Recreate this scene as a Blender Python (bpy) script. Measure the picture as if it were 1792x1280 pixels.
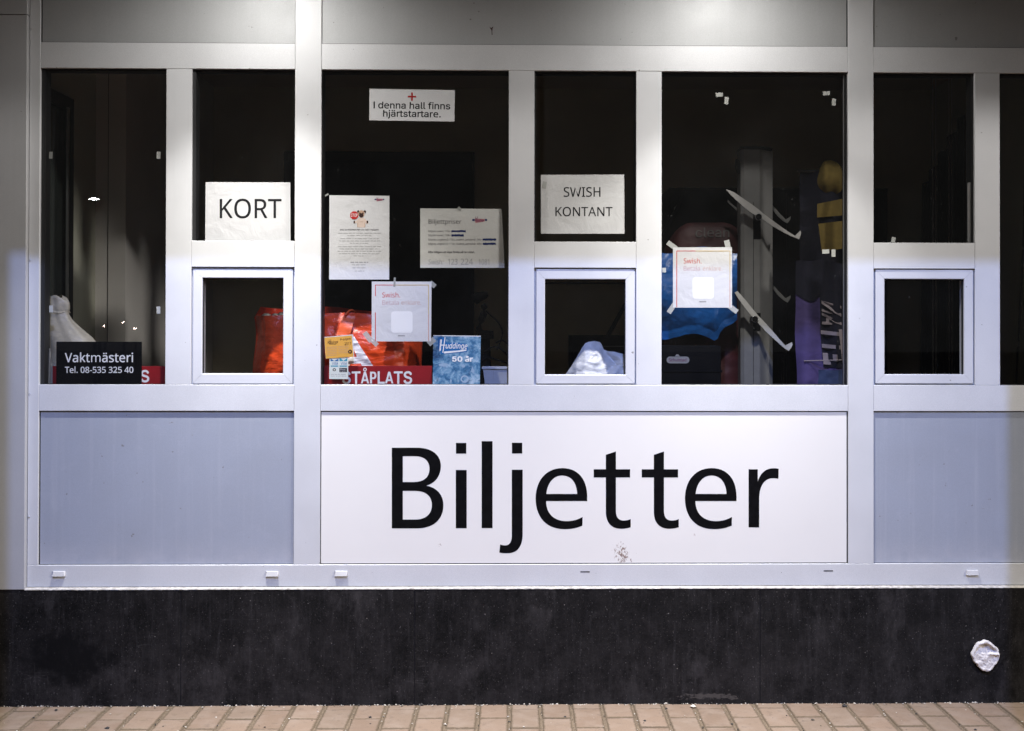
import bpy, math, random
from mathutils import Vector, Matrix, noise
from mathutils.geometry import tessellate_polygon

for o in list(bpy.data.objects):
    bpy.data.objects.remove(o)
SC = bpy.context.scene
COL = SC.collection
R = math.radians
rnd = random.Random(7)

# ---------------------------------------------------------------- camera
CAM_Y, CAM_Z = -4.54, 1.333
FPX, CX, CY = 2264.0, 948.0, 548.0            # focal length and principal point, in photo pixels (1792 wide)
YAW, PITCH, ROLL = R(-1.12010), R(-0.50191), R(0.09682)


def _rot():
    cy, sy = math.cos(YAW), math.sin(YAW)
    cp, sp = math.cos(PITCH), math.sin(PITCH)
    cr, sr = math.cos(ROLL), math.sin(ROLL)
    ry = Matrix(((cy, 0, sy), (0, 1, 0), (-sy, 0, cy)))
    rp = Matrix(((1, 0, 0), (0, cp, -sp), (0, sp, cp)))
    rr = Matrix(((cr, -sr, 0), (sr, cr, 0), (0, 0, 1)))
    return rr @ rp @ ry


ROT = _rot()
RT = ROT.transposed()


def at(px, py, y):
    """point of the plane at depth y (metres behind the facade) seen at a place of the photograph"""
    d = RT @ Vector(((px - CX) / FPX, (py - CY) / FPX, 1.0))
    k = (y - CAM_Y) / d.z
    return Vector((d.x * k, y, CAM_Z - d.y * k))


cam = bpy.data.cameras.new('camera')
cam_o = bpy.data.objects.new('camera', cam)
COL.objects.link(cam_o)
SC.camera = cam_o
cam.sensor_fit = 'HORIZONTAL'
cam.sensor_width = 36.0
cam.lens = FPX / 1792.0 * 36.0
cam.shift_x = -(CX - 896.0) / 1792.0
cam.shift_y = -(640.0 - CY) / 1792.0
cam.clip_start, cam.clip_end = 0.05, 300.0


def _w(v):
    return Vector((v[0], v[2], -v[1]))


_right, _down, _fwd = _w(ROT[0]), _w(ROT[1]), _w(ROT[2])
m3 = Matrix((_right, -_down, -_fwd)).transposed()
cam_o.matrix_world = Matrix.Translation((0, CAM_Y, CAM_Z)) @ m3.to_4x4()

# ---------------------------------------------------------------- night sky, exposure
W = bpy.data.worlds.new('World')
SC.world = W
W.use_nodes = True
bg = W.node_tree.nodes['Background']
bg.inputs[0].default_value = (0.90, 0.90, 0.90, 1)
bg.inputs[1].default_value = 0.08
SC.view_settings.view_transform = 'Standard'
SC.view_settings.look = 'None'
SC.view_settings.exposure = 0.0
SC.view_settings.gamma = 1.0
SC.view_settings.use_curve_mapping = False
SC.render.engine = 'CYCLES'
SC.cycles.use_denoising = True
SC.cycles.use_light_tree = False
SC.cycles.sampling_pattern = 'TABULATED_SOBOL'
SC.cycles.use_adaptive_sampling = False
SC.cycles.max_bounces = 8
SC.cycles.transparent_max_bounces = 24
SC.cycles.sample_clamp_indirect = 0.8
SC.cycles.caustics_reflective = False
SC.cycles.caustics_refractive = False

# the lamps of the place: two canopy downlights, a floodlight with added barn doors
LAMP_Y, LAMP_Z = -0.5, 2.64
LAMP_X = (-0.895, 0.735)
SPOT_W, FLOOD_W, YARD_W = 405.0, 1850.0, 2800.0
BEAM_N = 9.0
WARM = (1.0, 0.98, 0.945)
BLUE = (0.35, 0.47, 1.0)
FLOOD = Vector((0.2, -6.0, 6.6))


def light(name, kind, loc, power, color, parent=None, aim=None, **kw):
    l = bpy.data.lights.new(name, kind)
    l.energy, l.color = power, color
    for k, v in kw.items():
        setattr(l, k, v)
    o = bpy.data.objects.new(name, l)
    COL.objects.link(o)
    o.location = loc
    if aim is not None:
        o.rotation_euler = (Vector(aim) - Vector(loc)).to_track_quat('-Z', 'Y').to_euler()
    return o


for lx in LAMP_X:
    lo = light('downlight_beam', 'SPOT', (lx, LAMP_Y, LAMP_Z), SPOT_W, WARM, aim=(lx, LAMP_Y, 0),
               spot_size=R(86), spot_blend=0.30, shadow_soft_size=0.02)
    # the fitting's light distribution: strongest along its axis, weaker towards the rim of the beam
    lo.data.use_nodes = True
    nt = lo.data.node_tree
    em = nt.nodes['Emission']
    tc = nt.nodes.new('ShaderNodeTexCoord')
    sx = nt.nodes.new('ShaderNodeSeparateXYZ')
    ab = nt.nodes.new('ShaderNodeMath'); ab.operation = 'ABSOLUTE'
    pw = nt.nodes.new('ShaderNodeMath'); pw.operation = 'POWER'; pw.inputs[1].default_value = BEAM_N
    nt.links.new(tc.outputs['Normal'], sx.inputs[0])
    nt.links.new(sx.outputs['Z'], ab.inputs[0])
    nt.links.new(ab.outputs[0], pw.inputs[0])
    nt.links.new(pw.outputs[0], em.inputs['Strength'])
YARD = Vector((9.5, -7.0, 5.4))
light('yard_lamp_beam', 'SPOT', YARD, YARD_W, (1.0, 0.96, 0.92), aim=(-0.5, 0, 1.0), spot_size=R(60), spot_blend=0.5, shadow_soft_size=0.45)
light('floodlight_beam', 'SPOT', FLOOD, FLOOD_W, BLUE, aim=(0, 0, 0.9),
      spot_size=R(50), spot_blend=0.1, shadow_soft_size=0.0014)

# ---------------------------------------------------------------- helpers: objects
def tag(o, label=None, cat=None, group=None, kind=None):
    if label: o['label'] = label
    if cat: o['category'] = cat
    if group: o['group'] = group
    if kind: o['kind'] = kind
    return o


ORG = {}


def thing(name, label, cat, loc, group=None, kind=None):
    o = bpy.data.objects.new(name, None)
    COL.objects.link(o)
    o.location = loc
    o.empty_display_size = 0.05
    ORG[o.name] = Vector(loc)
    return tag(o, label, cat, group, kind)


def mk(name, verts, faces, mat, parent=None, origin=None, smooth=False):
    """one mesh object from world-space vertices"""
    org = ORG[parent.name] if parent is not None else Vector(origin if origin is not None else (0, 0, 0))
    me = bpy.data.meshes.new(name)
    me.from_pydata([tuple(Vector(v) - org) for v in verts], [], faces)
    if mat: me.materials.append(mat)
    if smooth:
        for p in me.polygons: p.use_smooth = True
    me.update()
    o = bpy.data.objects.new(name, me)
    COL.objects.link(o)
    if parent is not None:
        o.parent = parent
    else:
        o.location = org
    ORG[o.name] = org
    return o


class MB:
    def __init__(self):
        self.v, self.f = [], []

    def add(self, v, f):
        n = len(self.v)
        self.v += [Vector(p) for p in v]
        self.f += [tuple(i + n for i in q) for q in f]
        return self

    def box(self, x0, x1, y0, y1, z0, z1):
        v = [(x0, y0, z0), (x1, y0, z0), (x1, y1, z0), (x0, y1, z0), (x0, y0, z1), (x1, y0, z1), (x1, y1, z1), (x0, y1, z1)]
        return self.add(v, [(0, 3, 2, 1), (4, 5, 6, 7), (0, 1, 5, 4), (1, 2, 6, 5), (2, 3, 7, 6), (3, 0, 4, 7)])

    def bbox(self, x0, x1, y0, y1, z0, z1, b):
        """box whose front (-y) edges are chamfered by b"""
        v = [(x0 + b, y0, z0 + b), (x1 - b, y0, z0 + b), (x1 - b, y0, z1 - b), (x0 + b, y0, z1 - b),
             (x0, y0 + b, z0), (x1, y0 + b, z0), (x1, y0 + b, z1), (x0, y0 + b, z1),
             (x0, y1, z0), (x1, y1, z0), (x1, y1, z1), (x0, y1, z1)]
        f = [(0, 1, 2, 3), (8, 11, 10, 9)]
        for a, c in ((0, 4), (4, 8)):
            for i in range(4):
                j = (i + 1) % 4
                f.append((c + i, c + j, a + j, a + i))
        return self.add(v, f)

    def prism(self, pts, y0, y1, b=0.0):
        """outline of (x, z) points extruded from y0 to y1"""
        n = len(pts)
        v = [(x, y0, z) for x, z in pts] + [(x, y1, z) for x, z in pts]
        tri = tessellate_polygon([[Vector((x, z, 0)) for x, z in pts]])
        f = [tuple(t) for t in tri] + [tuple(i + n for i in reversed(t)) for t in tri]
        f += [(i, (i + 1) % n, n + (i + 1) % n, n + i) for i in range(n)]
        return self.add(v, f)

    def tube(self, pts, r, k=8, closed=False):
        pts = [Vector(p) for p in pts]
        n0 = len(self.v)
        up = Vector((0.01, 0.02, 1))
        for i, p in enumerate(pts):
            d = (pts[min(i + 1, len(pts) - 1)] - pts[max(i - 1, 0)]).normalized()
            u = d.cross(up)
            if u.length < 0.05: u = d.cross(Vector((1, 0, 0)))
            u.normalize()
            w = d.cross(u)
            rr = r[i] if isinstance(r, (list, tuple)) else r
            for a in range(k):
                t = 2 * math.pi * a / k
                self.v.append(p + (u * math.cos(t) + w * math.sin(t)) * rr)
        for i in range(len(pts) - 1):
            for a in range(k):
                b = (a + 1) % k
                self.f.append((n0 + i * k + a, n0 + i * k + b, n0 + (i + 1) * k + b, n0 + (i + 1) * k + a))
        self.f.append(tuple(n0 + a for a in reversed(range(k))))
        self.f.append(tuple(n0 + (len(pts) - 1) * k + a for a in range(k)))
        return self

    def lathe(self, c, prof, k=24, axis='z'):
        """profile of (radius, height) turned about a vertical (or -y) axis at c"""
        n0 = len(self.v)
        c = Vector(c)
        for r_, h in prof:
            for a in range(k):
                t = 2 * math.pi * a / k
                if axis == 'z': self.v.append(c + Vector((r_ * math.cos(t), r_ * math.sin(t), h)))
                else: self.v.append(c + Vector((r_ * math.cos(t), -h, r_ * math.sin(t))))
        for i in range(len(prof) - 1):
            for a in range(k):
                b = (a + 1) % k
                self.f.append((n0 + i * k + a, n0 + i * k + b, n0 + (i + 1) * k + b, n0 + (i + 1) * k + a))
        self.f.append(tuple(n0 + a for a in reversed(range(k))))
        self.f.append(tuple(n0 + (len(prof) - 1) * k + a for a in range(k)))
        return self

    def grid(self, fn, nu, nv, keep=None):
        n0 = len(self.v)
        for j in range(nv + 1):
            for i in range(nu + 1):
                self.v.append(Vector(fn(i / nu, j / nv)))
        for j in range(nv):
            for i in range(nu):
                if keep and not keep((i + .5) / nu, (j + .5) / nv): continue
                a = n0 + j * (nu + 1) + i
                self.f.append((a, a + nu + 1, a + nu + 2, a + 1))
        return self

    def build(self, name, mat, parent=None, origin=None, smooth=False):
        return mk(name, self.v, self.f, mat, parent, origin, smooth)


def smooth_by_angle(o, deg=40):
    me = o.data
    for p in me.polygons: p.use_smooth = True
    try: me.set_sharp_from_angle(angle=R(deg))
    except Exception: pass


# ---------------------------------------------------------------- helpers: lettering (outlines of letters, cap height 1000)
GL = (
78,65,895,2,8,763,0,643,310,246,310,127,0,0,0,391,1004,504,1004,894,0,11,493,724,479,765,469,795,460,826,445,874,431,817,423,790,415,765,402,724,289,422,605,422,
78,66,910,3,31,422,1000,510,997,586,986,651,969,705,945,758,899,790,835,801,752,796,697,779,648,752,606,715,572,668,547,611,531,611,524,671,510,725,487,770,455,805,412,827,355,835,284,830,227,816,175,793,130,742,74,673,33,618,15,556,4,487,0,136,0,136,1000,13,447,574,524,579,582,593,623,616,659,667,671,738,656,809,613,856,566,876,504,888,427,892,262,892,262,574,14,262,469,262,106,464,106,543,112,605,129,648,158,687,218,700,294,695,344,677,387,646,421,600,447,537,464,454,469,
78,67,885,1,60,564,903,488,897,420,876,361,842,311,796,271,738,242,669,229,617,221,560,218,500,223,421,236,350,257,286,287,230,325,183,372,146,427,118,491,102,563,97,627,99,688,108,746,120,803,136,803,27,746,8,687,-4,622,-12,545,-14,472,-10,405,2,344,21,290,49,242,84,200,125,165,173,137,228,114,289,98,355,89,426,85,501,89,575,99,644,117,709,141,768,172,823,209,871,253,913,303,949,360,977,423,998,491,1010,566,1014,641,1010,714,999,782,980,842,955,791,849,742,869,688,887,629,899,
78,68,1022,2,27,937,510,933,429,921,355,902,288,875,228,840,175,799,129,751,90,696,57,635,32,568,14,494,4,415,0,136,0,136,1000,444,1000,517,996,585,986,648,968,706,944,758,913,804,875,843,830,877,779,903,722,922,658,933,587,22,804,506,799,589,784,662,760,724,726,776,683,818,631,851,570,874,502,888,426,892,262,892,262,108,398,108,475,112,544,124,605,144,658,172,702,208,739,252,767,304,788,363,800,431,
78,69,779,1,12,695,0,136,0,136,1000,695,1000,695,889,262,889,262,577,669,577,669,468,262,468,262,111,695,111,
78,70,727,1,10,262,0,136,0,136,1000,695,1000,695,889,262,889,262,535,668,535,668,424,262,424,
78,71,1020,1,67,570,528,916,528,916,38,862,22,807,9,752,-1,695,-8,632,-13,564,-14,490,-10,421,2,359,21,303,48,252,83,209,124,172,172,141,226,117,287,99,352,89,424,85,500,89,576,101,646,120,712,147,772,181,826,222,874,270,915,324,950,385,978,452,998,525,1010,604,1014,659,1012,712,1007,763,999,835,980,902,955,854,846,798,868,735,887,667,899,597,903,521,898,453,882,392,854,340,817,296,771,262,715,237,651,222,579,217,500,221,424,234,353,256,289,286,233,327,185,377,146,438,118,510,101,594,95,655,97,706,102,750,110,790,119,790,416,570,416,
78,72,1038,1,12,901,0,775,0,775,466,262,466,262,0,136,0,136,1000,262,1000,262,577,775,577,775,1000,901,1000,
78,73,475,1,12,417,0,56,0,56,73,174,99,174,899,56,927,56,1000,417,1000,417,927,300,899,300,99,417,73,
78,74,382,1,25,-6,-266,-37,-265,-64,-261,-88,-255,-109,-248,-109,-141,-86,-147,-62,-151,-36,-154,-8,-155,26,-152,58,-141,87,-122,109,-92,124,-50,129,6,129,1000,255,1000,255,15,251,-45,241,-98,223,-144,184,-198,132,-236,68,-259,
78,75,867,1,14,867,0,718,0,364,478,262,388,262,0,136,0,136,1000,262,1000,262,507,347,602,434,697,704,1000,852,1000,455,564,
78,76,734,1,6,136,0,136,1000,262,1000,262,112,699,112,699,0,
78,77,1270,1,26,577,0,248,877,242,877,245,845,247,805,251,711,252,659,252,606,252,0,136,0,136,1000,322,1000,630,181,636,181,950,1000,1134,1000,1134,0,1010,0,1010,615,1010,664,1011,712,1013,759,1015,803,1020,875,1014,875,681,0,
78,78,1064,1,21,929,0,782,0,246,831,241,831,244,795,246,754,250,660,252,610,252,559,252,0,136,0,136,1000,282,1000,815,172,821,172,817,239,813,338,811,389,811,436,811,1000,929,1000,
78,79,1094,2,48,1008,501,1005,426,995,356,979,291,956,230,927,176,891,127,850,85,802,50,747,22,687,2,620,-10,548,-14,473,-10,404,2,343,23,289,51,240,86,199,128,164,176,135,231,113,291,98,357,89,428,85,503,89,577,98,647,114,712,136,772,164,826,199,874,241,916,289,951,344,979,406,999,474,1011,549,1015,621,1011,687,999,747,980,801,952,849,917,891,875,927,827,956,772,979,712,995,647,1005,577,35,218,501,222,421,234,349,254,284,281,228,317,182,362,144,415,117,477,101,548,95,619,101,681,117,733,144,777,182,813,228,840,284,860,349,871,421,875,501,870,591,856,670,831,739,797,798,752,844,696,878,628,898,549,905,478,899,415,883,362,856,317,820,281,773,254,718,234,654,222,581,
78,80,847,2,21,401,1000,492,995,570,981,635,957,686,923,736,865,766,792,776,706,771,645,756,588,729,534,689,486,635,446,566,415,511,401,448,392,377,389,262,389,262,0,136,0,136,1000,15,389,892,262,892,262,497,363,497,423,499,475,506,521,518,576,544,615,583,638,634,646,700,630,785,584,845,535,871,470,887,
78,81,1094,2,50,1008,501,1005,423,994,349,975,280,950,217,918,161,878,112,832,70,778,37,717,11,957,-238,776,-238,583,-13,565,-13,548,-14,473,-10,404,2,343,23,289,51,240,86,199,128,164,176,135,231,113,291,98,357,89,428,85,503,89,577,98,647,114,712,136,772,164,826,199,874,241,916,289,951,344,979,406,999,474,1011,549,1015,621,1011,687,999,747,980,801,952,849,917,891,875,927,827,956,772,979,712,995,647,1005,577,35,218,501,222,421,234,349,254,284,281,228,317,182,362,144,415,117,477,101,548,95,619,101,681,117,733,144,777,182,813,228,840,284,860,349,871,421,875,501,870,591,856,670,831,739,797,798,752,844,696,878,628,898,549,905,478,899,415,883,362,856,317,820,281,773,254,718,234,654,222,581,
78,82,871,2,22,412,1000,490,996,558,986,617,968,687,929,737,874,758,828,772,776,776,716,769,643,746,583,713,535,672,498,625,470,576,448,850,0,703,0,461,413,262,413,262,0,136,0,136,1000,14,405,891,262,891,262,520,412,520,486,525,545,541,590,568,632,628,646,710,639,769,620,815,587,849,541,873,480,886,
78,83,769,1,74,703,268,698,211,684,160,660,116,607,60,536,20,479,1,416,-10,346,-14,291,-13,239,-8,190,-2,146,8,106,19,71,34,71,154,128,133,197,113,273,100,352,95,420,100,476,115,520,139,552,171,571,210,577,256,572,301,556,339,527,371,484,401,423,431,342,462,281,487,229,513,185,543,148,576,120,613,100,655,88,704,84,759,94,833,125,896,173,946,237,983,288,1000,343,1011,403,1014,482,1010,555,999,620,981,679,958,640,850,586,871,527,888,465,900,401,903,343,899,296,885,259,863,232,834,217,798,211,758,217,711,232,674,260,642,301,613,357,586,430,556,486,534,535,511,579,487,633,446,672,398,695,339,
78,84,779,1,8,452,0,326,0,326,889,14,889,14,1000,763,1000,763,889,452,889,
78,85,1024,1,35,896,353,892,286,878,224,854,166,821,114,779,70,726,34,664,7,590,-9,507,-14,419,-8,343,11,278,43,223,88,181,142,150,205,132,276,126,356,126,1000,252,1000,252,352,259,276,281,213,317,162,368,125,434,103,514,95,596,103,662,128,711,167,745,219,765,282,772,353,772,1000,896,1000,
78,86,840,1,18,840,1000,483,0,357,0,0,1000,132,1000,357,359,371,319,384,280,394,243,404,208,413,174,420,140,428,174,436,209,446,244,457,282,483,361,707,1000,
78,87,1303,1,47,1284,1000,1018,0,891,0,696,655,679,716,664,775,652,823,648,841,646,853,641,823,636,801,630,775,616,715,607,683,598,651,409,0,282,0,17,1000,148,1000,304,389,312,357,319,326,333,264,338,234,343,206,352,151,361,209,366,239,373,270,380,301,388,333,405,396,581,1000,711,1000,895,392,904,360,913,327,929,263,935,233,940,204,950,151,954,187,961,225,968,264,978,305,999,391,1153,1000,
78,88,821,1,12,815,0,672,0,408,434,139,0,6,0,338,521,27,1000,167,1000,412,608,658,1000,791,1000,482,524,
78,89,793,1,9,396,508,657,1000,793,1000,459,388,459,0,333,0,333,382,0,1000,137,1000,
78,90,801,1,10,746,0,53,0,53,95,580,888,70,888,70,1000,732,1000,732,905,206,112,746,112,
78,97,786,2,44,403,763,487,757,555,737,606,703,643,655,665,591,672,511,672,0,583,0,559,106,553,106,520,69,487,39,450,15,408,-1,359,-11,301,-14,237,-8,180,10,132,40,95,83,72,140,64,209,74,278,104,335,153,382,203,409,265,429,339,442,424,448,552,452,552,497,542,577,511,627,462,655,396,664,339,659,284,646,233,628,185,606,147,699,201,724,263,744,332,759,17,440,363,356,355,291,340,246,318,205,271,192,207,202,153,230,115,274,93,329,85,389,91,442,109,487,138,522,179,543,233,550,300,550,367,
78,98,861,2,36,242,805,242,759,240,716,238,679,235,651,242,651,280,695,331,731,395,755,475,763,541,757,601,739,654,709,700,666,737,611,763,545,779,466,784,375,780,294,767,222,746,160,717,107,680,63,637,29,588,5,534,-9,475,-14,395,-6,331,18,280,54,242,95,232,95,207,0,119,0,119,1064,242,1064,26,454,661,382,654,328,631,288,593,262,539,251,493,244,440,242,380,242,374,247,289,263,218,288,162,327,121,383,96,457,88,518,96,568,121,607,162,635,219,651,291,657,377,651,463,635,534,607,590,568,629,517,653,
78,99,672,1,49,420,-14,356,-9,297,4,243,27,195,59,154,101,121,153,97,215,82,288,77,371,82,458,98,533,123,597,158,649,200,692,249,724,304,747,364,760,429,765,485,762,539,753,588,740,626,724,588,622,552,634,510,646,466,654,426,657,357,649,301,625,258,585,228,529,215,484,207,432,204,373,210,290,228,220,258,165,300,125,353,100,419,92,477,96,527,105,572,119,613,136,613,27,574,9,530,-4,480,-11,
78,100,861,2,38,385,-14,319,-8,259,10,207,41,161,83,124,138,98,205,82,283,77,374,82,465,98,544,125,611,162,666,208,709,260,740,320,759,387,765,442,761,489,750,529,733,564,710,594,683,619,654,627,654,623,708,620,740,619,765,619,1064,742,1064,742,0,643,0,625,101,619,101,594,70,564,43,529,19,488,1,440,-10,25,405,88,476,95,532,117,572,153,599,204,615,270,620,350,620,373,615,459,600,530,574,588,535,629,478,654,403,662,343,654,293,627,254,583,227,525,210,454,204,371,210,288,227,219,254,162,293,121,343,96,
78,101,790,2,44,409,765,470,760,526,746,575,723,618,691,653,651,681,604,702,551,714,491,718,426,718,352,204,352,213,273,235,209,270,158,317,121,375,98,444,91,511,94,571,104,627,121,685,143,685,35,628,13,571,-2,510,-11,438,-14,370,-9,307,5,250,29,199,63,157,106,123,159,97,221,82,291,77,370,82,448,95,519,118,581,150,636,188,681,235,717,287,744,345,759,12,408,664,329,650,268,607,239,564,218,512,207,450,590,450,585,510,570,562,545,604,511,637,465,657,
78,102,482,1,31,465,655,276,655,276,0,153,0,153,655,21,655,21,713,153,755,153,798,156,859,165,911,181,955,217,1007,265,1043,325,1064,396,1071,439,1070,478,1064,513,1055,542,1046,510,950,486,957,458,964,428,969,398,971,344,960,306,929,283,876,276,800,276,751,465,751,
78,103,861,2,56,385,765,456,758,519,737,574,701,620,651,627,651,644,751,742,751,742,-13,738,-80,726,-139,706,-191,660,-254,595,-300,541,-320,478,-332,406,-336,328,-333,257,-324,193,-309,136,-289,136,-175,194,-200,261,-218,334,-230,413,-234,473,-228,524,-209,565,-177,596,-135,614,-83,620,-22,620,7,622,55,623,82,625,99,619,99,575,49,522,14,459,-7,387,-14,318,-8,257,12,204,44,159,88,123,144,98,211,82,287,77,374,82,459,98,535,123,601,159,659,204,705,256,738,317,758,29,402,661,344,653,295,627,256,586,228,529,215,483,207,431,204,373,210,287,227,217,256,160,295,120,345,95,405,87,458,91,503,102,540,120,570,148,593,184,609,228,619,282,622,345,622,374,619,438,612,493,599,539,569,594,527,632,471,654,
78,104,866,1,36,242,752,242,725,240,697,238,671,235,647,244,647,271,683,304,711,342,734,385,750,431,760,478,763,561,756,630,735,683,698,721,646,738,601,749,549,752,489,752,0,630,0,630,480,620,560,590,616,537,650,462,661,387,653,331,630,290,591,263,537,247,469,242,388,242,0,119,0,119,1064,242,1064,
78,105,361,2,4,242,751,242,0,119,0,119,751,16,182,1032,209,1027,232,1013,248,989,254,954,248,919,232,895,209,880,182,875,154,880,130,895,114,919,109,954,114,989,130,1013,154,1027,
78,106,361,2,22,31,-336,-2,-335,-31,-331,-56,-326,-77,-319,-77,-220,-56,-225,-34,-230,-10,-233,15,-234,56,-228,90,-209,112,-174,119,-116,119,751,242,751,242,-112,237,-177,220,-232,192,-277,151,-310,98,-329,16,109,954,114,989,130,1013,154,1027,182,1032,209,1027,232,1013,248,989,254,954,248,919,232,895,209,880,182,875,154,880,130,895,114,919,
78,107,748,1,20,241,508,240,482,239,450,235,387,241,387,266,419,300,461,317,481,331,497,570,751,714,751,410,430,735,0,587,0,326,350,241,276,241,0,119,0,119,1064,241,1064,
78,108,361,1,4,242,0,119,0,119,1064,242,1064,
78,109,1310,1,55,943,765,1020,757,1084,736,1133,700,1168,647,1189,577,1196,489,1196,0,1074,0,1074,483,1065,561,1037,616,990,650,922,661,856,654,804,633,765,598,739,550,724,488,718,415,718,0,597,0,597,483,592,537,580,582,559,617,529,641,491,656,443,661,375,653,324,630,286,591,261,538,247,471,242,389,242,0,119,0,119,751,218,751,237,648,244,648,270,684,302,714,338,736,378,752,421,762,465,765,545,757,610,734,660,695,695,639,702,639,746,695,805,734,872,757,
78,110,866,1,31,480,765,563,757,630,736,683,700,722,647,744,577,752,489,752,0,630,0,630,480,620,560,590,616,537,650,462,661,388,653,330,630,290,591,263,538,248,470,242,389,242,0,119,0,119,751,218,751,237,648,244,648,272,684,306,714,345,736,388,752,433,762,
78,111,847,2,36,772,377,769,317,761,261,747,211,717,144,677,88,627,44,567,12,498,-8,422,-14,350,-8,284,12,225,44,175,88,134,144,103,211,89,261,80,317,77,377,82,456,96,526,119,588,151,640,191,684,239,719,295,744,357,760,426,765,491,760,551,744,606,719,654,684,694,640,728,588,752,526,767,456,24,204,377,210,294,228,223,257,166,300,123,355,97,424,88,493,97,549,123,592,166,621,223,638,294,644,377,638,460,620,529,591,585,548,627,493,652,423,661,353,653,298,627,256,585,228,529,210,459,
78,112,861,2,40,476,765,542,759,601,741,654,710,700,668,737,614,763,547,779,468,784,377,780,296,767,225,746,162,717,108,681,64,638,30,589,6,535,-9,475,-14,421,-10,373,1,331,19,296,41,267,67,242,95,234,95,237,68,239,35,242,1,242,-28,242,-336,119,-336,119,751,220,751,237,648,242,648,267,679,296,707,331,731,372,749,420,761,26,454,661,386,654,332,632,292,596,265,546,249,481,242,401,242,377,244,318,251,266,262,220,288,163,328,122,384,97,457,88,519,98,569,126,608,171,635,229,651,299,657,378,651,458,635,527,607,584,568,627,517,653,
78,113,861,2,36,619,-15,619,12,620,43,623,75,626,101,618,101,579,57,529,20,464,-6,382,-14,318,-8,259,10,207,41,162,83,125,138,98,205,82,283,77,374,81,455,94,527,116,590,146,643,182,686,225,721,275,745,328,760,387,765,467,756,531,731,581,694,620,648,626,648,644,751,742,751,742,-336,619,-336,25,406,88,476,95,530,116,571,152,598,202,614,268,620,347,620,373,615,460,599,532,573,589,533,630,476,654,403,662,342,654,292,627,254,583,226,525,210,454,204,371,210,289,227,220,254,163,293,122,344,97,
78,114,578,1,29,469,765,491,764,515,763,538,760,557,756,542,643,523,647,502,650,481,652,461,653,418,648,378,634,341,613,308,583,281,547,260,504,247,455,242,401,242,0,119,0,119,751,220,751,234,613,239,613,266,654,297,690,333,721,374,744,419,760,
78,115,671,1,63,608,207,599,140,571,85,527,42,468,11,420,-3,367,-11,308,-14,235,-11,173,-1,120,14,73,34,73,146,122,124,181,104,246,90,311,85,392,93,447,116,478,151,489,196,485,223,473,246,452,269,418,291,370,315,304,342,236,370,179,398,133,429,99,465,78,510,71,566,80,624,106,674,149,713,206,742,274,759,353,765,419,761,481,751,539,735,592,714,550,616,502,634,451,650,398,660,345,664,278,658,229,639,199,610,189,573,194,544,207,520,232,499,268,478,318,456,382,430,449,403,504,375,549,344,581,307,601,262,
78,116,506,1,30,370,87,398,88,427,92,454,97,475,102,475,8,451,-1,419,-8,383,-12,349,-14,292,-9,240,6,195,34,160,77,137,138,129,218,129,655,22,655,22,714,130,763,179,923,252,923,252,751,469,751,469,655,252,655,252,221,260,162,285,120,323,95,
78,117,866,1,32,746,751,746,0,646,0,627,99,622,99,595,64,560,35,521,13,478,-2,432,-11,384,-14,301,-7,233,15,180,51,141,104,124,148,114,200,111,259,111,751,235,751,235,268,245,189,276,133,328,99,402,88,477,96,534,120,576,159,603,212,618,280,623,360,623,751,
78,118,711,1,18,284,0,0,751,132,751,291,308,315,239,327,203,338,167,346,136,352,109,357,109,364,136,373,168,384,204,397,241,420,308,580,751,711,751,426,0,
78,119,1101,1,48,604,424,587,482,579,511,572,537,560,585,555,606,552,623,546,623,539,585,527,536,513,481,505,452,496,423,361,1,221,1,15,752,143,752,246,352,257,311,268,270,277,229,285,191,291,157,296,127,301,127,311,169,323,223,329,251,337,279,352,329,485,752,619,752,748,329,768,261,778,225,787,190,794,157,798,129,804,129,808,156,814,188,823,226,833,267,854,352,959,752,1085,752,877,1,732,1,
78,120,741,1,12,297,384,38,751,178,751,371,468,563,751,702,751,443,384,716,0,576,0,371,300,164,0,25,0,
78,121,714,1,37,1,751,133,751,296,324,321,251,333,216,343,183,352,150,359,119,364,119,375,159,391,211,409,268,429,325,581,751,714,751,391,-104,362,-169,328,-226,289,-273,242,-307,185,-329,118,-336,86,-335,59,-333,35,-329,15,-325,15,-227,53,-232,75,-235,98,-235,138,-231,173,-219,202,-200,227,-173,248,-140,265,-102,304,-3,
78,122,658,1,10,604,0,55,0,55,81,458,655,78,655,78,751,594,751,594,658,196,95,604,95,
78,48,801,2,41,732,501,730,423,724,351,714,284,700,224,680,170,656,123,610,64,553,21,507,2,456,-10,399,-14,329,-7,267,13,214,48,169,95,132,154,104,225,89,285,78,352,71,424,69,501,71,580,77,652,87,718,102,779,128,849,163,908,207,954,261,988,325,1009,399,1015,470,1009,532,988,585,954,631,908,668,849,696,779,712,718,723,652,730,580,28,192,501,194,415,201,339,212,273,239,193,278,137,331,102,399,91,467,102,520,136,560,192,587,272,599,339,606,415,608,501,606,588,599,664,587,729,560,808,520,865,467,899,399,910,331,899,278,865,239,808,212,729,201,664,194,588,
78,49,801,1,13,497,0,377,0,377,699,377,768,380,820,382,871,361,850,342,833,296,794,189,707,125,790,395,1000,497,1000,
78,50,801,1,44,728,0,67,0,67,102,329,367,377,415,419,460,457,501,502,560,535,617,555,676,562,741,549,814,513,866,456,898,385,909,317,903,257,884,201,854,144,814,78,896,120,928,165,957,214,980,267,999,324,1010,385,1014,445,1010,498,1000,546,982,606,943,651,890,678,825,688,748,680,672,655,601,631,555,601,510,566,466,525,420,481,373,431,324,223,118,223,112,728,112,
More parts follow.
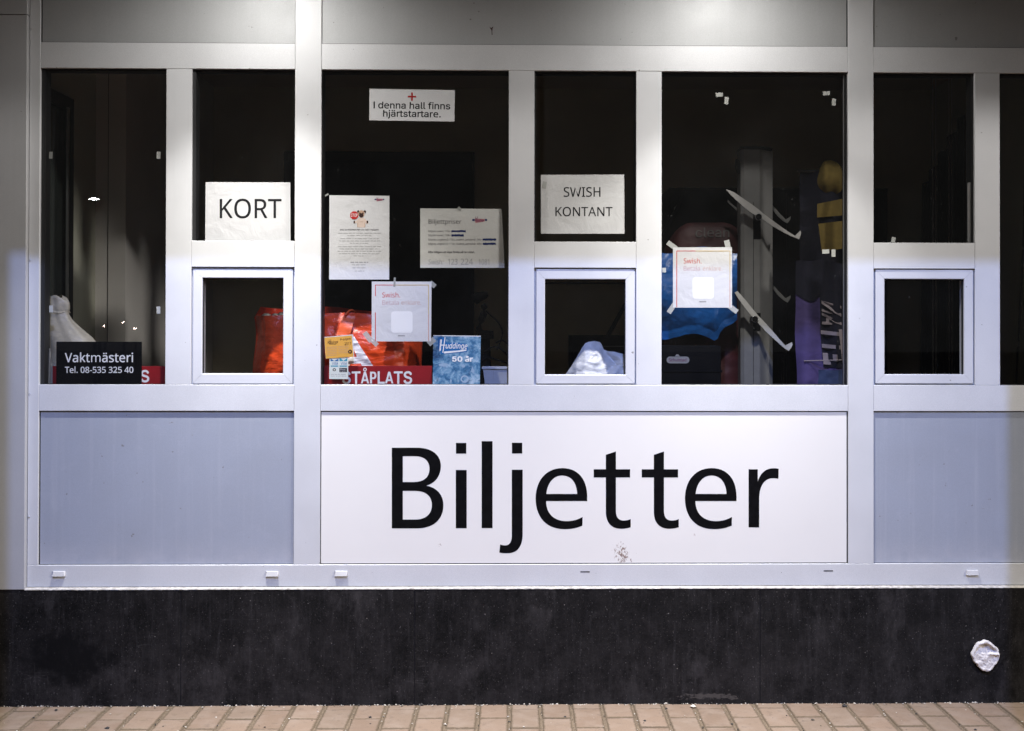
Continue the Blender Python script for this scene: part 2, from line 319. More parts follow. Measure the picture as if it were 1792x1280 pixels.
78,51,801,1,74,690,766,684,703,665,650,635,605,593,570,542,544,483,527,483,521,557,506,616,481,662,445,695,400,715,346,721,284,717,229,703,177,681,130,649,88,607,52,555,24,493,3,421,-10,338,-14,262,-11,192,-2,126,15,63,41,63,155,129,128,199,107,270,94,339,90,420,95,485,113,533,142,578,205,592,287,584,344,560,389,519,422,464,445,394,459,312,464,216,464,216,569,314,569,390,575,452,592,500,621,536,659,557,705,564,758,552,822,515,870,458,900,382,910,332,908,286,900,244,887,205,870,168,850,130,826,69,910,128,950,201,983,256,1000,316,1011,381,1014,454,1010,518,996,571,975,614,944,657,893,682,834,
78,52,801,2,11,773,227,627,227,627,0,508,0,508,227,29,227,29,332,500,1006,627,1006,627,338,773,338,12,508,653,509,719,511,776,513,827,515,874,510,874,497,846,482,817,465,788,450,765,150,338,508,338,
78,53,801,1,52,385,613,450,610,510,598,563,578,630,536,680,478,703,432,717,379,721,319,716,253,701,194,676,141,642,95,600,56,548,26,489,4,422,-10,347,-14,273,-11,202,0,140,17,88,41,88,157,144,129,211,109,281,95,349,91,418,97,478,114,527,144,564,186,588,240,595,307,589,367,568,417,535,457,487,486,424,504,345,510,303,508,255,503,209,496,174,489,112,528,150,1000,651,1000,651,888,255,888,231,598,259,603,296,608,338,612,
78,54,801,2,64,77,427,78,485,82,542,89,598,99,653,113,706,130,757,165,828,211,890,249,926,293,956,342,981,399,999,463,1010,535,1014,566,1013,600,1011,633,1007,658,1001,658,896,631,904,602,909,570,912,538,913,477,910,423,899,377,881,319,843,275,793,243,732,221,664,208,589,200,508,209,508,232,540,262,569,297,592,340,611,389,622,445,626,527,617,597,590,655,547,699,487,719,438,731,383,735,322,731,256,718,196,696,143,666,96,630,58,586,27,536,4,480,-9,417,-14,348,-7,284,13,226,46,176,94,134,156,103,232,89,291,80,356,24,416,90,496,104,559,146,589,191,607,250,613,322,608,381,592,432,565,473,505,515,420,529,359,523,305,502,262,471,229,433,209,390,202,346,205,300,215,255,232,212,256,172,286,138,323,112,366,95,
78,55,801,1,7,190,0,601,888,62,888,62,1000,732,1000,732,905,326,0,
78,56,801,3,51,399,1014,456,1011,507,1002,555,987,615,953,660,906,689,847,699,775,692,718,673,669,643,627,604,590,558,558,508,529,567,498,620,463,666,423,701,377,724,323,731,259,721,181,690,114,642,60,576,20,524,1,467,-10,403,-14,335,-10,274,0,221,18,155,57,107,110,78,176,69,255,76,319,97,374,131,421,174,461,223,494,276,522,229,552,187,586,151,624,124,668,107,718,101,776,111,847,140,905,186,952,246,986,318,1007,23,189,254,202,187,241,132,282,106,335,89,401,84,463,89,515,106,557,132,597,188,611,258,604,304,585,344,554,379,512,410,461,438,401,464,378,472,321,444,275,415,238,382,211,345,195,302,20,398,915,328,905,271,877,234,832,221,770,227,723,246,683,275,651,312,624,356,600,405,577,451,599,492,623,527,651,554,684,571,724,577,770,565,832,528,877,471,905,
78,57,801,2,64,728,573,727,516,723,459,716,403,707,347,693,294,675,243,640,172,594,110,556,74,512,44,462,19,405,1,341,-10,269,-14,239,-13,204,-11,170,-6,143,0,143,105,170,98,202,92,235,88,266,87,328,90,382,101,428,119,485,157,529,207,562,266,584,335,597,411,604,490,595,490,571,459,542,431,506,408,464,389,415,378,357,374,277,383,207,410,149,453,106,513,86,561,74,615,70,676,74,743,88,803,110,857,140,904,177,942,221,973,272,996,328,1009,389,1014,458,1007,522,987,580,953,630,905,671,843,702,768,717,709,725,644,24,389,910,310,896,247,853,216,808,198,750,192,678,197,618,213,567,239,526,298,484,384,471,446,477,500,498,544,529,576,567,597,610,604,654,600,699,590,744,574,788,550,828,520,862,483,888,439,905,
78,229,786,4,44,403,763,487,757,555,737,606,703,643,655,665,591,672,511,672,0,583,0,559,106,553,106,520,69,487,39,450,15,408,-1,359,-11,301,-14,237,-8,180,10,132,40,95,83,72,140,64,209,74,278,104,335,153,382,203,409,265,429,339,442,424,448,552,452,552,497,542,577,511,627,462,655,396,664,339,659,284,646,233,628,185,606,147,699,201,724,263,744,332,759,17,440,363,356,355,291,340,246,318,205,271,192,207,202,153,230,115,274,93,329,85,389,91,442,109,487,138,522,179,543,233,550,300,550,367,16,392,849,330,859,282,888,250,935,239,997,250,1059,282,1106,330,1135,392,1144,453,1135,503,1106,536,1060,548,999,537,935,504,888,454,859,16,392,919,424,924,449,940,465,965,471,997,465,1030,448,1055,423,1070,392,1076,361,1070,336,1055,319,1030,314,997,319,965,334,940,359,924,
78,228,786,4,44,403,763,487,757,555,737,606,703,643,655,665,591,672,511,672,0,583,0,559,106,553,106,520,69,487,39,450,15,408,-1,359,-11,301,-14,237,-8,180,10,132,40,95,83,72,140,64,209,74,278,104,335,153,382,203,409,265,429,339,442,424,448,552,452,552,497,542,577,511,627,462,655,396,664,339,659,284,646,233,628,185,606,147,699,201,724,263,744,332,759,17,440,363,356,355,291,340,246,318,205,271,192,207,202,153,230,115,274,93,329,85,389,91,442,109,487,138,522,179,543,233,550,300,550,367,16,197,954,202,985,217,1006,238,1018,263,1022,288,1018,310,1006,324,985,329,954,324,923,310,901,288,888,263,884,238,888,217,901,202,923,16,461,954,466,985,480,1006,501,1018,525,1022,550,1018,571,1006,586,985,591,954,586,923,571,901,550,888,525,884,501,888,480,901,466,923,
78,246,847,4,36,772,377,769,317,761,261,747,211,717,144,677,88,627,44,567,12,498,-8,422,-14,350,-8,284,12,225,44,175,88,134,144,103,211,89,261,80,317,77,377,82,456,96,526,119,588,151,640,191,684,239,719,295,744,357,760,426,765,491,760,551,744,606,719,654,684,694,640,728,588,752,526,767,456,24,204,377,210,294,228,223,257,166,300,123,355,97,424,88,493,97,549,123,592,166,621,223,638,294,644,377,638,460,620,529,591,585,548,627,493,652,423,661,353,653,298,627,256,585,228,529,210,459,16,228,954,233,985,248,1006,269,1018,294,1022,319,1018,340,1006,355,985,360,954,355,923,340,901,319,888,294,884,269,888,248,901,233,923,16,492,954,496,985,511,1006,531,1018,556,1022,581,1018,602,1006,617,985,622,954,617,923,602,901,581,888,556,884,531,888,511,901,496,923,
78,197,895,4,8,763,0,643,310,246,310,127,0,0,0,391,1004,504,1004,894,0,11,493,724,479,765,469,795,460,826,445,874,431,817,423,790,415,765,402,724,289,422,605,422,16,444,934,382,944,333,973,302,1020,291,1083,302,1145,333,1191,382,1220,444,1230,505,1220,555,1191,588,1145,599,1084,588,1021,555,973,505,944,16,444,1004,476,1009,501,1025,517,1050,522,1083,517,1115,500,1140,475,1156,444,1161,413,1156,388,1140,371,1115,366,1083,371,1050,386,1025,411,1009,
78,196,895,4,8,763,0,643,310,246,310,127,0,0,0,391,1004,504,1004,894,0,11,493,724,479,765,469,795,460,826,445,874,431,817,423,790,415,765,402,724,289,422,605,422,16,249,1203,254,1234,269,1256,290,1268,315,1272,340,1268,361,1256,376,1234,381,1203,376,1172,361,1151,340,1137,315,1133,290,1137,269,1151,254,1172,16,513,1203,517,1234,532,1256,552,1268,577,1272,602,1268,623,1256,638,1234,643,1203,638,1172,623,1151,602,1137,577,1133,552,1137,532,1151,517,1172,
78,214,1094,4,48,1008,501,1005,426,995,356,979,291,956,230,927,176,891,127,850,85,802,50,747,22,687,2,620,-10,548,-14,473,-10,404,2,343,23,289,51,240,86,199,128,164,176,135,231,113,291,98,357,89,428,85,503,89,577,98,647,114,712,136,772,164,826,199,874,241,916,289,951,344,979,406,999,474,1011,549,1015,621,1011,687,999,747,980,801,952,849,917,891,875,927,827,956,772,979,712,995,647,1005,577,35,218,501,222,421,234,349,254,284,281,228,317,182,362,144,415,117,477,101,548,95,619,101,681,117,733,144,777,182,813,228,840,284,860,349,871,421,875,501,870,591,856,670,831,739,797,798,752,844,696,878,628,898,549,905,478,899,415,883,362,856,317,820,281,773,254,718,234,654,222,581,16,352,1203,356,1234,371,1256,393,1268,417,1272,442,1268,464,1256,478,1234,483,1203,478,1172,464,1151,442,1137,417,1133,393,1137,371,1151,356,1172,16,615,1203,620,1234,634,1256,655,1268,679,1272,704,1268,725,1256,740,1234,745,1203,740,1172,725,1151,704,1137,679,1133,655,1137,634,1151,620,1172,
78,46,375,1,16,101,76,107,120,126,148,154,164,186,169,220,164,249,148,268,120,275,76,268,32,249,3,220,-14,186,-20,154,-14,126,3,107,32,
78,44,375,1,15,269,147,255,96,237,41,216,-17,194,-74,171,-129,148,-181,57,-181,71,-126,85,-67,98,-6,109,54,119,111,127,162,259,162,
78,45,451,1,4,56,321,56,430,395,430,395,321,
78,58,375,2,16,101,76,107,120,126,148,154,164,186,169,220,164,249,148,268,120,275,76,268,32,249,3,220,-14,186,-20,154,-14,126,3,107,32,16,101,675,107,720,126,749,154,765,186,770,220,765,249,749,268,720,275,675,268,632,249,602,220,585,186,580,154,585,126,602,107,632,
78,40,420,1,39,56,384,58,460,66,534,78,608,95,680,118,749,146,817,179,881,218,942,262,1000,378,1000,341,946,307,890,278,832,252,772,230,710,212,646,199,582,189,517,183,451,181,385,183,313,191,242,203,171,220,101,242,32,269,-34,300,-99,336,-161,377,-221,262,-221,218,-165,179,-105,146,-41,118,25,95,93,78,164,66,236,58,310,
78,41,420,1,38,364,384,362,310,354,236,342,164,325,93,303,25,275,-41,242,-105,203,-165,158,-221,43,-221,84,-161,120,-99,151,-34,178,32,200,101,217,171,230,242,237,313,239,385,237,459,230,531,217,604,200,675,178,744,151,812,120,878,83,941,42,1000,158,1000,203,942,242,881,275,817,303,749,325,680,342,608,354,534,362,460,
78,33,377,2,4,228,282,148,282,113,1000,263,1000,16,101,76,107,120,126,148,154,164,188,169,220,164,249,148,268,120,275,76,268,32,249,3,220,-14,188,-20,154,-14,126,3,107,32,
78,63,608,2,46,196,319,199,369,207,411,221,449,243,485,274,520,314,557,362,600,398,634,424,665,441,695,451,727,454,766,443,826,410,870,357,897,284,906,220,902,162,889,110,870,60,847,17,945,76,972,141,994,213,1009,293,1014,375,1007,443,985,499,948,539,899,563,839,571,769,566,711,551,662,527,619,494,581,453,542,406,501,365,465,335,433,315,404,303,375,296,343,294,305,294,282,196,282,16,164,76,170,120,188,148,216,164,251,169,283,164,311,148,330,120,336,76,330,32,311,3,283,-14,251,-20,216,-14,188,3,170,32,
78,47,521,1,4,507,1000,134,0,14,0,387,1000,
78,43,801,1,12,450,543,728,543,728,444,450,444,450,155,349,155,349,444,70,444,70,543,349,543,349,833,450,833,
78,32,364,0,
73,65,943,2,17,32,0,396,1000,543,1000,910,0,777,0,564,595,543,656,519,732,501,791,480,861,456,940,482,940,458,860,437,789,418,729,374,595,167,0,4,216,279,216,391,727,391,727,279,
73,66,897,3,29,118,0,118,1000,474,1000,569,991,646,964,706,923,749,869,774,805,783,735,777,677,760,629,734,591,700,562,661,540,619,524,619,515,667,506,714,483,756,447,791,399,814,340,821,268,813,196,787,131,742,77,677,35,623,16,558,4,485,0,13,245,112,481,112,581,123,648,157,686,207,699,268,692,317,673,361,642,399,601,429,549,447,488,454,245,454,13,245,561,468,561,520,566,566,582,605,608,635,642,654,683,660,732,649,793,614,843,556,877,472,888,245,888,
73,68,987,2,45,430,0,189,0,189,112,422,112,499,117,567,133,625,159,674,194,714,239,745,293,767,355,780,425,785,502,780,578,767,647,745,709,715,762,676,806,628,842,572,867,507,883,434,888,183,888,183,1000,443,1000,536,993,619,973,693,940,757,895,810,838,852,769,876,710,894,646,904,577,907,502,904,427,893,357,876,292,852,233,809,164,755,106,689,60,633,34,571,15,504,4,4,245,1000,245,0,118,0,118,1000,
73,69,823,1,12,118,0,118,1000,732,1000,732,888,245,888,245,562,699,562,699,450,245,450,245,112,738,112,738,0,
73,73,591,1,12,61,0,61,112,232,112,232,888,61,888,61,1000,530,1000,530,888,359,888,359,112,530,112,530,0,
73,76,772,1,6,118,0,118,1000,245,1000,245,112,710,112,710,0,
73,78,1029,1,30,118,0,118,1000,268,1000,674,359,692,331,713,296,736,255,762,210,788,160,813,108,796,105,791,160,788,213,786,263,785,309,784,383,784,1000,911,1000,911,0,760,0,397,570,349,650,322,696,291,749,211,889,234,892,240,754,244,645,246,572,246,0,
73,79,1048,2,40,525,-13,442,-6,366,14,296,49,233,96,181,156,137,227,112,287,94,352,83,423,79,499,83,576,94,647,112,713,137,773,181,844,233,903,296,951,366,986,442,1006,525,1013,608,1006,684,986,754,951,816,903,869,844,912,773,937,713,955,647,966,576,969,499,966,423,955,352,937,287,912,227,869,156,816,96,754,49,684,14,608,-6,32,525,104,610,115,687,149,732,184,771,229,803,283,827,347,841,419,846,499,841,581,827,653,803,717,771,771,732,816,687,851,610,885,525,896,439,885,362,850,317,815,278,770,246,716,222,653,208,580,203,499,208,419,222,347,246,284,278,229,317,185,362,150,439,115,
73,80,874,1,34,118,0,118,1000,462,1000,535,995,599,981,653,958,719,909,766,845,794,769,803,683,794,598,766,522,719,457,653,407,599,384,535,370,462,365,215,365,215,477,457,477,528,483,584,503,626,535,655,577,672,627,677,683,672,740,655,789,626,831,584,862,527,882,456,889,245,889,245,0,
73,83,878,1,80,440,-17,370,-13,307,-2,251,18,179,61,126,118,90,188,75,268,205,268,217,216,243,172,280,139,327,115,381,101,440,97,504,102,562,118,610,145,648,181,671,224,679,274,673,317,653,352,622,379,582,402,534,421,481,437,361,470,285,497,221,529,169,568,132,615,110,670,102,732,113,811,147,880,201,936,270,979,325,998,383,1010,446,1013,510,1010,568,998,621,978,689,936,741,882,775,817,788,743,663,743,642,810,594,860,526,891,442,901,382,896,329,880,285,855,253,822,233,783,226,738,234,692,257,656,292,627,333,606,376,589,417,577,519,549,565,536,612,518,660,496,705,467,744,432,776,388,796,336,803,272,792,195,760,125,707,66,636,21,578,0,512,-13,
73,84,882,1,8,62,888,62,1000,819,1000,819,888,505,888,505,0,379,0,379,888,
73,86,943,1,18,401,0,32,1000,166,1000,378,405,398,346,423,270,442,209,464,139,487,60,461,60,485,141,506,211,525,271,549,347,569,405,776,1000,910,1000,546,0,
73,197,943,4,17,32,0,396,1000,543,1000,910,0,777,0,564,595,543,656,519,732,501,791,480,861,456,940,482,940,458,860,437,789,418,729,374,595,167,0,4,216,279,216,391,727,391,727,279,24,471,1037,425,1043,383,1060,348,1086,320,1120,302,1160,296,1204,302,1249,320,1289,348,1322,383,1348,425,1365,471,1370,517,1365,559,1348,595,1322,622,1289,640,1249,646,1204,640,1160,622,1120,595,1086,559,1060,517,1043,16,471,1121,503,1128,530,1146,548,1172,554,1204,548,1236,530,1263,503,1281,471,1287,439,1281,413,1263,395,1236,389,1204,395,1172,413,1146,439,1128,
73,97,765,2,57,314,-17,247,-10,186,10,134,42,94,88,68,144,60,212,66,270,85,316,114,352,152,380,197,400,246,414,298,424,350,432,459,446,496,452,521,462,537,477,542,501,542,505,537,547,524,583,502,612,471,633,432,646,385,650,335,646,293,634,259,615,231,591,211,565,197,538,81,572,112,633,154,680,205,715,261,738,321,751,381,756,423,753,470,746,517,731,562,708,602,675,634,630,655,570,662,494,662,0,544,0,544,102,536,102,519,76,495,48,464,23,423,2,374,-12,26,335,89,397,96,448,115,488,145,518,183,536,226,542,271,542,373,530,365,510,358,484,351,455,346,424,341,394,337,345,330,303,323,264,312,230,296,203,274,186,244,181,206,185,171,200,142,224,119,255,103,292,93,
73,98,834,2,33,451,-16,389,-10,339,7,300,33,271,61,249,90,232,115,220,115,220,0,103,0,103,1000,223,1000,223,628,232,628,249,652,270,680,299,708,337,733,387,750,450,756,538,744,615,709,679,652,727,575,749,514,763,446,767,371,763,296,749,228,727,166,679,89,616,32,539,-4,24,433,92,497,101,549,129,591,172,621,229,639,297,645,372,639,447,621,513,591,569,550,612,497,639,433,648,369,640,317,613,276,572,246,517,228,450,221,372,228,294,246,226,276,170,318,128,370,101,
73,99,778,1,64,407,-16,343,-11,283,5,230,32,182,69,142,114,110,167,86,228,72,295,67,368,72,443,86,511,110,572,142,626,182,671,230,707,283,734,343,750,407,756,461,752,511,741,558,724,600,700,637,669,668,633,693,591,711,544,595,515,585,543,571,568,553,591,531,611,505,627,476,639,443,646,407,648,340,639,285,610,243,565,213,508,195,441,189,368,195,297,213,231,243,174,285,130,340,101,407,91,444,94,477,101,506,114,532,130,555,150,573,174,588,201,598,230,713,201,696,153,671,110,639,73,602,42,559,17,512,-1,461,-12,
73,100,834,2,33,384,-16,296,-4,219,32,155,89,107,166,85,228,72,296,67,371,72,446,85,514,108,575,156,652,220,709,297,744,385,756,448,750,497,733,536,708,565,680,586,652,602,628,611,628,611,1000,731,1000,731,0,615,0,615,115,603,115,586,90,564,61,534,33,496,7,446,-10,24,402,92,465,101,517,128,559,170,589,226,607,294,613,372,607,450,589,517,559,572,518,613,465,640,402,648,337,639,284,612,243,569,213,513,195,447,189,372,195,297,213,229,243,172,285,129,338,101,
73,101,794,1,63,417,-16,348,-11,285,5,230,32,182,69,142,113,109,167,86,227,72,294,67,367,72,441,86,508,109,569,140,624,179,669,226,706,280,734,339,750,403,756,464,751,522,735,578,709,628,670,670,619,702,554,723,475,730,381,730,333,147,333,147,434,664,434,609,397,603,467,585,528,556,578,516,617,465,641,403,649,341,641,288,616,245,578,214,530,195,474,189,415,189,349,196,273,217,209,251,158,297,121,353,98,417,91,460,94,499,104,532,120,561,143,584,172,601,207,717,179,694,124,659,77,612,38,555,9,490,-10,
73,102,499,2,4,448,746,448,643,13,643,13,746,22,158,0,158,848,166,907,188,955,222,993,266,1020,316,1036,368,1042,406,1040,437,1036,461,1030,477,1024,447,921,436,924,422,928,405,931,383,932,336,925,303,904,285,870,279,823,279,0,
73,104,806,1,29,223,446,223,0,103,0,103,1000,223,1000,223,565,201,565,243,653,299,712,368,745,447,756,518,748,580,724,631,685,670,631,694,560,702,472,702,0,582,0,582,462,571,540,537,598,483,635,413,647,362,641,316,624,278,595,248,556,230,506,
73,105,328,2,4,103,0,103,746,223,746,223,0,16,164,870,133,876,106,894,87,919,81,950,87,981,106,1006,133,1024,164,1030,197,1024,224,1006,242,981,248,950,242,919,224,894,197,876,
73,106,328,2,16,103,746,223,746,223,-59,218,-123,200,-178,169,-222,127,-254,73,-274,7,-281,-19,-281,-19,-170,4,-170,49,-163,80,-141,97,-106,103,-57,16,164,870,132,876,105,894,87,919,81,950,87,981,105,1006,132,1024,164,1030,196,1024,223,1006,242,981,248,950,242,919,223,894,196,876,
73,108,372,1,19,274,-5,198,6,145,40,114,93,103,166,103,1000,223,1000,223,194,227,151,236,122,255,107,287,102,303,102,315,103,334,107,355,5,338,2,318,-2,296,-4,
73,110,805,1,29,223,446,223,0,103,0,103,746,219,746,220,565,201,565,243,653,299,712,368,745,447,756,518,748,580,724,631,685,669,631,694,560,702,472,702,0,582,0,582,462,571,540,537,598,483,635,413,647,362,641,316,624,278,595,248,556,230,506,
73,111,816,2,36,407,-16,343,-11,283,5,230,32,182,69,142,114,110,167,86,228,72,295,67,368,72,443,86,511,110,572,142,626,182,671,230,707,283,734,343,750,407,756,473,750,533,734,587,707,634,671,674,626,706,572,730,511,744,443,749,368,744,295,730,228,706,167,674,114,634,69,587,32,533,5,473,-11,24,407,91,476,101,531,130,574,174,604,231,622,297,628,368,622,441,604,507,574,565,531,610,476,639,407,648,340,639,285,610,243,565,213,508,195,441,189,368,195,297,213,231,243,174,285,130,340,101,
73,114,509,1,22,103,0,103,746,219,746,219,631,227,631,255,682,300,722,355,748,419,756,451,756,479,754,479,634,452,638,430,640,407,640,357,635,313,618,276,592,247,557,229,515,223,466,223,0,
73,115,717,1,60,358,-16,285,-10,220,7,166,35,121,74,89,125,70,185,185,209,207,156,244,118,294,97,356,89,426,98,481,122,515,159,527,202,520,238,499,267,465,289,417,305,293,334,205,365,142,409,104,467,92,538,101,599,128,652,170,695,226,728,293,749,368,756,439,750,499,732,548,704,588,667,617,622,637,570,527,545,508,585,477,620,431,645,368,654,307,646,257,623,224,588,213,545,221,507,244,478,282,456,338,438,451,411,540,381,602,337,639,280,651,209,642,147,614,93,570,47,511,13,439,-9,
73,116,447,2,4,401,746,401,643,13,643,13,746,19,128,926,248,926,248,192,253,150,267,120,294,104,335,98,348,99,364,100,397,105,419,3,399,-2,377,-5,354,-7,331,-8,245,4,181,42,141,102,128,183,
73,228,765,4,57,314,-17,247,-10,186,10,134,42,94,88,68,144,60,212,66,270,85,316,114,352,152,380,197,400,246,414,298,424,350,432,459,446,496,452,521,462,537,477,542,501,542,505,537,547,524,583,502,612,471,633,432,646,385,650,335,646,293,634,259,615,231,591,211,565,197,538,81,572,112,633,154,680,205,715,261,738,321,751,381,756,423,753,470,746,517,731,562,708,602,675,634,630,655,570,662,494,662,0,544,0,544,102,536,102,519,76,495,48,464,23,423,2,374,-12,26,335,89,397,96,448,115,488,145,518,183,536,226,542,271,542,373,530,365,510,358,484,351,455,346,424,341,394,337,345,330,303,323,264,312,230,296,203,274,186,244,181,206,185,171,200,142,224,119,255,103,292,93,16,513,870,483,876,457,894,439,919,434,950,439,980,457,1006,483,1023,513,1029,544,1023,569,1006,587,980,593,950,587,919,569,894,544,876,16,231,870,200,876,174,894,157,919,151,950,157,980,174,1006,200,1023,231,1029,261,1023,287,1006,304,980,310,950,304,919,287,894,261,876,
73,229,765,4,57,314,-17,247,-10,186,10,134,42,94,88,68,144,60,212,66,270,85,316,114,352,152,380,197,400,246,414,298,424,350,432,459,446,496,452,521,462,537,477,542,501,542,505,537,547,524,583,502,612,471,633,432,646,385,650,335,646,293,634,259,615,231,591,211,565,197,538,81,572,112,633,154,680,205,715,261,738,321,751,381,756,423,753,470,746,517,731,562,708,602,675,634,630,655,570,662,494,662,0,544,0,544,102,536,102,519,76,495,48,464,23,423,2,374,-12,26,335,89,397,96,448,115,488,145,518,183,536,226,542,271,542,373,530,365,510,358,484,351,455,346,424,341,394,337,345,330,303,323,264,312,230,296,203,274,186,244,181,206,185,171,200,142,224,119,255,103,292,93,24,372,795,326,800,284,817,248,844,220,878,203,918,197,962,203,1007,220,1046,248,1080,284,1107,326,1124,372,1130,418,1124,460,1107,495,1080,523,1046,541,1007,547,962,541,918,523,878,495,844,460,817,418,800,16,372,879,404,885,431,904,450,931,456,962,450,994,431,1021,404,1040,372,1046,340,1040,313,1021,295,994,289,962,295,931,313,904,340,885,
73,117,806,1,30,358,-10,288,-2,226,21,175,60,136,115,111,186,103,273,103,746,223,746,223,283,235,206,269,147,323,111,393,99,444,104,490,122,528,151,557,190,576,240,582,300,582,746,702,746,702,0,586,0,586,181,604,181,578,118,545,69,505,33,437,1,
73,48,891,2,40,446,-13,375,-7,312,14,255,47,207,94,167,152,135,223,117,283,104,349,97,421,94,499,97,577,104,649,118,716,136,776,168,847,208,906,256,952,312,986,375,1007,446,1013,516,1007,579,986,635,952,683,906,723,847,755,776,773,716,786,649,794,577,797,499,794,421,786,349,773,283,755,223,724,152,684,94,636,47,580,14,516,-7,28,446,97,513,109,570,145,616,203,649,283,664,347,673,419,676,499,673,581,664,653,649,717,616,797,570,855,513,891,446,903,377,891,320,855,275,797,242,717,227,653,218,581,215,499,218,419,227,347,242,283,275,203,320,145,377,109,
73,49,891,2,4,150,0,150,107,768,107,768,0,8,542,1000,542,0,417,0,417,881,411,881,169,703,169,839,390,1000,
73,50,891,1,45,126,0,126,93,460,450,513,506,555,555,587,600,611,642,625,685,630,730,623,780,605,823,575,857,537,883,491,898,440,903,385,897,339,880,301,851,273,813,255,766,250,711,129,711,139,796,169,869,218,930,281,976,357,1004,442,1013,527,1004,601,976,663,932,710,875,739,808,749,732,744,677,729,624,702,569,660,508,624,463,578,411,525,353,300,119,300,111,765,111,765,0,
73,51,891,1,49,428,-13,341,-5,261,19,192,59,138,113,102,180,86,259,215,259,226,211,249,171,282,139,325,116,374,103,430,98,488,103,541,119,585,146,618,183,640,229,647,285,641,337,621,386,588,427,540,459,476,480,395,487,308,487,308,588,566,881,566,889,137,889,137,1000,732,1000,732,905,415,547,415,568,486,570,549,562,606,542,677,498,729,437,762,365,772,285,761,202,728,130,676,70,607,24,553,3,493,-9,
73,52,891,2,8,78,207,78,311,485,1000,611,1000,213,326,213,319,812,319,812,207,6,554,0,554,238,554,287,554,624,674,624,674,0,
73,53,891,1,56,435,-13,350,-5,275,22,212,64,163,118,130,183,117,256,240,256,250,213,271,175,302,143,341,118,385,103,435,98,492,105,543,127,585,160,617,205,638,258,644,319,637,380,616,435,583,480,540,515,488,537,428,544,378,540,329,528,285,508,252,483,132,497,189,1000,720,1000,720,889,296,889,263,593,268,593,305,619,349,639,399,651,451,656,517,649,578,631,632,601,678,561,716,511,745,454,763,390,768,321,764,259,749,201,725,149,674,81,607,30,554,6,497,-9,
73,54,891,2,33,445,-13,357,-3,280,29,215,79,166,146,135,227,125,318,133,392,157,470,183,527,221,594,270,669,496,1000,633,1000,297,513,286,513,302,541,324,565,352,587,385,603,421,614,462,617,547,608,621,579,681,533,727,471,755,396,764,309,754,221,723,143,674,78,609,28,532,-3,24,445,95,500,102,548,123,587,156,618,199,637,251,644,309,637,368,618,419,587,462,548,494,500,515,445,521,390,515,342,495,302,463,271,420,252,370,246,311,252,252,271,200,302,156,342,123,390,102,
73,55,891,1,8,191,0,636,881,636,889,122,889,122,1000,768,1000,768,882,324,0,
73,56,891,3,48,445,-13,380,-9,321,3,266,22,198,65,146,121,113,189,102,266,108,327,128,384,158,433,199,474,246,504,300,520,300,525,234,554,182,605,149,672,138,748,148,820,178,884,225,938,287,979,361,1005,445,1013,528,1005,602,979,663,938,710,884,740,820,750,748,739,672,706,605,655,554,591,525,591,520,643,504,690,474,730,433,761,384,781,327,788,266,777,189,744,121,692,65,623,22,569,3,509,-9,24,445,97,507,102,560,118,603,145,635,180,655,223,662,272,655,325,634,371,600,409,556,438,504,456,445,462,385,456,333,438,289,409,255,371,234,325,227,272,233,223,253,180,285,145,329,118,382,102,24,445,569,495,574,539,590,576,616,604,650,622,691,628,738,622,785,605,826,577,859,541,884,496,899,445,904,393,899,349,884,312,859,284,826,267,785,261,738,267,691,284,650,312,616,349,590,394,574,
73,57,891,2,33,444,1013,532,1003,610,971,674,921,723,854,754,773,764,682,756,608,733,530,706,473,668,406,619,331,394,0,256,0,593,487,604,487,588,459,565,435,537,413,505,397,468,386,428,383,343,392,269,421,209,467,163,529,134,604,125,691,135,780,166,858,216,922,280,972,357,1003,24,444,905,390,898,342,877,302,844,272,801,253,749,246,691,253,632,272,581,302,538,342,506,390,485,444,479,499,485,548,505,588,537,618,580,637,631,644,689,637,748,618,800,588,844,548,877,500,898,
73,46,369,1,16,187,-9,153,-2,124,17,104,46,97,81,104,115,124,144,153,164,187,170,222,164,251,144,271,115,277,81,271,46,251,17,222,-2,
73,45,891,1,4,662,481,662,369,224,369,224,481,
73,32,369,0)


def _load():
    """plain numbers: font, letter, advance, contours, then each contour's length and its x, y pairs"""
    p, out = 0, {}
    while p < len(GL):
        key, ch, w, k = GL[p:p + 4]; p += 4
        polys = []
        for _ in range(k):
            m = GL[p]; p += 1
            polys.append([(GL[p + 2 * i], GL[p + 2 * i + 1]) for i in range(m)]); p += 2 * m
        out.setdefault(chr(key), {})[chr(ch)] = (w, polys)
    return out


FONT = _load()
FONT['I']['I'] = (300, [[(85, 0), (85, 1000), (215, 1000), (215, 0)]])     # plain upright stroke
FONT['I']['e'] = FONT['N']['e']
HEAVY = {'A', 'P', 'N', 'Å'}                                                  # drawn here already bold
_A = [[(0, 0), (290, 1000), (470, 1000), (760, 0), (590, 0), (528, 205), (232, 205), (170, 0)], [(275, 355), (380, 720), (485, 355)]]
_ring = [[(380 + r * math.cos(2 * math.pi * i / 20), 1190 + r * math.sin(2 * math.pi * i / 20)) for i in range(20)] for r in (165, 85)]
FONT['I']['A'] = (770, _A)
FONT['I']['Å'] = (770, _A + _ring)
FONT['I']['N'] = (845, [[(75, 0), (75, 1000), (260, 1000), (600, 330), (600, 1000), (770, 1000), (770, 0), (590, 0), (245, 680), (245, 0)]])
_P = [(75, 0), (75, 1000), (420, 1000)] + [(435 + 230 * math.sin(math.pi * i / 16), 685 + 315 * math.cos(math.pi * i / 16)) for i in range(17)] + [(255, 370), (255, 0)]
_p = [(255, 520), (380, 520)] + [(390 + 95 * math.sin(math.pi * i / 12), 682 - 162 * math.cos(math.pi * i / 12)) for i in range(1, 13)] + [(255, 845)]
FONT['I']['P'] = (690, [_P, _p])


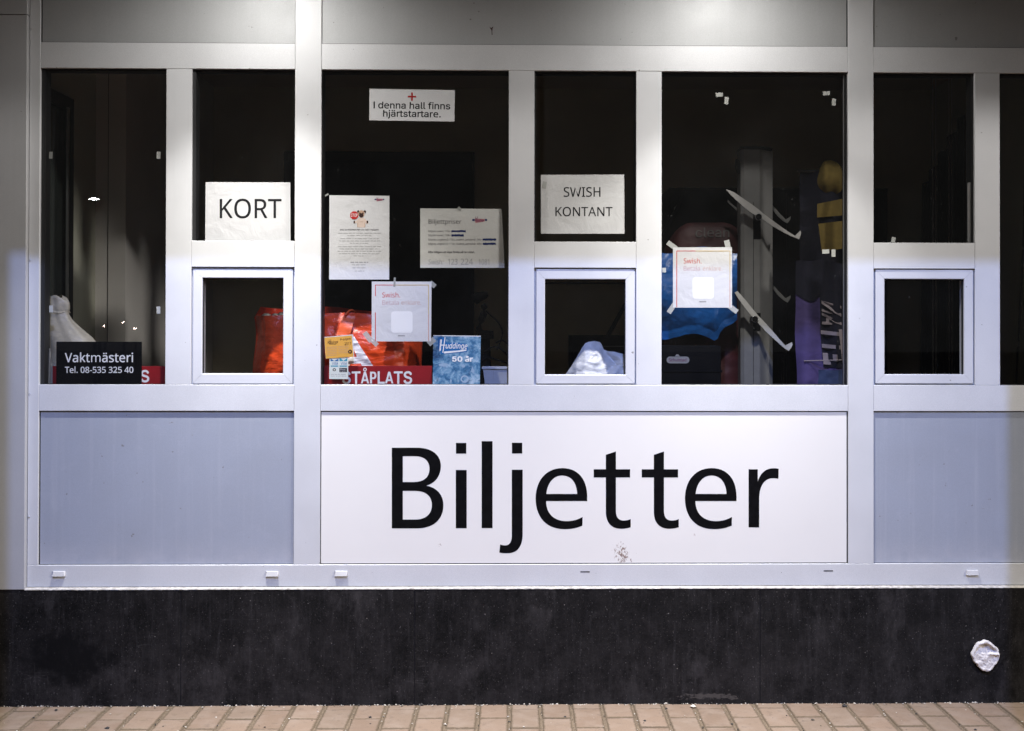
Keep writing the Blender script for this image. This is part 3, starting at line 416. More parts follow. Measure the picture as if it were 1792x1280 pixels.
def fatten(poly, d):
    """push an outline outwards (holes inwards) by d"""
    pts = []
    for q in poly:
        if not pts or (abs(q[0] - pts[-1][0]) + abs(q[1] - pts[-1][1])) > 1e-6: pts.append(q)
    if len(pts) > 1 and pts[0] == pts[-1]: pts.pop()
    n, out = len(pts), []
    for i in range(n):
        a, b, c = Vector(pts[i - 1]), Vector(pts[i]), Vector(pts[(i + 1) % n])
        e, g = (b - a), (c - b)
        if e.length < 1e-9 or g.length < 1e-9: out.append(pts[i]); continue
        n1, n2 = Vector((-e.y, e.x)).normalized(), Vector((-g.y, g.x)).normalized()
        m = n1 + n2
        if m.length < 1e-6: out.append(pts[i]); continue
        m.normalize()
        if n1.dot(n2) < -0.15: out.append(pts[i]); continue
        k = min(1.25, 1 / max(0.3, m.dot(n1)))
        out.append((b.x + m.x * d * k, b.y + m.y * d * k))
    return out


def line(s, font, x0, base, cap, width=None, align='l', bold=0, slant=0.0, track=0, rot=0.0, pivot=None, narrow=1.0):
    """outlines of one line of text in photo pixels: list of glyphs, each a list of contours"""
    F = FONT[font]
    k = cap / 1000.0
    adv, tot = [], 0
    for ch in s:
        w = F[ch][0] + track
        adv.append(tot); tot += w
    tot -= track
    kx = k * narrow if width is None else width / max(1, tot)
    if width is None: width = tot * kx
    if align == 'c': x0 -= width / 2
    if align == 'r': x0 -= width
    out = []
    for ch, ax in zip(s, adv):
        g = []
        for poly in F[ch][1]:
            if bold and not (ch in HEAVY if font == 'I' else ch in 'mM'): poly = fatten(poly, bold)
            g.append([(x0 + (ax + x + y * slant) * kx, base - y * k) for x, y in poly])
        if g: out.append(g)
    if rot:
        c, sn = math.cos(rot), math.sin(rot)
        px, py = pivot or (x0, base)
        out = [[[(px + (x - px) * c - (y - py) * sn, py + (x - px) * sn + (y - py) * c) for x, y in p] for p in g] for g in out]
    return out


def rect(x0, y0, x1, y1):
    return [[(x0, y0), (x1, y0), (x1, y1), (x0, y1)]]


def bez(*cmds):
    """outline from ('M'|'L'|'C') commands"""
    pts = []
    for c in cmds:
        if len(c) == 2: pts.append(c)
        else:
            p0 = pts[-1]; (a, b, d) = ((c[0], c[1]), (c[2], c[3]), (c[4], c[5]))
            for i in range(1, 15):
                t = i / 14; u = 1 - t
                pts.append((u**3 * p0[0] + 3*u*u*t * a[0] + 3*u*t*t * b[0] + t**3 * d[0],
                            u**3 * p0[1] + 3*u*u*t * a[1] + 3*u*t*t * b[1] + t**3 * d[1]))
    return pts


def ink(name, glyphs, fn, mat, parent):
    """flat print: fill the outlines and lay them on the surface fn(px, py)"""
    def area(c):
        return 0.5 * sum(c[i - 1][0] * c[i][1] - c[i][0] * c[i - 1][1] for i in range(len(c)))

    def within(p, c):
        r = False
        for i in range(len(c)):
            (x0, y0), (x1, y1) = c[i - 1], c[i]
            if (y0 > p[1]) != (y1 > p[1]) and p[0] < (x1 - x0) * (p[1] - y0) / (y1 - y0) + x0: r = not r
        return r
    v, f = [], []
    for g in glyphs:
        g = [[p for i, p in enumerate(c) if abs(p[0] - c[i-1][0]) + abs(p[1] - c[i-1][1]) > 1e-5] for c in g]
        g = [c for c in g if len(c) > 2]
        par = []
        for i, c in enumerate(g):
            par.append([j for j, d in enumerate(g) if j != i and abs(area(d)) > abs(area(c)) and all(within(q, d) for q in c[::max(1, len(c) // 6)])])
        for i, c in enumerate(g):
            if len(par[i]) % 2: continue
            holes = [g[j] for j in range(len(g)) if len(par[j]) == len(par[i]) + 1 and i in par[j]]
            loops = [c] + holes
            flat = [p for l in loops for p in l]
            tri = tessellate_polygon([[Vector((x, y, 0)) for x, y in l] for l in loops])
            n = len(v)
            v += [fn(x, y) for x, y in flat]
            for t in tri:
                p0, p1, p2 = (flat[k] for k in t)
                s = (p1[0] - p0[0]) * (p2[1] - p0[1]) - (p1[1] - p0[1]) * (p2[0] - p0[0])
                t = tuple(k + n for k in t)
                f.append(t if s < 0 else t[::-1])
    return mk(name, v, f, mat, parent)


# ---------------------------------------------------------------- helpers: materials
def mat(name):
    m = bpy.data.materials.new(name)
    m.use_nodes = True
    nt = m.node_tree
    return m, nt, nt.nodes['Principled BSDF']


def N(nt, kind, **kw):
    n = nt.nodes.new(kind)
    for k, v in kw.items():
        if k.startswith('i_'): n.inputs[int(k[2:])].default_value = v
        else: setattr(n, k, v)
    return n


def coords(nt, scale=(1, 1, 1), kind='Object'):
    tc = N(nt, 'ShaderNodeTexCoord')
    mp = N(nt, 'ShaderNodeMapping')
    mp.inputs['Scale'].default_value = scale
    nt.links.new(tc.outputs[kind], mp.inputs[0])
    return mp.outputs[0]


def noisetex(nt, vec, scale, detail=4, rough=0.55, dist=0.0):
    n = N(nt, 'ShaderNodeTexNoise')
    n.inputs['Scale'].default_value = scale
    n.inputs['Detail'].default_value = detail
    n.inputs['Roughness'].default_value = rough
    n.inputs['Distortion'].default_value = dist
    if vec is not None: nt.links.new(vec, n.inputs['Vector'])
    return n.outputs['Fac']


def ramp(nt, fac, stops):
    r = N(nt, 'ShaderNodeValToRGB')
    el = r.color_ramp.elements
    while len(el) < len(stops): el.new(0.5)
    for e, (p, c) in zip(el, stops):
        e.position = p
        e.color = (c, c, c, 1) if not isinstance(c, (tuple, list)) else (*c, 1)
    nt.links.new(fac, r.inputs[0])
    return r.outputs[0]


def mixc(nt, fac, a, b, mode='MIX'):
    m = N(nt, 'ShaderNodeMix', data_type='RGBA', blend_type=mode)
    for i, s in ((0, fac), (6, a), (7, b)):
        if hasattr(s, 'links') or isinstance(s, bpy.types.NodeSocket): nt.links.new(s, m.inputs[i])
        else: m.inputs[i].default_value = s if i == 0 else (*s, 1)
    return m.outputs[2]


def math_(nt, op, a, b=0.0, c=0.0, clamp=False):
    m = N(nt, 'ShaderNodeMath', operation=op, use_clamp=clamp)
    for i, s in enumerate((a, b, c)):
        if isinstance(s, bpy.types.NodeSocket): nt.links.new(s, m.inputs[i])
        else: m.inputs[i].default_value = s
    return m.outputs[0]


def bump(nt, b, height, strength=0.2, dist=0.002):
    n = N(nt, 'ShaderNodeBump')
    n.inputs['Strength'].default_value = strength
    n.inputs['Distance'].default_value = dist
    nt.links.new(height, n.inputs['Height'])
    nt.links.new(n.outputs[0], b.inputs['Normal'])


def plain(name, color, rough=0.5, metal=0.0, spec=0.5, var=0.0, vscale=30, bumps=0.0, bscale=200):
    m, nt, b = mat(name)
    b.inputs['Base Color'].default_value = (*color, 1)
    b.inputs['Roughness'].default_value = rough
    b.inputs['Metallic'].default_value = metal
    b.inputs['Specular IOR Level'].default_value = spec
    if var or bumps:
        vec = coords(nt)
        if var:
            f = noisetex(nt, vec, vscale, 5)
            lo = tuple(c * (1 - var) for c in color); hi = tuple(min(1, c * (1 + var)) for c in color)
            c = mixc(nt, ramp(nt, f, [(0.3, 0.0), (0.7, 1.0)]), lo, hi)
            nt.links.new(c, b.inputs['Base Color'])
        if bumps: bump(nt, b, noisetex(nt, vec, bscale, 3), bumps, 0.002)
    return m


def world_xyz(nt):
    g = N(nt, 'ShaderNodeNewGeometry')
    s = N(nt, 'ShaderNodeSeparateXYZ')
    nt.links.new(g.outputs['Position'], s.inputs[0])
    return g.outputs['Position'], s.outputs

# ---------------------------------------------------------------- materials
def aluminium(name, base, rough, metal, streak=0.0, dustz=None, grain=0.12):
    """powder-coated aluminium: fine sparkle, wiped smears, rain streaks, dust gathered on a ledge"""
    m, nt, b = mat(name)
    vec = coords(nt)
    pos, xyz = world_xyz(nt)
    fine = noisetex(nt, vec, 900, 2, 0.7)
    cloud = noisetex(nt, vec, 5, 5, 0.6)
    strk = noisetex(nt, coords(nt, (60, 60, 1.6)), 1.0, 4, 0.6)
    lo = tuple(c * (1 - grain) for c in base); hi = tuple(min(1, c * (1 + grain)) for c in base)
    c = mixc(nt, ramp(nt, fine, [(0.3, 0.0), (0.7, 1.0)]), lo, hi)
    c = mixc(nt, ramp(nt, cloud, [(0.35, 0.10), (0.7, 0.0)]), c, (0.32, 0.32, 0.32))
    if streak:
        c = mixc(nt, ramp(nt, strk, [(0.52, 0.0), (0.78, streak)]), c, (0.78, 0.78, 0.80))
        spots = noisetex(nt, coords(nt, (1, 1, 0.6)), 120, 3, 0.6)
        c = mixc(nt, ramp(nt, spots, [(0.70, 0.0), (0.76, min(1, streak * 1.6))]), c, (0.85, 0.85, 0.86))
        patch = noisetex(nt, vec, 14, 6, 0.7, 0.8)
        c = mixc(nt, ramp(nt, patch, [(0.55, 0.0), (0.75, streak * 0.8)]), c, (0.74, 0.74, 0.77))
    rgh = math_(nt, 'MULTIPLY_ADD', ramp(nt, cloud, [(0.3, 0.0), (0.7, 1.0)]), 0.10, rough - 0.05)
    if dustz is not None:
        z0, z1 = dustz
        t = math_(nt, 'DIVIDE', math_(nt, 'SUBTRACT', xyz[2], z0), z1 - z0, clamp=True)
        t = math_(nt, 'SUBTRACT', 1.0, t)
        t = math_(nt, 'MULTIPLY', math_(nt, 'POWER', t, 1.6), ramp(nt, noisetex(nt, vec, 22, 5, .65), [(0.3, 0.10), (0.7, 0.42)]))
        c = mixc(nt, t, c, (0.62, 0.60, 0.62))
        rgh = math_(nt, 'MULTIPLY_ADD', t, 0.3, rgh)
    # small dark dings
    ding = noisetex(nt, vec, 55, 2, 0.4)
    c = mixc(nt, ramp(nt, ding, [(0.765, 0.0), (0.785, 0.75)]), c, (0.20, 0.19, 0.18))
    nt.links.new(c, b.inputs['Base Color'])
    nt.links.new(rgh, b.inputs['Roughness'])
    b.inputs['Metallic'].default_value = metal
    bump(nt, b, noisetex(nt, vec, 500, 2, 0.6), 0.06, 0.001)
    return m


M = {}
M['frame'] = aluminium('silver_powder_coat', (0.70, 0.705, 0.72), 0.52, 0.25, streak=0.04)
M['sash'] = aluminium('sash_powder_coat', (0.70, 0.705, 0.73), 0.46, 0.2)
M['panel'] = aluminium('grey_panel', (0.46, 0.465, 0.47), 0.60, 0.58, streak=0.04)
M['lower_panel'] = aluminium('grey_dusty_panel', (0.355, 0.385, 0.46), 0.50, 0.2, streak=0.09, dustz=(0.49, 0.60), grain=0.16)
M['cladding'] = aluminium('grey_cladding', (0.50, 0.50, 0.51), 0.5, 0.25, streak=0.05)
M['gasket'] = plain('black_rubber', (0.012, 0.012, 0.013), 0.55)
M['slot'] = plain('dark_slot', (0.01, 0.01, 0.012), 0.6)
M['cap'] = plain('white_plastic_cap', (0.60, 0.59, 0.58), 0.45, var=0.08)
M['caulk'] = plain('old_white_sealant', (0.50, 0.465, 0.42), 0.8, var=0.4, vscale=60, bumps=0.6, bscale=90)
M['screw'] = plain('steel_screw', (0.6, 0.6, 0.6), 0.35, 0.8)


def glass_mat():
    m, nt, b = mat('window_glass')
    nt.nodes.remove(b)
    out = nt.nodes['Material Output']
    lw = N(nt, 'ShaderNodeLayerWeight'); lw.inputs['Blend'].default_value = 0.5
    p = math_(nt, 'POWER', lw.outputs['Facing'], 5.0)
    fac = math_(nt, 'MULTIPLY_ADD', p, 0.92, 0.028)
    tr = N(nt, 'ShaderNodeBsdfTransparent'); tr.inputs[0].default_value = (0.95, 0.95, 0.95, 1)
    gl = N(nt, 'ShaderNodeBsdfGlossy'); gl.inputs['Roughness'].default_value = 0.0
    df = N(nt, 'ShaderNodeBsdfDiffuse'); df.inputs[0].default_value = (0.75, 0.75, 0.75, 1)
    mx = N(nt, 'ShaderNodeMixShader'); nt.links.new(fac, mx.inputs[0])
    nt.links.new(tr.outputs[0], mx.inputs[1]); nt.links.new(gl.outputs[0], mx.inputs[2])
    vec = coords(nt)
    # specks, dried drops and a little wiped dust on the pane
    v = N(nt, 'ShaderNodeTexVoronoi'); v.inputs['Scale'].default_value = 46
    nt.links.new(vec, v.inputs['Vector'])
    gate = ramp(nt, noisetex(nt, vec, 9, 3), [(0.50, 0.0), (0.62, 1.0)])
    speck = math_(nt, 'MULTIPLY', ramp(nt, v.outputs['Distance'], [(0.022, 0.40), (0.055, 0.0)]), gate)
    film = ramp(nt, noisetex(nt, vec, 3.5, 6, 0.65), [(0.4, 0.0005), (0.8, 0.0030)])
    mx2 = N(nt, 'ShaderNodeMixShader')
    nt.links.new(math_(nt, 'MAXIMUM', speck, film), mx2.inputs[0])
    nt.links.new(mx.outputs[0], mx2.inputs[1]); nt.links.new(df.outputs[0], mx2.inputs[2])
    nt.links.new(mx2.outputs[0], out.inputs[0])
    return m


M['glass'] = glass_mat()


def sign_white():
    """enamelled white board with scuffs and a spray of brown dirt low on the board"""
    m, nt, b = mat('white_sign_board')
    vec = coords(nt)
    pos, xyz = world_xyz(nt)
    c = mixc(nt, ramp(nt, noisetex(nt, vec, 4, 5), [(0.3, 0.0), (0.75, 0.25)]), (0.79, 0.765, 0.725), (0.71, 0.68, 0.635))
    sm = noisetex(nt, coords(nt, (1, 1, 0.35)), 26, 6, 0.7, 0.6)
    c = mixc(nt, ramp(nt, sm, [(0.69, 0.0), (0.76, 0.30)]), c, (0.55, 0.50, 0.48))

    def spray(cx, cz, rx, rz, lo, hi, col, base):
        dx = math_(nt, 'DIVIDE', math_(nt, 'SUBTRACT', xyz[0], cx), rx)
        dz = math_(nt, 'DIVIDE', math_(nt, 'SUBTRACT', xyz[2], cz), rz)
        d = math_(nt, 'SQRT', math_(nt, 'ADD', math_(nt, 'MULTIPLY', dx, dx), math_(nt, 'MULTIPLY', dz, dz)))
        n = math_(nt, 'MULTIPLY_ADD', d, -0.22, noisetex(nt, coords(nt, (1, 1, 0.55)), 130, 4, 0.7, 0.5))
        return mixc(nt, ramp(nt, n, [(lo, 0.0), (hi, 0.85)]), base, col)
    p = at(1087, 972, 0.006)
    c = spray(p.x, p.z, 0.042, 0.056, 0.42, 0.49, (0.17, 0.085, 0.055), c)
    p = at(768, 955, 0.006)
    c = spray(p.x, p.z, 0.012, 0.02, 0.47, 0.52, (0.35, 0.28, 0.24), c)
    p = at(1215, 937, 0.006)
    c = spray(p.x, p.z, 0.010, 0.012, 0.47, 0.52, (0.45, 0.36, 0.33), c)
    nt.links.new(c, b.inputs['Base Color'])
    b.inputs['Roughness'].default_value = 0.38
    bump(nt, b, noisetex(nt, vec, 6, 3), 0.05, 0.004)
    return m


M['sign'] = sign_white()
M['letter_black'] = plain('black_vinyl', (0.0035, 0.0035, 0.004), 0.55, spec=0.08, var=0.4, vscale=60)


def plinth_mat():
    m, nt, b = mat('black_painted_concrete')
    vec = coords(nt)
    pos, xyz = world_xyz(nt)
    big = noisetex(nt, vec, 2.6, 5, 0.6, 0.1)
    mid = noisetex(nt, vec, 13, 10, 0.82)
    fine = noisetex(nt, vec, 330, 3, 0.75)
    vert = noisetex(nt, coords(nt, (70, 70, 7)), 1.0, 5, 0.7)
    c = mixc(nt, ramp(nt, big, [(0.34, 0.0), (0.68, 1.0)]), (0.0018, 0.0018, 0.0019), (0.0095, 0.0088, 0.0088))
    c = mixc(nt, ramp(nt, mid, [(0.44, 0.0), (0.90, 0.70)]), c, (0.042, 0.038, 0.038))
    c = mixc(nt, ramp(nt, vert, [(0.52, 0.0), (0.80, 0.35)]), c, (0.060, 0.056, 0.058))
    smear = noisetex(nt, coords(nt, (1, 1, 0.55)), 7.5, 8, 0.74, 0.3)
    c = mixc(nt, ramp(nt, smear, [(0.54, 0.0), (0.76, 0.80)]), c, (0.056, 0.051, 0.051))
    # rubbed paler towards the pavement
    t = math_(nt, 'SUBTRACT', 1.0, math_(nt, 'DIVIDE', xyz[2], 0.26), clamp=True)
    c = mixc(nt, math_(nt, 'MULTIPLY', t, ramp(nt, mid, [(0.38, 0.0), (0.7, 0.50)])), c, (0.046, 0.042, 0.042))
    c = mixc(nt, ramp(nt, fine, [(0.50, 0.0), (0.78, 0.55)]), c, (0.034, 0.031, 0.031))
    c = mixc(nt, ramp(nt, noisetex(nt, vec, 190, 2, 0.6), [(0.66, 0.0), (0.73, 0.75)]), c, (0.12, 0.11, 0.105))
    # an old black puddle of paint on the left
    p = at(120, 1150, -0.02)
    dx = math_(nt, 'DIVIDE', math_(nt, 'SUBTRACT', xyz[0], p.x), 0.17)
    dz = math_(nt, 'DIVIDE', math_(nt, 'SUBTRACT', xyz[2], p.z), 0.10)
    d = math_(nt, 'SQRT', math_(nt, 'ADD', math_(nt, 'MULTIPLY', dx, dx), math_(nt, 'MULTIPLY', dz, dz)))
    d = math_(nt, 'MULTIPLY_ADD', noisetex(nt, vec, 16, 7, 0.7), 2.2, math_(nt, 'SUBTRACT', d, 1.1))
    c = mixc(nt, ramp(nt, d, [(0.55, 0.92), (1.0, 0.0)]), c, (0.003, 0.003, 0.0035))
    # hairline scratches
    for sc_, rot_, w in (((2.5, 1, 40), 0.3, 0.012), ((40, 1, 3), 0.5, 0.010), ((16, 1, 22), 0.9, 0.010)):
        tc = N(nt, 'ShaderNodeTexCoord'); mp = N(nt, 'ShaderNodeMapping')
        mp.inputs['Scale'].default_value = sc_; mp.inputs['Rotation'].default_value = (0, rot_, 0)
        nt.links.new(tc.outputs['Object'], mp.inputs[0])
        n = noisetex(nt, mp.outputs[0], 1.4, 2, 0.4, 0.6)
        e = math_(nt, 'ABSOLUTE', math_(nt, 'SUBTRACT', n, 0.56))
        s = math_(nt, 'MULTIPLY', ramp(nt, e, [(0.0, 0.40), (w * 0.5, 0.0)]), ramp(nt, noisetex(nt, vec, 5, 4), [(0.57, 0.0), (0.68, 1.0)]))
        c = mixc(nt, s, c, (0.10, 0.093, 0.09))
    # chips down to the pale render
    v = N(nt, 'ShaderNodeTexVoronoi'); v.inputs['Scale'].default_value = 30
    nt.links.new(vec, v.inputs['Vector'])
    gate = ramp(nt, noisetex(nt, vec, 6, 4), [(0.46, 0.0), (0.56, 1.0)])
    ch = math_(nt, 'ADD', v.outputs['Distance'], math_(nt, 'MULTIPLY', noisetex(nt, vec, 70, 3), 0.16))
    c = mixc(nt, math_(nt, 'MULTIPLY', ramp(nt, ch, [(0.105, 0.8), (0.135, 0.0)]), gate), c, (0.34, 0.31, 0.29))
    # a torn strip of paint near the ground
    p = at(1240, 1219, -0.02)
    dx = math_(nt, 'DIVIDE', math_(nt, 'SUBTRACT', xyz[0], p.x), 0.13)
    dz = math_(nt, 'DIVIDE', math_(nt, 'SUBTRACT', xyz[2], p.z), 0.014)
    d = math_(nt, 'MAXIMUM', math_(nt, 'ABSOLUTE', dx), math_(nt, 'ABSOLUTE', dz))
    n = noisetex(nt, coords(nt, (1, 1, 2.2)), 42, 5, 0.65)
    k = math_(nt, 'SUBTRACT', n, math_(nt, 'MULTIPLY', d, 0.30))
    c = mixc(nt, ramp(nt, k, [(0.31, 0.0), (0.40, 0.65)]), c, (0.10, 0.088, 0.08))
    nt.links.new(c, b.inputs['Base Color'])
    b.inputs['Roughness'].default_value = 0.8
    b.inputs['Specular IOR Level'].default_value = 0.12
    h = math_(nt, 'ADD', math_(nt, 'MULTIPLY', fine, 0.35), mid)
    bump(nt, b, h, 0.35, 0.003)
    return m


M['plinth'] = plinth_mat()


def paver_mat():
    m, nt, b = mat('tan_concrete_paver')
    oi = N(nt, 'ShaderNodeObjectInfo')
    pos, xyz = world_xyz(nt)
    rr = oi.outputs['Random']
    tc = N(nt, 'ShaderNodeMapping'); nt.links.new(pos, tc.inputs[0])
    vec = tc.outputs[0]
    base = ramp(nt, rr, [(0.0, (0.235, 0.160, 0.108)), (0.35, (0.285, 0.196, 0.134)), (0.7, (0.305, 0.214, 0.148)), (1.0, (0.25, 0.180, 0.126))])
    c = mixc(nt, ramp(nt, noisetex(nt, vec, 420, 3, 0.7), [(0.3, 0.0), (0.75, 0.55)]), base, (0.13, 0.095, 0.068))
    c = mixc(nt, ramp(nt, noisetex(nt, vec, 13, 5, 0.6), [(0.45, 0.0), (0.78, 0.6)]), c, (0.32, 0.25, 0.195))
    c = mixc(nt, ramp(nt, noisetex(nt, vec, 34, 6, 0.7), [(0.55, 0.0), (0.75, 0.6)]), c, (0.115, 0.085, 0.06))
    # grime worked in along the edges of each block
    tg = N(nt, 'ShaderNodeTexCoord'); sg_ = N(nt, 'ShaderNodeSeparateXYZ'); nt.links.new(tg.outputs['Generated'], sg_.inputs[0])
    ex = math_(nt, 'MULTIPLY', math_(nt, 'MINIMUM', sg_.outputs[0], math_(nt, 'SUBTRACT', 1.0, sg_.outputs[0])), 0.10)
    ey = math_(nt, 'MULTIPLY', math_(nt, 'MINIMUM', sg_.outputs[1], math_(nt, 'SUBTRACT', 1.0, sg_.outputs[1])), 0.21)
    ed = math_(nt, 'SUBTRACT', math_(nt, 'MINIMUM', ex, ey), math_(nt, 'MULTIPLY', noisetex(nt, vec, 90, 4, 0.65), 0.016))
    c = mixc(nt, ramp(nt, math_(nt, 'MULTIPLY_ADD', ed, 60, 0.5), [(0.25, 0.85), (0.62, 0.0)]), c, (0.105, 0.075, 0.042))
    # moss creeping in on the left
    mo = math_(nt, 'MULTIPLY', ramp(nt, noisetex(nt, vec, 16, 5, .65), [(0.5, 0.0), (0.72, 0.55)]),
               math_(nt, 'MULTIPLY_ADD', xyz[0], -0.55, -0.35, clamp=True))
    c = mixc(nt, mo, c, (0.15, 0.13, 0.06))
    nt.links.new(c, b.inputs['Base Color'])
    b.inputs['Roughness'].default_value = 0.85
    h = math_(nt, 'ADD', noisetex(nt, vec, 300, 4, 0.7), math_(nt, 'MULTIPLY', noisetex(nt, vec, 40, 4), 0.6))
    bump(nt, b, h, 0.5, 0.0015)
    return m


M['paver'] = paver_mat()
M['sand'] = plain('joint_sand', (0.18, 0.132, 0.085), 0.95, var=0.55, vscale=160, bumps=1.0, bscale=420)
M['asphalt'] = plain('asphalt', (0.05, 0.05, 0.052), 0.9, var=0.3, vscale=40, bumps=0.5, bscale=150)
M['grit_dark'] = plain('dark_grit', (0.03, 0.027, 0.025), 0.8)
M['grit_pale'] = plain('pale_grit', (0.55, 0.50, 0.43), 0.8)
M['putty'] = plain('white_filler', (0.78, 0.73, 0.69), 0.75, var=0.12, vscale=40, bumps=0.8, bscale=55)
M['soffit'] = plain('painted_soffit', (0.30, 0.29, 0.28), 0.7)
M['dark_metal'] = plain('dark_metal', (0.03, 0.03, 0.032), 0.45, 0.3)

# inside the booth
M['wall_in'] = plain('dull_olive_wall', (0.78, 0.71, 0.52), 0.85, var=0.08, vscale=3)
M['side_in'] = plain('greenish_wall', (0.45, 0.45, 0.36), 0.8, var=0.08, vscale=3)
M['pilaster'] = plain('greige_pilaster', (0.74, 0.71, 0.66), 0.75, var=0.05, vscale=4)
M['ceil_in'] = plain('brown_ceiling', (0.60, 0.48, 0.38), 0.85)
M['floor_in'] = plain('dark_lino', (0.05, 0.045, 0.04), 0.6)
M['counter'] = plain('dark_counter_top', (0.045, 0.04, 0.04), 0.5, var=0.2, vscale=20)
M['black'] = plain('matt_black', (0.003, 0.003, 0.0035), 0.75, spec=0.08)
M['black_gloss'] = plain('black_plastic', (0.006, 0.006, 0.0065), 0.45, spec=0.15)
M['chrome'] = plain('brushed_steel', (0.7, 0.7, 0.7), 0.3, 0.9)
M['stand_grey'] = plain('grey_lacquer', (0.15, 0.148, 0.142), 0.45, var=0.06)
M['arm_dim'] = plain('shaded_lacquer', (0.22, 0.22, 0.21), 0.45)  # arm lacquer darkened: shade on the rear arms put into the colour
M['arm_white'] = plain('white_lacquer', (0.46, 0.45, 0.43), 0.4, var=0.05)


def paper_mat(name, color, wr=0.25, scale=16):
    m, nt, b = mat(name)
    vec = coords(nt)
    f = noisetex(nt, vec, scale, 4, 0.55, 0.6)
    c = mixc(nt, ramp(nt, noisetex(nt, vec, 7, 4), [(0.3, 0.0), (0.75, 0.14)]), color, tuple(x * 0.8 for x in color))
    nt.links.new(c, b.inputs['Base Color'])
    b.inputs['Roughness'].default_value = 0.7
    b.inputs['Specular IOR Level'].default_value = 0.25
    bump(nt, b, f, wr, 0.012)
    return m


M['paper'] = paper_mat('white_paper', (0.69, 0.69, 0.70))
M['paper_bright'] = paper_mat('bright_card', (0.88, 0.88, 0.89), 0.08)
M['paper_creased'] = paper_mat('creased_white_paper', (0.80, 0.80, 0.81), 0.35, 12)
M['paper_grey'] = paper_mat('greyed_paper', (0.82, 0.82, 0.81), 0.3, 13)
M['paper_cream'] = paper_mat('cream_grey_paper', (0.68, 0.68, 0.65), 0.3, 12)
M['card_yellow'] = paper_mat('orange_yellow_card', (0.80, 0.42, 0.075), 0.1)
M['sticker'] = paper_mat('pale_sticker', (0.74, 0.78, 0.72), 0.1)


def tape_mat(name, a, col):
    m, nt, b = mat(name)
    b.inputs['Base Color'].default_value = (*col, 1)
    b.inputs['Roughness'].default_value = 0.4
    b.inputs['Alpha'].default_value = a
    return m


M['tape'] = tape_mat('frosted_tape', 0.62, (0.62, 0.63, 0.60))
M['tape_white'] = tape_mat('white_tape', 0.90, (0.62, 0.63, 0.59))
M['tape_dim'] = tape_mat('greyed_tape', 0.55, (0.50, 0.51, 0.48))


def print_(name, c):
    return plain(name, c, 0.6, spec=0.2)


M['ink_black'] = print_('black_print', (0.012, 0.012, 0.014))
M['ink_grey'] = print_('grey_print', (0.36, 0.36, 0.36))
M['ink_mid'] = print_('mid_grey_print', (0.07, 0.07, 0.075))
M['ink_red'] = print_('red_print', (0.55, 0.03, 0.03))
M['ink_swish'] = print_('orange_red_print', (0.60, 0.06, 0.04))
M['ink_pink'] = print_('pale_pink_print', (0.55, 0.25, 0.28))
M['ink_peach'] = print_('peach_print', (0.62, 0.33, 0.24))
M['ink_gold'] = print_('gold_print', (0.62, 0.44, 0.16))
M['ink_navy'] = print_('navy_marker', (0.02, 0.035, 0.14))
M['ink_teal'] = print_('teal_print', (0.02, 0.32, 0.45))
M['ink_blue'] = print_('blue_print', (0.012, 0.13, 0.36))
M['ink_white'] = print_('white_print', (0.80, 0.80, 0.80))
M['ink_palegrey'] = print_('pale_paper_patch', (0.88, 0.88, 0.88))
M['ink_tan'] = print_('tan_print', (0.55, 0.36, 0.25))
M['ink_skin'] = print_('pale_pink_fur_print', (0.72, 0.58, 0.50))
M['ink_brown'] = print_('dark_brown_print', (0.045, 0.022, 0.018))
M['ink_plum'] = print_('plum_print', (0.22, 0.05, 0.12))
M['red_sign'] = plain('dark_red_plastic', (0.30, 0.012, 0.016), 0.4, var=0.1)
M['black_sign'] = plain('black_acrylic', (0.004, 0.004, 0.0045), 0.5, spec=0.15)


def bag_mat(name, color, rough, bumpk, scale, trans=0.0, var=0.3, spec=0.5, dist=0.006, warp=0.35):
    m, nt, b = mat(name)
    vec = coords(nt)
    f = noisetex(nt, coords(nt, (1, 1, 1.8)), scale, 4, 0.6, warp)
    c = mixc(nt, ramp(nt, f, [(0.3, 0.0), (0.75, 1.0)]), tuple(x * (1 - var) for x in color), color)
    nt.links.new(c, b.inputs['Base Color'])
    b.inputs['Roughness'].default_value = rough
    b.inputs['Specular IOR Level'].default_value = spec
    b.inputs['Alpha'].default_value = 1 - trans
    bump(nt, b, f, bumpk, dist)
    return m


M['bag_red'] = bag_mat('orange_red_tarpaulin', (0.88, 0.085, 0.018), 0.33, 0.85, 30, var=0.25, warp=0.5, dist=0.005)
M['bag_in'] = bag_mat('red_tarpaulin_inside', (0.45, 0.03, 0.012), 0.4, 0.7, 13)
M['bag_white'] = bag_mat('white_carrier_plastic', (0.88, 0.88, 0.88), 0.32, 0.7, 38, trans=0.03, var=0.06, warp=0.6, dist=0.004)
M['bag_blue'] = bag_mat('blue_plastic_film', (0.006, 0.080, 0.30), 0.33, 0.30, 26, var=0.35, warp=0.5, spec=0.4)
M['bag_beige'] = bag_mat('cloudy_beige_plastic', (0.66, 0.60, 0.47), 0.35, 0.7, 40, trans=0.5, var=0.2, warp=0.6, dist=0.004)
M['bag_maroon'] = bag_mat('maroon_fabric', (0.052, 0.007, 0.008), 0.6, 0.5, 9, var=0.4)
M['strap'] = bag_mat('orange_webbing', (0.95, 0.15, 0.04), 0.4, 0.4, 30, var=0.15)
M['cloth_navy'] = bag_mat('navy_cloth', (0.010, 0.010, 0.020), 0.85, 0.4, 14, spec=0.2)
M['cloth_purple'] = bag_mat('purple_cloth', (0.075, 0.055, 0.17), 0.8, 0.4, 12, spec=0.2)
M['cloth_gold'] = bag_mat('old_gold_cloth', (0.17, 0.12, 0.03), 0.85, 0.5, 16, spec=0.2)
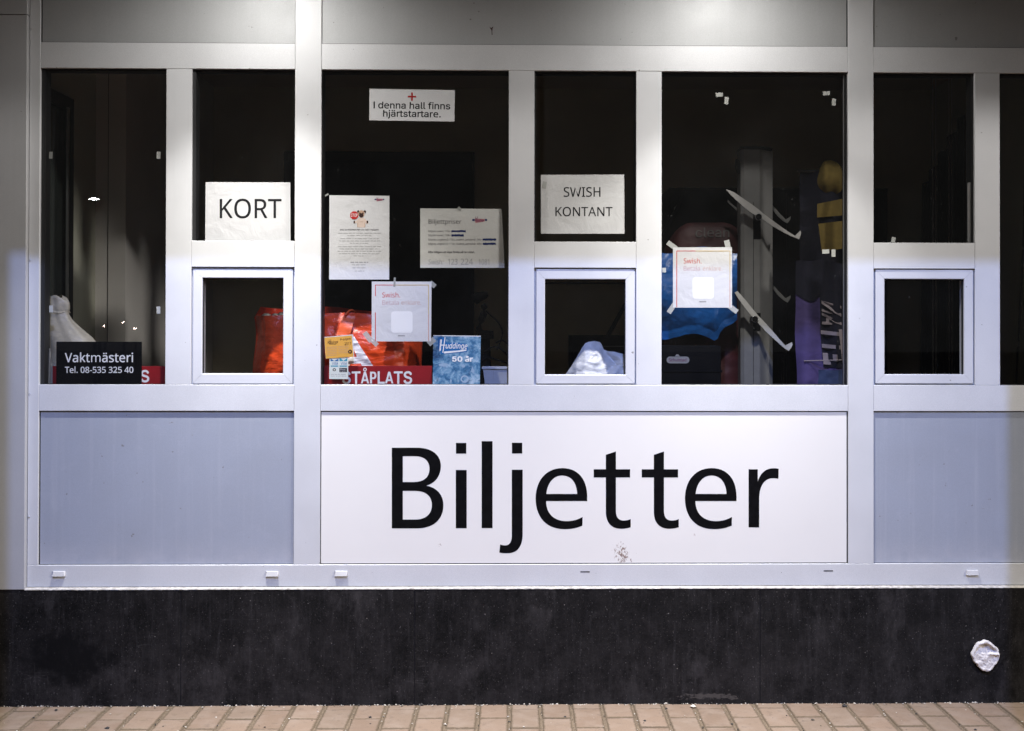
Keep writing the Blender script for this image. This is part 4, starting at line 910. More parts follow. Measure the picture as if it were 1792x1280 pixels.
M['cloth_blue'] = bag_mat('dull_blue_cloth', (0.035, 0.052, 0.12), 0.85, 0.4, 16, spec=0.2)
M['cloth_letter'] = bag_mat('washed_letter_print', (0.26, 0.22, 0.235), 0.8, 0.3, 20, spec=0.2)
M['curtain'] = bag_mat('black_curtain', (0.008, 0.008, 0.009), 0.9, 0.4, 10, spec=0.1)
M['tub'] = plain('white_tub_plastic', (0.70, 0.70, 0.72), 0.4, var=0.05)


def brochure_mat():
    m, nt, b = mat('blue_photo_print')
    vec = coords(nt)
    f = noisetex(nt, vec, 30, 6, 0.66, 0.35)
    g = noisetex(nt, vec, 75, 4, 0.6, 0.2)
    c = ramp(nt, f, [(0.30, (0.012, 0.05, 0.13)), (0.43, (0.05, 0.17, 0.32)), (0.53, (0.18, 0.34, 0.49)), (0.66, (0.48, 0.60, 0.72))])
    c = mixc(nt, ramp(nt, g, [(0.55, 0.0), (0.75, 0.5)]), c, (0.45, 0.58, 0.72))
    c = mixc(nt, ramp(nt, noisetex(nt, vec, 40, 3), [(0.62, 0.0), (0.7, 0.6)]), c, (0.015, 0.045, 0.11))
    nt.links.new(c, b.inputs['Base Color'])
    b.inputs['Roughness'].default_value = 0.35
    return m


M['brochure'] = brochure_mat()


def emit(name, col, strength):
    m, nt, b = mat(name)
    b.inputs['Base Color'].default_value = (0.8, 0.8, 0.8, 1)
    b.inputs['Emission Color'].default_value = (*col, 1)
    b.inputs['Emission Strength'].default_value = strength
    return m


M['lamp_glow'] = emit('downlight_diffuser', WARM, 430.0)
M['led_glow'] = emit('led_panel', (0.9, 0.95, 1.0), 160.0)
M['led_warm'] = emit('distant_lamp', (1.0, 0.72, 0.62), 90.0)

# ================================================================ the ground
ZG = 0.009
WALL = -0.020            # front of the black plinth

ground = mk('ground', [(-40, -60, -0.03), (40, -60, -0.03), (40, 20, -0.03), (-40, 20, -0.03)], [(0, 1, 2, 3)], M['asphalt'])
tag(ground, 'dark asphalt yard stretching away from the building', None, None, 'structure')

pave = MB().grid(lambda u, v: (-4.0 + 8 * u, WALL + 0.004 - 3.6 * v, ZG - 0.0026 + 0.0018 * noise.noise((u * 300, v * 140, 3))), 160, 60).build('pavement', M['sand'], None, (0, WALL, 0), True)
tag(pave, 'sandy bed of the paving along the foot of the building', None, None, 'structure')

PW, PL, GAP = 0.1063, 0.2126, 0.0075


def paver_geo(w, l, seed):
    """one paver seen as a chamfered, slightly worn block; origin at the middle of its top"""
    r = random.Random(seed)
    hw, hl = w / 2 - GAP / 2, l / 2 - GAP * 0.22
    b = 0.0040
    ring = []
    n = 3
    for i in range(n): ring.append((-hw + 2 * hw * i / n, -hl))
    for i in range(n): ring.append((hw, -hl + 2 * hl * i / n))
    for i in range(n): ring.append((hw - 2 * hw * i / n, hl))
    for i in range(n): ring.append((-hw, hl - 2 * hl * i / n))
    v, f = [], []
    m = len(ring)
    jit = [r.uniform(-0.0012, 0.0012) for _ in ring]
    for (x, y), j in zip(ring, jit): v.append((x * (1 - b / hw) + j, y * (1 - b / hl) + j, r.uniform(-0.0004, 0.0004)))
    for (x, y), j in zip(ring, jit): v.append((x + j, y + j, -0.0028))
    for (x, y) in ring: v.append((x, y, -0.03))
    f.append(tuple(range(m)))
    for a in (0, m):
        for i in range(m):
            k = (i + 1) % m
            f.append((a + m + i, a + m + k, a + k, a + i))
    return v, f


def paver_mesh(w, l, seed):
    v, f = paver_geo(w, l, seed)
    me = bpy.data.meshes.new('paver')
    me.from_pydata(v, [], f)
    me.materials.append(M['paver'])
    me.update()
    return me


full = [paver_mesh(PW, PL, s) for s in range(6)]
PAVE_ORG = Vector((0, WALL, 0))
field = MB()
X0 = -0.2335
n_p = 0
for k in range(-18, 22):
    xc = X0 + PW * (k + 0.5)
    first = 0.052 if k % 2 == 0 else 0.052 + PL / 2
    rows = [(0.0, first)]
    d = first
    while d < 3.4:
        rows.append((d, d + PL)); d += PL
    r_k = random.Random(k + 100)
    for i, (d0, d1) in enumerate(rows):
        yc = WALL - (d0 + d1) / 2
        zc = ZG + r_k.uniform(-0.0012, 0.0012)
        tilt = (r_k.uniform(-0.006, 0.006), r_k.uniform(-0.008, 0.008), r_k.uniform(-0.006, 0.006))
        if d0 < 0.62:
            me = full[n_p % 6] if i else paver_mesh(PW, d1 - d0, n_p)
            o = bpy.data.objects.new('paver', me)
            COL.objects.link(o)
            o.parent = pave
            o.location = Vector((xc, yc, zc)) - PAVE_ORG
            o.rotation_euler = tilt
            n_p += 1
        else:
            v, f = paver_geo(PW, d1 - d0, n_p + i * 7)
            m_ = Matrix.Translation((xc, yc, zc)) @ Matrix.Rotation(tilt[2], 4, 'Z')
            field.add([m_ @ Vector(p) for p in v], f)
fo = field.build('paver_field', M['paver'], pave)
tag(fo, None, None, None, 'stuff')

# grit swept against the plinth and lying in the joints
gd, gp = MB(), MB()


def lump(mb, p, r, seed):
    rr = random.Random(seed)
    v = []
    for a, b_ in ((0, 1), (0.9, 0.3), (2.2, 0.25), (3.4, 0.35), (4.6, 0.2), (5.5, 0.3), (0, -0.6)):
        s = r * rr.uniform(0.75, 1.2)
        if b_ == 1 or b_ == -0.6: v.append((p[0], p[1], p[2] + s * b_ * 0.8))
        else: v.append((p[0] + s * math.cos(a) * 1.15, p[1] + s * math.sin(a), p[2] + s * b_ * 0.6))
    f = [(0, i, i % 5 + 1) for i in range(1, 6)] + [(6, i % 5 + 1, i) for i in range(1, 6)]
    mb.add(v, f)


rg = random.Random(3)
for i in range(1500):
    x = rg.uniform(-2.0, 2.2)
    k = rg.random()
    if k < 0.62: y = WALL - abs(rg.gauss(0, 0.008)) - 0.002
    else: y = WALL - rg.uniform(0.0, 0.5)
    if k > 0.62:
        c = round((x - X0) / PW)
        if rg.random() < 0.8: x = X0 + PW * c + rg.gauss(0, 0.004)
    r = abs(rg.gauss(0.0010, 0.0011)) + 0.0006
    lump(gd if rg.random() < 0.5 else gp, (x, y, ZG + r * 0.3), r, i)
g1 = gd.build('dark_grit', M['grit_dark'], None, (0, WALL, ZG))
tag(g1, 'dark crumbs of grit swept against the foot of the plinth', None, None, 'stuff')
g2 = gp.build('pale_grit', M['grit_pale'], None, (0, WALL, ZG))
tag(g2, 'pale crumbs of grit and sand along the paving joints', None, None, 'stuff')

PEB = [(1213, 1238, 5.5, 'grit_pale', 'grey pebble against the plinth below the right half of the big white sign'),
       (1478, 1237, 5, 'grit_dark', 'black crumb against the plinth near the right end of the white sign'),
       (738, 1233.6, 3.6, 'grit_dark', 'black crumb at the foot of the plinth beside its upright joint'),
       (188, 1276, 3.6, 'grit_dark', 'black stone on the second row of pavers at the left'),
       (98, 1244, 3.2, 'grit_dark', 'dark chip lying near the plinth at the far left'),
       (1129, 1262.5, 2.6, 'grit_dark', 'round dark pebble in the middle of a paver below the white sign'),
       (1166, 1241, 2.4, 'grit_dark', 'small black pebble in a joint left of the grey pebble'),
       (1422, 1261, 3.0, 'grit_dark', 'flat black chip on a paver below the right end of the sign'),
       (648, 1256, 2.6, 'grit_dark', 'black crumb on a cross joint below the word on the sign'),
       (1707, 1278, 3.0, 'grit_dark', 'black chip beside the pale patch at the lower right corner'),
       (989, 1255.5, 2.2, 'grit_dark', 'tiny black pebble on a cross joint near the middle'),
       (1281, 1268, 2.4, 'grit_dark', 'small black pebble on a long joint under the sign')]
for px, py, r, mm, lab in PEB:
    # where the sight line meets the paving
    d0 = at(px, py, 0.0) - Vector((0, CAM_Y, CAM_Z))
    k = (ZG - CAM_Z) / d0.z
    p = Vector((0, CAM_Y, CAM_Z)) + d0 * k
    mb = MB(); lump(mb, (p.x, min(p.y, WALL - 0.006), ZG + r * 0.0004), r * 0.0021, int(px))
    o = mb.build('pebble', M[mm], None, (p.x, p.y, ZG))
    tag(o, lab, 'pebble', 'pebbles on the paving')

# ================================================================ the ticket booth
BOOTH = thing('ticket_booth', 'grey aluminium ticket booth front with dark windows above a black plinth', 'ticket booth', (0.2, 0, 0))
GX = dict(a=-1.6623, b=-1.2252, b2=-1.1362, c=-.7764, d=-.6846, e=-.0279, e2=.0617, f=.4206, f2=.5103, g=1.1698, h=1.2601, i=1.6201, i2=1.7094, j=2.1465)
GZ = dict(t0=2.3152, t1=2.2251, k=1.6231, o=1.5318, m2=1.1199, m3=1.0287, b1=.4928, bot=.4162)
ZTOP = 2.67
FD = 0.070


def member(name, x0, x1, z0, z1, y0=0.0, b=0.0009, m='frame'):
    return MB().bbox(x0, x1, y0, FD, z0, z1, b).build(name, M[m], BOOTH)


SEAM = 0.0005
for x0, x1 in ((-1.699, GX['a']), (GX['c'], GX['d']), (GX['g'], GX['h']), (GX['j'], 2.184)):
    member('mullion', x0, x1, GZ['b1'] - 0.0005, ZTOP)
for x0, x1 in ((GX['b'], GX['b2']), (GX['e'], GX['e2']), (GX['f'], GX['f2']), (GX['i'], GX['i2'])):
    member('mullion', x0, x1, GZ['m2'] + SEAM, GZ['t1'] - SEAM, 0.0012)
BAYS = ((GX['a'], GX['c']), (GX['d'], GX['g']), (GX['h'], GX['j']))
for x0, x1 in BAYS:
    member('rail', x0 + SEAM, x1 - SEAM, GZ['t1'], GZ['t0'], 0.0006)
    member('rail', x0 + SEAM, x1 - SEAM, GZ['m3'], GZ['m2'], 0.0006)
    member('rail', x0 + SEAM, x1 - SEAM, 2.60, 2.668, 0.0006)
member('sill_rail', -1.699, 2.184, GZ['bot'], GZ['b1'] - 0.001, -0.0006)
for x0, x1 in ((GX['b2'], GX['c']), (GX['e2'], GX['f']), (GX['h'], GX['i'])):
    member('rail', x0 + SEAM, x1 - SEAM, GZ['o'], GZ['k'], 0.0010)

# panels above and below the windows, each in a black gasket
def gasket(name, x0, x1, z0, z1, t, y, l=None, r=None, top=None, bot=None, parent=BOOTH):
    mb = MB()
    l = t if l is None else l; r = t if r is None else r; top = t if top is None else top; bot = t if bot is None else bot
    ye = FD - 0.004
    mb.box(x0, x1, y, ye, z1 - top, z1)
    if bot: mb.box(x0, x1, y, ye, z0, z0 + bot)
    mb.box(x0, x0 + l, y + 0.0003, ye, z0 + bot, z1 - top)
    mb.box(x1 - r, x1, y + 0.0003, ye, z0 + bot, z1 - top)
    return mb.build(name, M['gasket'], parent)


E_ = 0.0004
for i, (x0, x1) in enumerate(BAYS):
    lg, rg_ = ((0.0048, 0.0016), (0.0016, 0.0048), (0.0026, 0.0026))[i]
    gasket('gasket', x0 - E_, x1 + E_, GZ['t0'] - E_, 2.60 + E_, 0.003, 0.0068, lg, rg_, 0.003, 0.0024)
    MB().box(x0 + lg, x1 - rg_, 0.0062, 0.05, GZ['t0'] + 0.0022, 2.5972).build('upper_panel', M['panel'], BOOTH)
    if i != 1:
        gasket('gasket', x0 - E_, x1 + E_, GZ['b1'] - E_, GZ['m3'] + E_, 0.003, 0.0092, 0.0048 if i == 0 else 0.0028, 0.0022, 0.0040, 0.0016)
        MB().box(x0 + (0.0044 if i == 0 else 0.0026), x1 - 0.002, 0.0086, 0.05, GZ['b1'] + 0.0012, GZ['m3'] - 0.0036).build('lower_panel', M['lower_panel'], BOOTH)
    else:
        gasket('gasket', x0 - E_, x1 + E_, GZ['b1'] - E_, GZ['m3'] + E_, 0.003, 0.0068, 0.0034, 0.0048, 0.0042, 0.0030)

# drip ledge of sealant, plinth in cast lengths
xs = [-3.2, -1.163, -0.3525, 0.854, 2.06, 3.4]
for x0, x1 in zip(xs, xs[1:]):
    w = 0.0012
    MB().bbox(x0 + w, x1 - w, WALL, 0.12, -0.1, GZ['bot'] - 0.0045, 0.0015).build('plinth', M['plinth'], BOOTH)
MB().box(-3.2, 3.4, WALL + 0.004, 0.11, -0.1, GZ['bot'] - 0.007).build('plinth_joint', M['slot'], BOOTH)
rs = random.Random(11)
mb = MB()
x = -1.70
prev = None
while x < 2.19:
    h = 0.0042 + 0.0022 * noise.noise((x * 9, 0, 0)) + 0.0012 * noise.noise((x * 60, 4, 0))
    yy = WALL - 0.0012 - 0.0016 * max(0, noise.noise((x * 22, 9, 1)))
    lo = GZ['bot'] - 0.0062 - 0.0022 * max(0, noise.noise((x * 45, 2, 7)))
    cur = [(x, yy, lo), (x, yy, GZ['bot'] - 0.0052 + h * 0.55), (x, -0.002, GZ['bot'] - 0.0012 + h * 0.1)]
    if prev:
        n = len(mb.v)
        mb.v += [Vector(p) for p in prev + cur]
        mb.f += [(n, n + 3, n + 4, n + 1), (n + 1, n + 4, n + 5, n + 2)]
    prev = cur
    x += 0.006
mb.build('sealant_strip', M['caulk'], BOOTH, smooth=True)

# cladding left and right of the booth front, standing 2 cm proud of it
for s, (x0, x1) in ((-1, (-3.2, -1.7005)), (1, (2.1855, 3.4))):
    for z0, z1 in ((GZ['bot'] - 0.004, 2.4038), (2.4066, ZTOP)):
        MB().bbox(x0, x1, -0.0225, FD, z0, z1, 0.0008).build('cladding_panel', M['cladding'], BOOTH)
    for zz in (1.553, 1.087, 2.36, 0.66):
        xx = -1.694 if s < 0 else 2.179
        MB().lathe((xx, -0.0002, zz), [(0.0034, 0.0), (0.0034, 0.0012), (0.0016, 0.0020)], 10, 'y').build('screw', M['screw'], BOOTH)

# weep-hole caps and open slots along the sill
for px, py in ((103.5, 1004), (476.5, 1004), (597, 1003.5), (1701, 1002), (1907, 1001.5)):
    p = at(px, py, 0)
    w, h, d = 0.0225, 0.0085, 0.010
    mb = MB()
    v = [(p.x - w, -0.0006, p.z - h), (p.x + w, -0.0006, p.z - h), (p.x + w, -0.0006, p.z + h), (p.x - w, -0.0006, p.z + h),
         (p.x - w + .0015, -d, p.z - h), (p.x + w - .0015, -d, p.z - h), (p.x + w - .0045, -d + .003, p.z + h - .0012), (p.x - w + .0045, -d + .003, p.z + h - .0012)]
    mb.add(v, [(4, 5, 6, 7), (0, 4, 7, 3), (5, 1, 2, 6), (7, 6, 2, 3), (0, 1, 5, 4)])
    mb.build('drain_cap', M['cap'], BOOTH)
for px, py in ((1024, 1001), (1449.5, 999.3)):
    p = at(px, py, 0)
    MB().box(p.x - 0.0165, p.x + 0.0165, -0.0011, 0.0, p.z - 0.0018, p.z + 0.0018).build('drain_slot', M['slot'], BOOTH)

ink('scuff_mark', [[[(857, 47), (859.4, 49.5), (861.6, 47.6), (863.4, 47), (862, 50.5), (861.4, 56), (862, 61.5), (860.4, 61), (860.2, 54), (859, 51.5), (857.6, 50)]]], lambda x, y: at(x, y, 0.0058), plain('rust_brown_mark', (0.06, 0.035, 0.03), 0.8), BOOTH)

# windows
def window(x0, x1, z0, z1, y=0.013, t=0.004, l=None, r=None):
    w = gasket('window', x0 - E_, x1 + E_, z0 - E_, z1 + E_, t, y, l, r, 0.0075, 0.0018)  # top bar thickened to take in the shadow line under the frame
    MB().box(x0 + 0.001, x1 - 0.001, y + 0.004, y + 0.010, z0 + 0.0014, z1 - 0.004).build('glass_pane', M['glass'], w)
    return w


window(GX['a'], GX['b'], GZ['m2'], GZ['t1'], l=0.014, r=0.003)
w2 = window(GX['b2'], GX['c'], GZ['k'], GZ['t1'], l=0.012, r=0.003)
window(GX['d'], GX['e'], GZ['m2'], GZ['t1'], l=0.005, r=0.003)
window(GX['e2'], GX['f'], GZ['k'], GZ['t1'], l=0.005, r=0.004)
window(GX['f2'], GX['g'], GZ['m2'], GZ['t1'], l=0.002, r=0.004)
w6 = window(GX['h'], GX['i'], GZ['k'], GZ['t1'], l=0.003, r=0.008)
window(GX['i2'], GX['j'], GZ['m2'], GZ['t1'], l=0.003, r=0.014)
# pale glazing strips standing in the edge of two windows
for par, px0, px1, py0 in ((w2, 339.5, 344.0, 316), (w6, 1694.0, 1699.5, 320)):
    a, b_ = at(px0, py0, 0.03), at(px1, 424, 0.03)
    MB().box(a.x, b_.x, 0.024, 0.036, GZ['k'] - 0.002, a.z).build('glazing_strip', M['cap'], par)
a, b_ = at(1475.0, 130, 0.03), at(1476.6, 674, 0.03)
MB().box(a.x, b_.x, 0.024, 0.03, GZ['m2'], GZ['t1'] - 0.006).build('glazing_strip', M['chrome'], BOOTH)

# serving hatches: a mitred sash in the lower half of each narrow window
def hatch(x0, x1, ox0, ox1, oz0, oz1, ix0, ix1, iz0, iz1):
    """opening x0..x1, sash outer edge, sash inner edge"""
    y = 0.0065
    mb = MB()
    g = 0.00035
    b = 0.0012
    yb = 0.055

    def bar(o0, o1, i0, i1):
        # outer edge o0->o1, inner edge i0->i1 (x, z); front face chamfered
        def ins(p, q, k): return (p[0] + (q[0] - p[0]) * k, p[1] + (q[1] - p[1]) * k)
        O0, O1, I0, I1 = ins(o0, i0, .06), ins(o1, i1, .06), ins(i0, o0, .06), ins(i1, o1, .06)
        v = [(O0[0], y, O0[1]), (O1[0], y, O1[1]), (I1[0], y, I1[1]), (I0[0], y, I0[1]),
             (o0[0], y + b, o0[1]), (o1[0], y + b, o1[1]), (i1[0], y + b, i1[1]), (i0[0], y + b, i0[1]),
             (o0[0], yb, o0[1]), (o1[0], yb, o1[1]), (i1[0], yb, i1[1]), (i0[0], yb, i0[1])]
        f = [(0, 1, 2, 3)]
        for a_, c_ in ((0, 4), (4, 8)):
            for i in range(4):
                j = (i + 1) % 4
                f.append((c_ + i, c_ + j, a_ + j, a_ + i))
        mb.add(v, f)
    bar((ox0 + g, oz1), (ox1 - g, oz1), (ix0 + g, iz1), (ix1 - g, iz1))
    bar((ox1, oz1 - g), (ox1, oz0 + g), (ix1, iz1 - g), (ix1, iz0 + g))
    bar((ox1 - g, oz0), (ox0 + g, oz0), (ix1 - g, iz0), (ix0 + g, iz0))
    bar((ox0, oz0 + g), (ox0, oz1 - g), (ix0, iz0 + g), (ix0, iz1 - g))
    h = mb.build('hatch', M['sash'], BOOTH)
    k = MB()
    yg = 0.016
    k.box(x0 - E_, x1 + E_, yg, 0.066, oz1 + 0.0006, GZ['o'] + E_)
    k.box(x0 - E_, x1 + E_, yg, 0.066, GZ['m2'] - E_, oz0 - 0.0006)
    k.box(x0 - E_, ox0 - 0.0006, yg, 0.066, oz0 - 0.0006, oz1 + 0.0006)
    k.box(ox1 + 0.0006, x1 + E_, yg, 0.066, oz0 - 0.0006, oz1 + 0.0006)
    k.build('hatch_rebate', M['sash'], h)
    q = MB()
    t = 0.0022
    q.box(ix0 - E_, ix1 + E_, 0.0165, 0.03, iz1 - 0.0045, iz1 + E_)
    q.box(ix0 - E_, ix0 + t, 0.0165, 0.03, iz0, iz1 - 0.0045)
    q.box(ix1 - t, ix1 + E_, 0.0165, 0.03, iz0, iz1 - 0.0045)
    q.build('hatch_gasket', M['gasket'], h)
    MB().box(ix0, ix1, 0.020, 0.026, iz0 - 0.002, iz1).build('glass_pane', M['glass'], h)
    return h


def X(px, y=0.006): return at(px, 570, y).x
def Z(py, px, y=0.006): return at(px, py, y).z


h1 = hatch(GX['b2'], GX['c'], X(337.2), X(512.3), Z(672.2, 425), Z(471, 425), X(353.6), X(495.6), Z(654.3, 425), Z(486.6, 425))
h2 = hatch(GX['e2'], GX['f'], X(938), X(1111.2), Z(672, 1024), Z(471.8, 1024), X(953.4), X(1094.6), Z(656.2, 1024), Z(489, 1024))
h3 = hatch(GX['h'], GX['i'], X(1532.3), X(1703.6), Z(671.5, 1618), Z(472.5, 1618), X(1548), X(1687.5), Z(655.7, 1618), Z(488.6, 1618))

# the booth's room
RX0, RX1, RY, RZ = -1.745, 2.235, 2.40, 2.60
th = 0.08
MB().box(RX0 - th, RX1 + th, RY, RY + th, 0.0, 2.9).build('back_wall', M['wall_in'], BOOTH)
MB().box(RX0 - th, RX0, FD + .001, RY - .001, 0.0, 2.9).build('side_wall', M['side_in'], BOOTH)
MB().box(RX1, RX1 + th, FD + .001, RY - .001, 0.0, 2.9).build('side_wall', M['side_in'], BOOTH)
MB().box(RX0 + .001, RX1 - .001, FD + .001, RY - .001, RZ, RZ + 0.05).build('room_ceiling', M['ceil_in'], BOOTH)
MB().box(RX0 + .001, RX1 - .001, FD + .001, RY - .001, 0.0, 0.02).build('room_floor', M['floor_in'], BOOTH)
MB().box(RX0 + .001, RX1 - .001, FD + .001, FD + 0.03, 0.021, GZ['m3']).build('apron_wall', M['side_in'], BOOTH)
MB().box(RX0 + .001, RX1 - .001, FD + .001, FD + 0.03, GZ['t0'] + .05, RZ - .001).build('head_wall', M['side_in'], BOOTH)
MB().box(RX0 + .001, RX0 + 0.125, 0.85, RY - .002, 0.021, RZ - .001).build('pilaster', M['pilaster'], BOOTH)
MB().box(RX0 + 0.052, RX0 + 0.0535, 0.848, 0.8499, 0.022, RZ - .002).build('pilaster_joint', M['black'], BOOTH)
# canopy over the front
MB().box(-3.2, 3.4, -1.2, FD, ZTOP + 0.001, ZTOP + 0.16).build('canopy', M['soffit'], BOOTH)
MB().box(-3.2, 3.4, -1.25, -1.201, ZTOP - 0.01, ZTOP + 0.30).build('canopy_fascia', M['cladding'], BOOTH)
MB().box(-3.2, 3.4, FD + 0.001, RY + th, 2.901, ZTOP + 0.30).build('roof_block', M['soffit'], BOOTH)

# side window in the left wall, its black frame seen edge-on
sw = MB()
for z0, z1, y0, y1 in ((2.155, 2.20, 0.09, 0.50), (0.98, 1.02, 0.09, 0.50)):
    sw.box(RX0 + 0.0005, RX0 + 0.03, y0, y1, z0, z1)
sw.box(RX0 + 0.0005, RX0 + 0.03, 0.455, 0.50, 1.02, 2.155)
sw.box(RX0 + 0.0005, RX0 + 0.03, 0.09, 0.115, 1.02, 2.155)
side_win = sw.build('side_window', M['black_gloss'], BOOTH)
MB().box(RX0 + 0.030, RX0 + 0.038, 0.415, 0.428, 1.02, 2.155).build('steel_trim', M['chrome'], side_win)
MB().box(RX0 + 0.004, RX0 + 0.008, 0.115, 0.455, 1.02, 2.155).build('side_pane', plain('dark_side_glass', (0.05, 0.06, 0.055), 0.15), side_win)

# black door and frame in the back wall, door leaf flush
p0, p1 = at(497, 265, RY - .03), at(830, 265, RY - .03)
door = MB().box(p0.x, p1.x, RY - 0.03, RY - 0.001, 0.021, p0.z).build('door', M['black'], BOOTH)
q = at(560, 281, RY - .034)
MB().box(p0.x + .02, p1.x - .02, RY - 0.036, RY - 0.0305, q.z, p0.z - 0.006).build('door_head', plain('charcoal_trim', (0.018, 0.018, 0.018), 0.5), door)

# ---------------------------------------------------------------- the big sign
SIGN = thing('ticket_sign', 'large white board reading Biljetter in black below the middle windows', 'sign', ((GX['d'] + GX['g']) / 2, 0, GZ['b1']))
MB().box(GX['d'] + 0.0030, GX['g'] - 0.0044, 0.0058, 0.03, GZ['b1'] + 0.0026, GZ['m3'] - 0.0040).build('board', M['sign'], SIGN)


def z1(*c): return tuple((v / 4.2667 + (670 if i % 2 == 0 else 760)) for i, v in enumerate(c))
def z2(*c): return tuple((v / 4.48 + (1000 if i % 2 == 0 else 760)) for i, v in enumerate(c))
def sh(poly, dx): return [(x + dx, y) for x, y in poly]


L_B = [bez(z1(67, 102), z1(255, 102), z1(372, 102, 433, 160, 433, 238), z1(433, 308, 395, 365, 325, 385), z1(405, 400, 452, 455, 452, 530), z1(452, 640, 375, 704, 258, 704), z1(67, 704)),
       bez(z1(149, 165), z1(240, 165), z1(310, 165, 348, 200, 348, 258), z1(348, 325, 305, 358, 225, 358), z1(149, 358)),
       bez(z1(149, 424), z1(240, 424), z1(320, 424, 366, 462, 366, 530), z1(366, 600, 318, 638, 240, 638), z1(149, 638))]
L_i = [[z1(546, 66), z1(623, 66), z1(623, 146), z1(546, 146)], [z1(545, 268), z1(626, 268), z1(626, 703), z1(545, 703)]]
L_l = [[z1(738, 53), z1(819, 53), z1(819, 702), z1(738, 702)]]
L_j = [[z1(964, 65), z1(1041, 65), z1(1041, 145), z1(964, 145)],
       bez(z1(963, 266), z1(1044, 266), z1(1044, 745), z1(1044, 840, 1005, 890, 930, 890), z1(905, 890, 885, 888, 870, 885), z1(876, 824), z1(885, 828, 900, 831, 912, 831), z1(945, 831, 963, 808, 963, 750))]
L_e = [bez(z1(1526, 500), z1(1219, 500), z1(1219, 595, 1280, 650, 1370, 650), z1(1415, 650, 1455, 640, 1492, 618), z1(1490, 683), z1(1450, 702, 1405, 710, 1358, 710), z1(1220, 710, 1141, 620, 1141, 480), z1(1141, 345, 1220, 254, 1340, 254), z1(1460, 254, 1526, 340, 1526, 470)),
       bez(z1(1221, 447), z1(1451, 447), z1(1448, 360, 1405, 309, 1340, 309), z1(1270, 309, 1228, 370, 1221, 447))]
L_t = [bez(z2(175, 276), z2(270, 276), z2(270, 162), z2(349, 136), z2(349, 276), z2(460, 276), z2(460, 340), z2(349, 340), z2(349, 600), z2(349, 655, 372, 678, 410, 678), z2(430, 678, 448, 674, 465, 666), z2(465, 730), z2(440, 738, 418, 742, 390, 742), z2(310, 742, 270, 690, 270, 610), z2(270, 340), z2(175, 340))]
L_r = [bez(z2(1389, 276), z2(1461, 276), z2(1461, 372), z2(1480, 308, 1520, 268, 1585, 268), z2(1600, 268, 1612, 269, 1625, 272), z2(1623, 350), z2(1610, 347, 1595, 346, 1580, 346), z2(1510, 346, 1472, 410, 1472, 510), z2(1472, 731), z2(1389, 731))]
L_t2 = [sh(p, 376.5 / 4.48) for p in L_t]
L_e2 = [sh(p, 261.3) for p in L_e]
for nm, g in zip('Biljetter', (L_B, L_i, L_l, L_j, L_e, L_t, L_t2, L_e2, L_r)):
    ink('letter', [g], lambda x, y: at(x, y, 0.0054), M['letter_black'], SIGN)

# ================================================================ papers and signs in the windows
def sheet(name, label, cat, corners, y, m, amp=0.0006, seed=0, nx=14, ny=10, group=None, thick=0.0004, freq=0.9):
    """a sheet of paper hung just behind the pane; corners TL, TR, BR, BL in photo pixels"""
    TL, TR, BR, BL = (Vector(c) for c in corners)
    cx = sum(c[0] for c in corners) / 4
    bot = at(cx, max(c[1] for c in corners), y)
    t = thing(name, label, cat, bot, group)
    w = (TR - TL).length; h = (BL - TL).length

    def hgt(px, py):
        return amp * (noise.noise((px / 100 * freq * 2.0, py / 100 * freq * 2.0, seed * 3.7)) + 0.07 * noise.noise((px / 100 * freq * 5, py / 100 * freq * 4, seed + 9)))

    def surf(px, py, off=0.0):
        return at(px, py, y + hgt(px, py) - off)
    mb = MB()
    mb.grid(lambda u, v: surf(*((TL.lerp(TR, u)).lerp(BL.lerp(BR, u), v)), 0.0), nx, ny)
    n = len(mb.v)
    mb.grid(lambda u, v: surf(*((TL.lerp(TR, u)).lerp(BL.lerp(BR, u), v)), -thick), nx, ny)
    for i in range((nx * ny), len(mb.f)): mb.f[i] = mb.f[i][::-1]

    def rim(ids):
        for a, b in zip(ids, ids[1:]): mb.f.append((a, b, b + n, a + n))
    W_ = nx + 1
    rim([i for i in range(W_)][::-1]); rim([ny * W_ + i for i in range(W_)])
    rim([j * W_ for j in range(ny + 1)]); rim([j * W_ + nx for j in range(ny + 1)][::-1])
    mb.build('sheet', m, t, smooth=False)
    return t, (lambda px, py, k=1: surf(px, py, 0.00028 * k))


def tape(parent, cx, cy, w, h, ang, y, m='tape'):
    c, s = math.cos(R(ang)), math.sin(R(ang))
    q = [(cx + a * w / 2 * c - b * h / 2 * s, cy + a * w / 2 * s + b * h / 2 * c) for a, b in ((-1, -1), (1, -1), (1, 1), (-1, 1))]
    a = [at(x, yy, y) for x, yy in q]; b = [at(x, yy, y - 0.0002) for x, yy in q]
    return mk('tape', b + a, [(0, 3, 2, 1), (4, 5, 6, 7), (0, 1, 5, 4), (1, 2, 6, 5), (2, 3, 7, 6), (3, 0, 4, 7)], M[m], parent)


YP = 0.0262

# KORT
t, s = sheet('paper_notice', 'white sheet reading KORT in black capitals, in the second window from the left', 'notice',
             ((360, 319), (508, 319.5), (508.5, 423), (359, 422.5)), YP, M['paper_creased'], 0.0013, 1, 30, 20)
ink('lettering', line('KORT', 'N', 380.5, 382, 33.2, 112.5, bold=9), s, M['ink_black'], t)

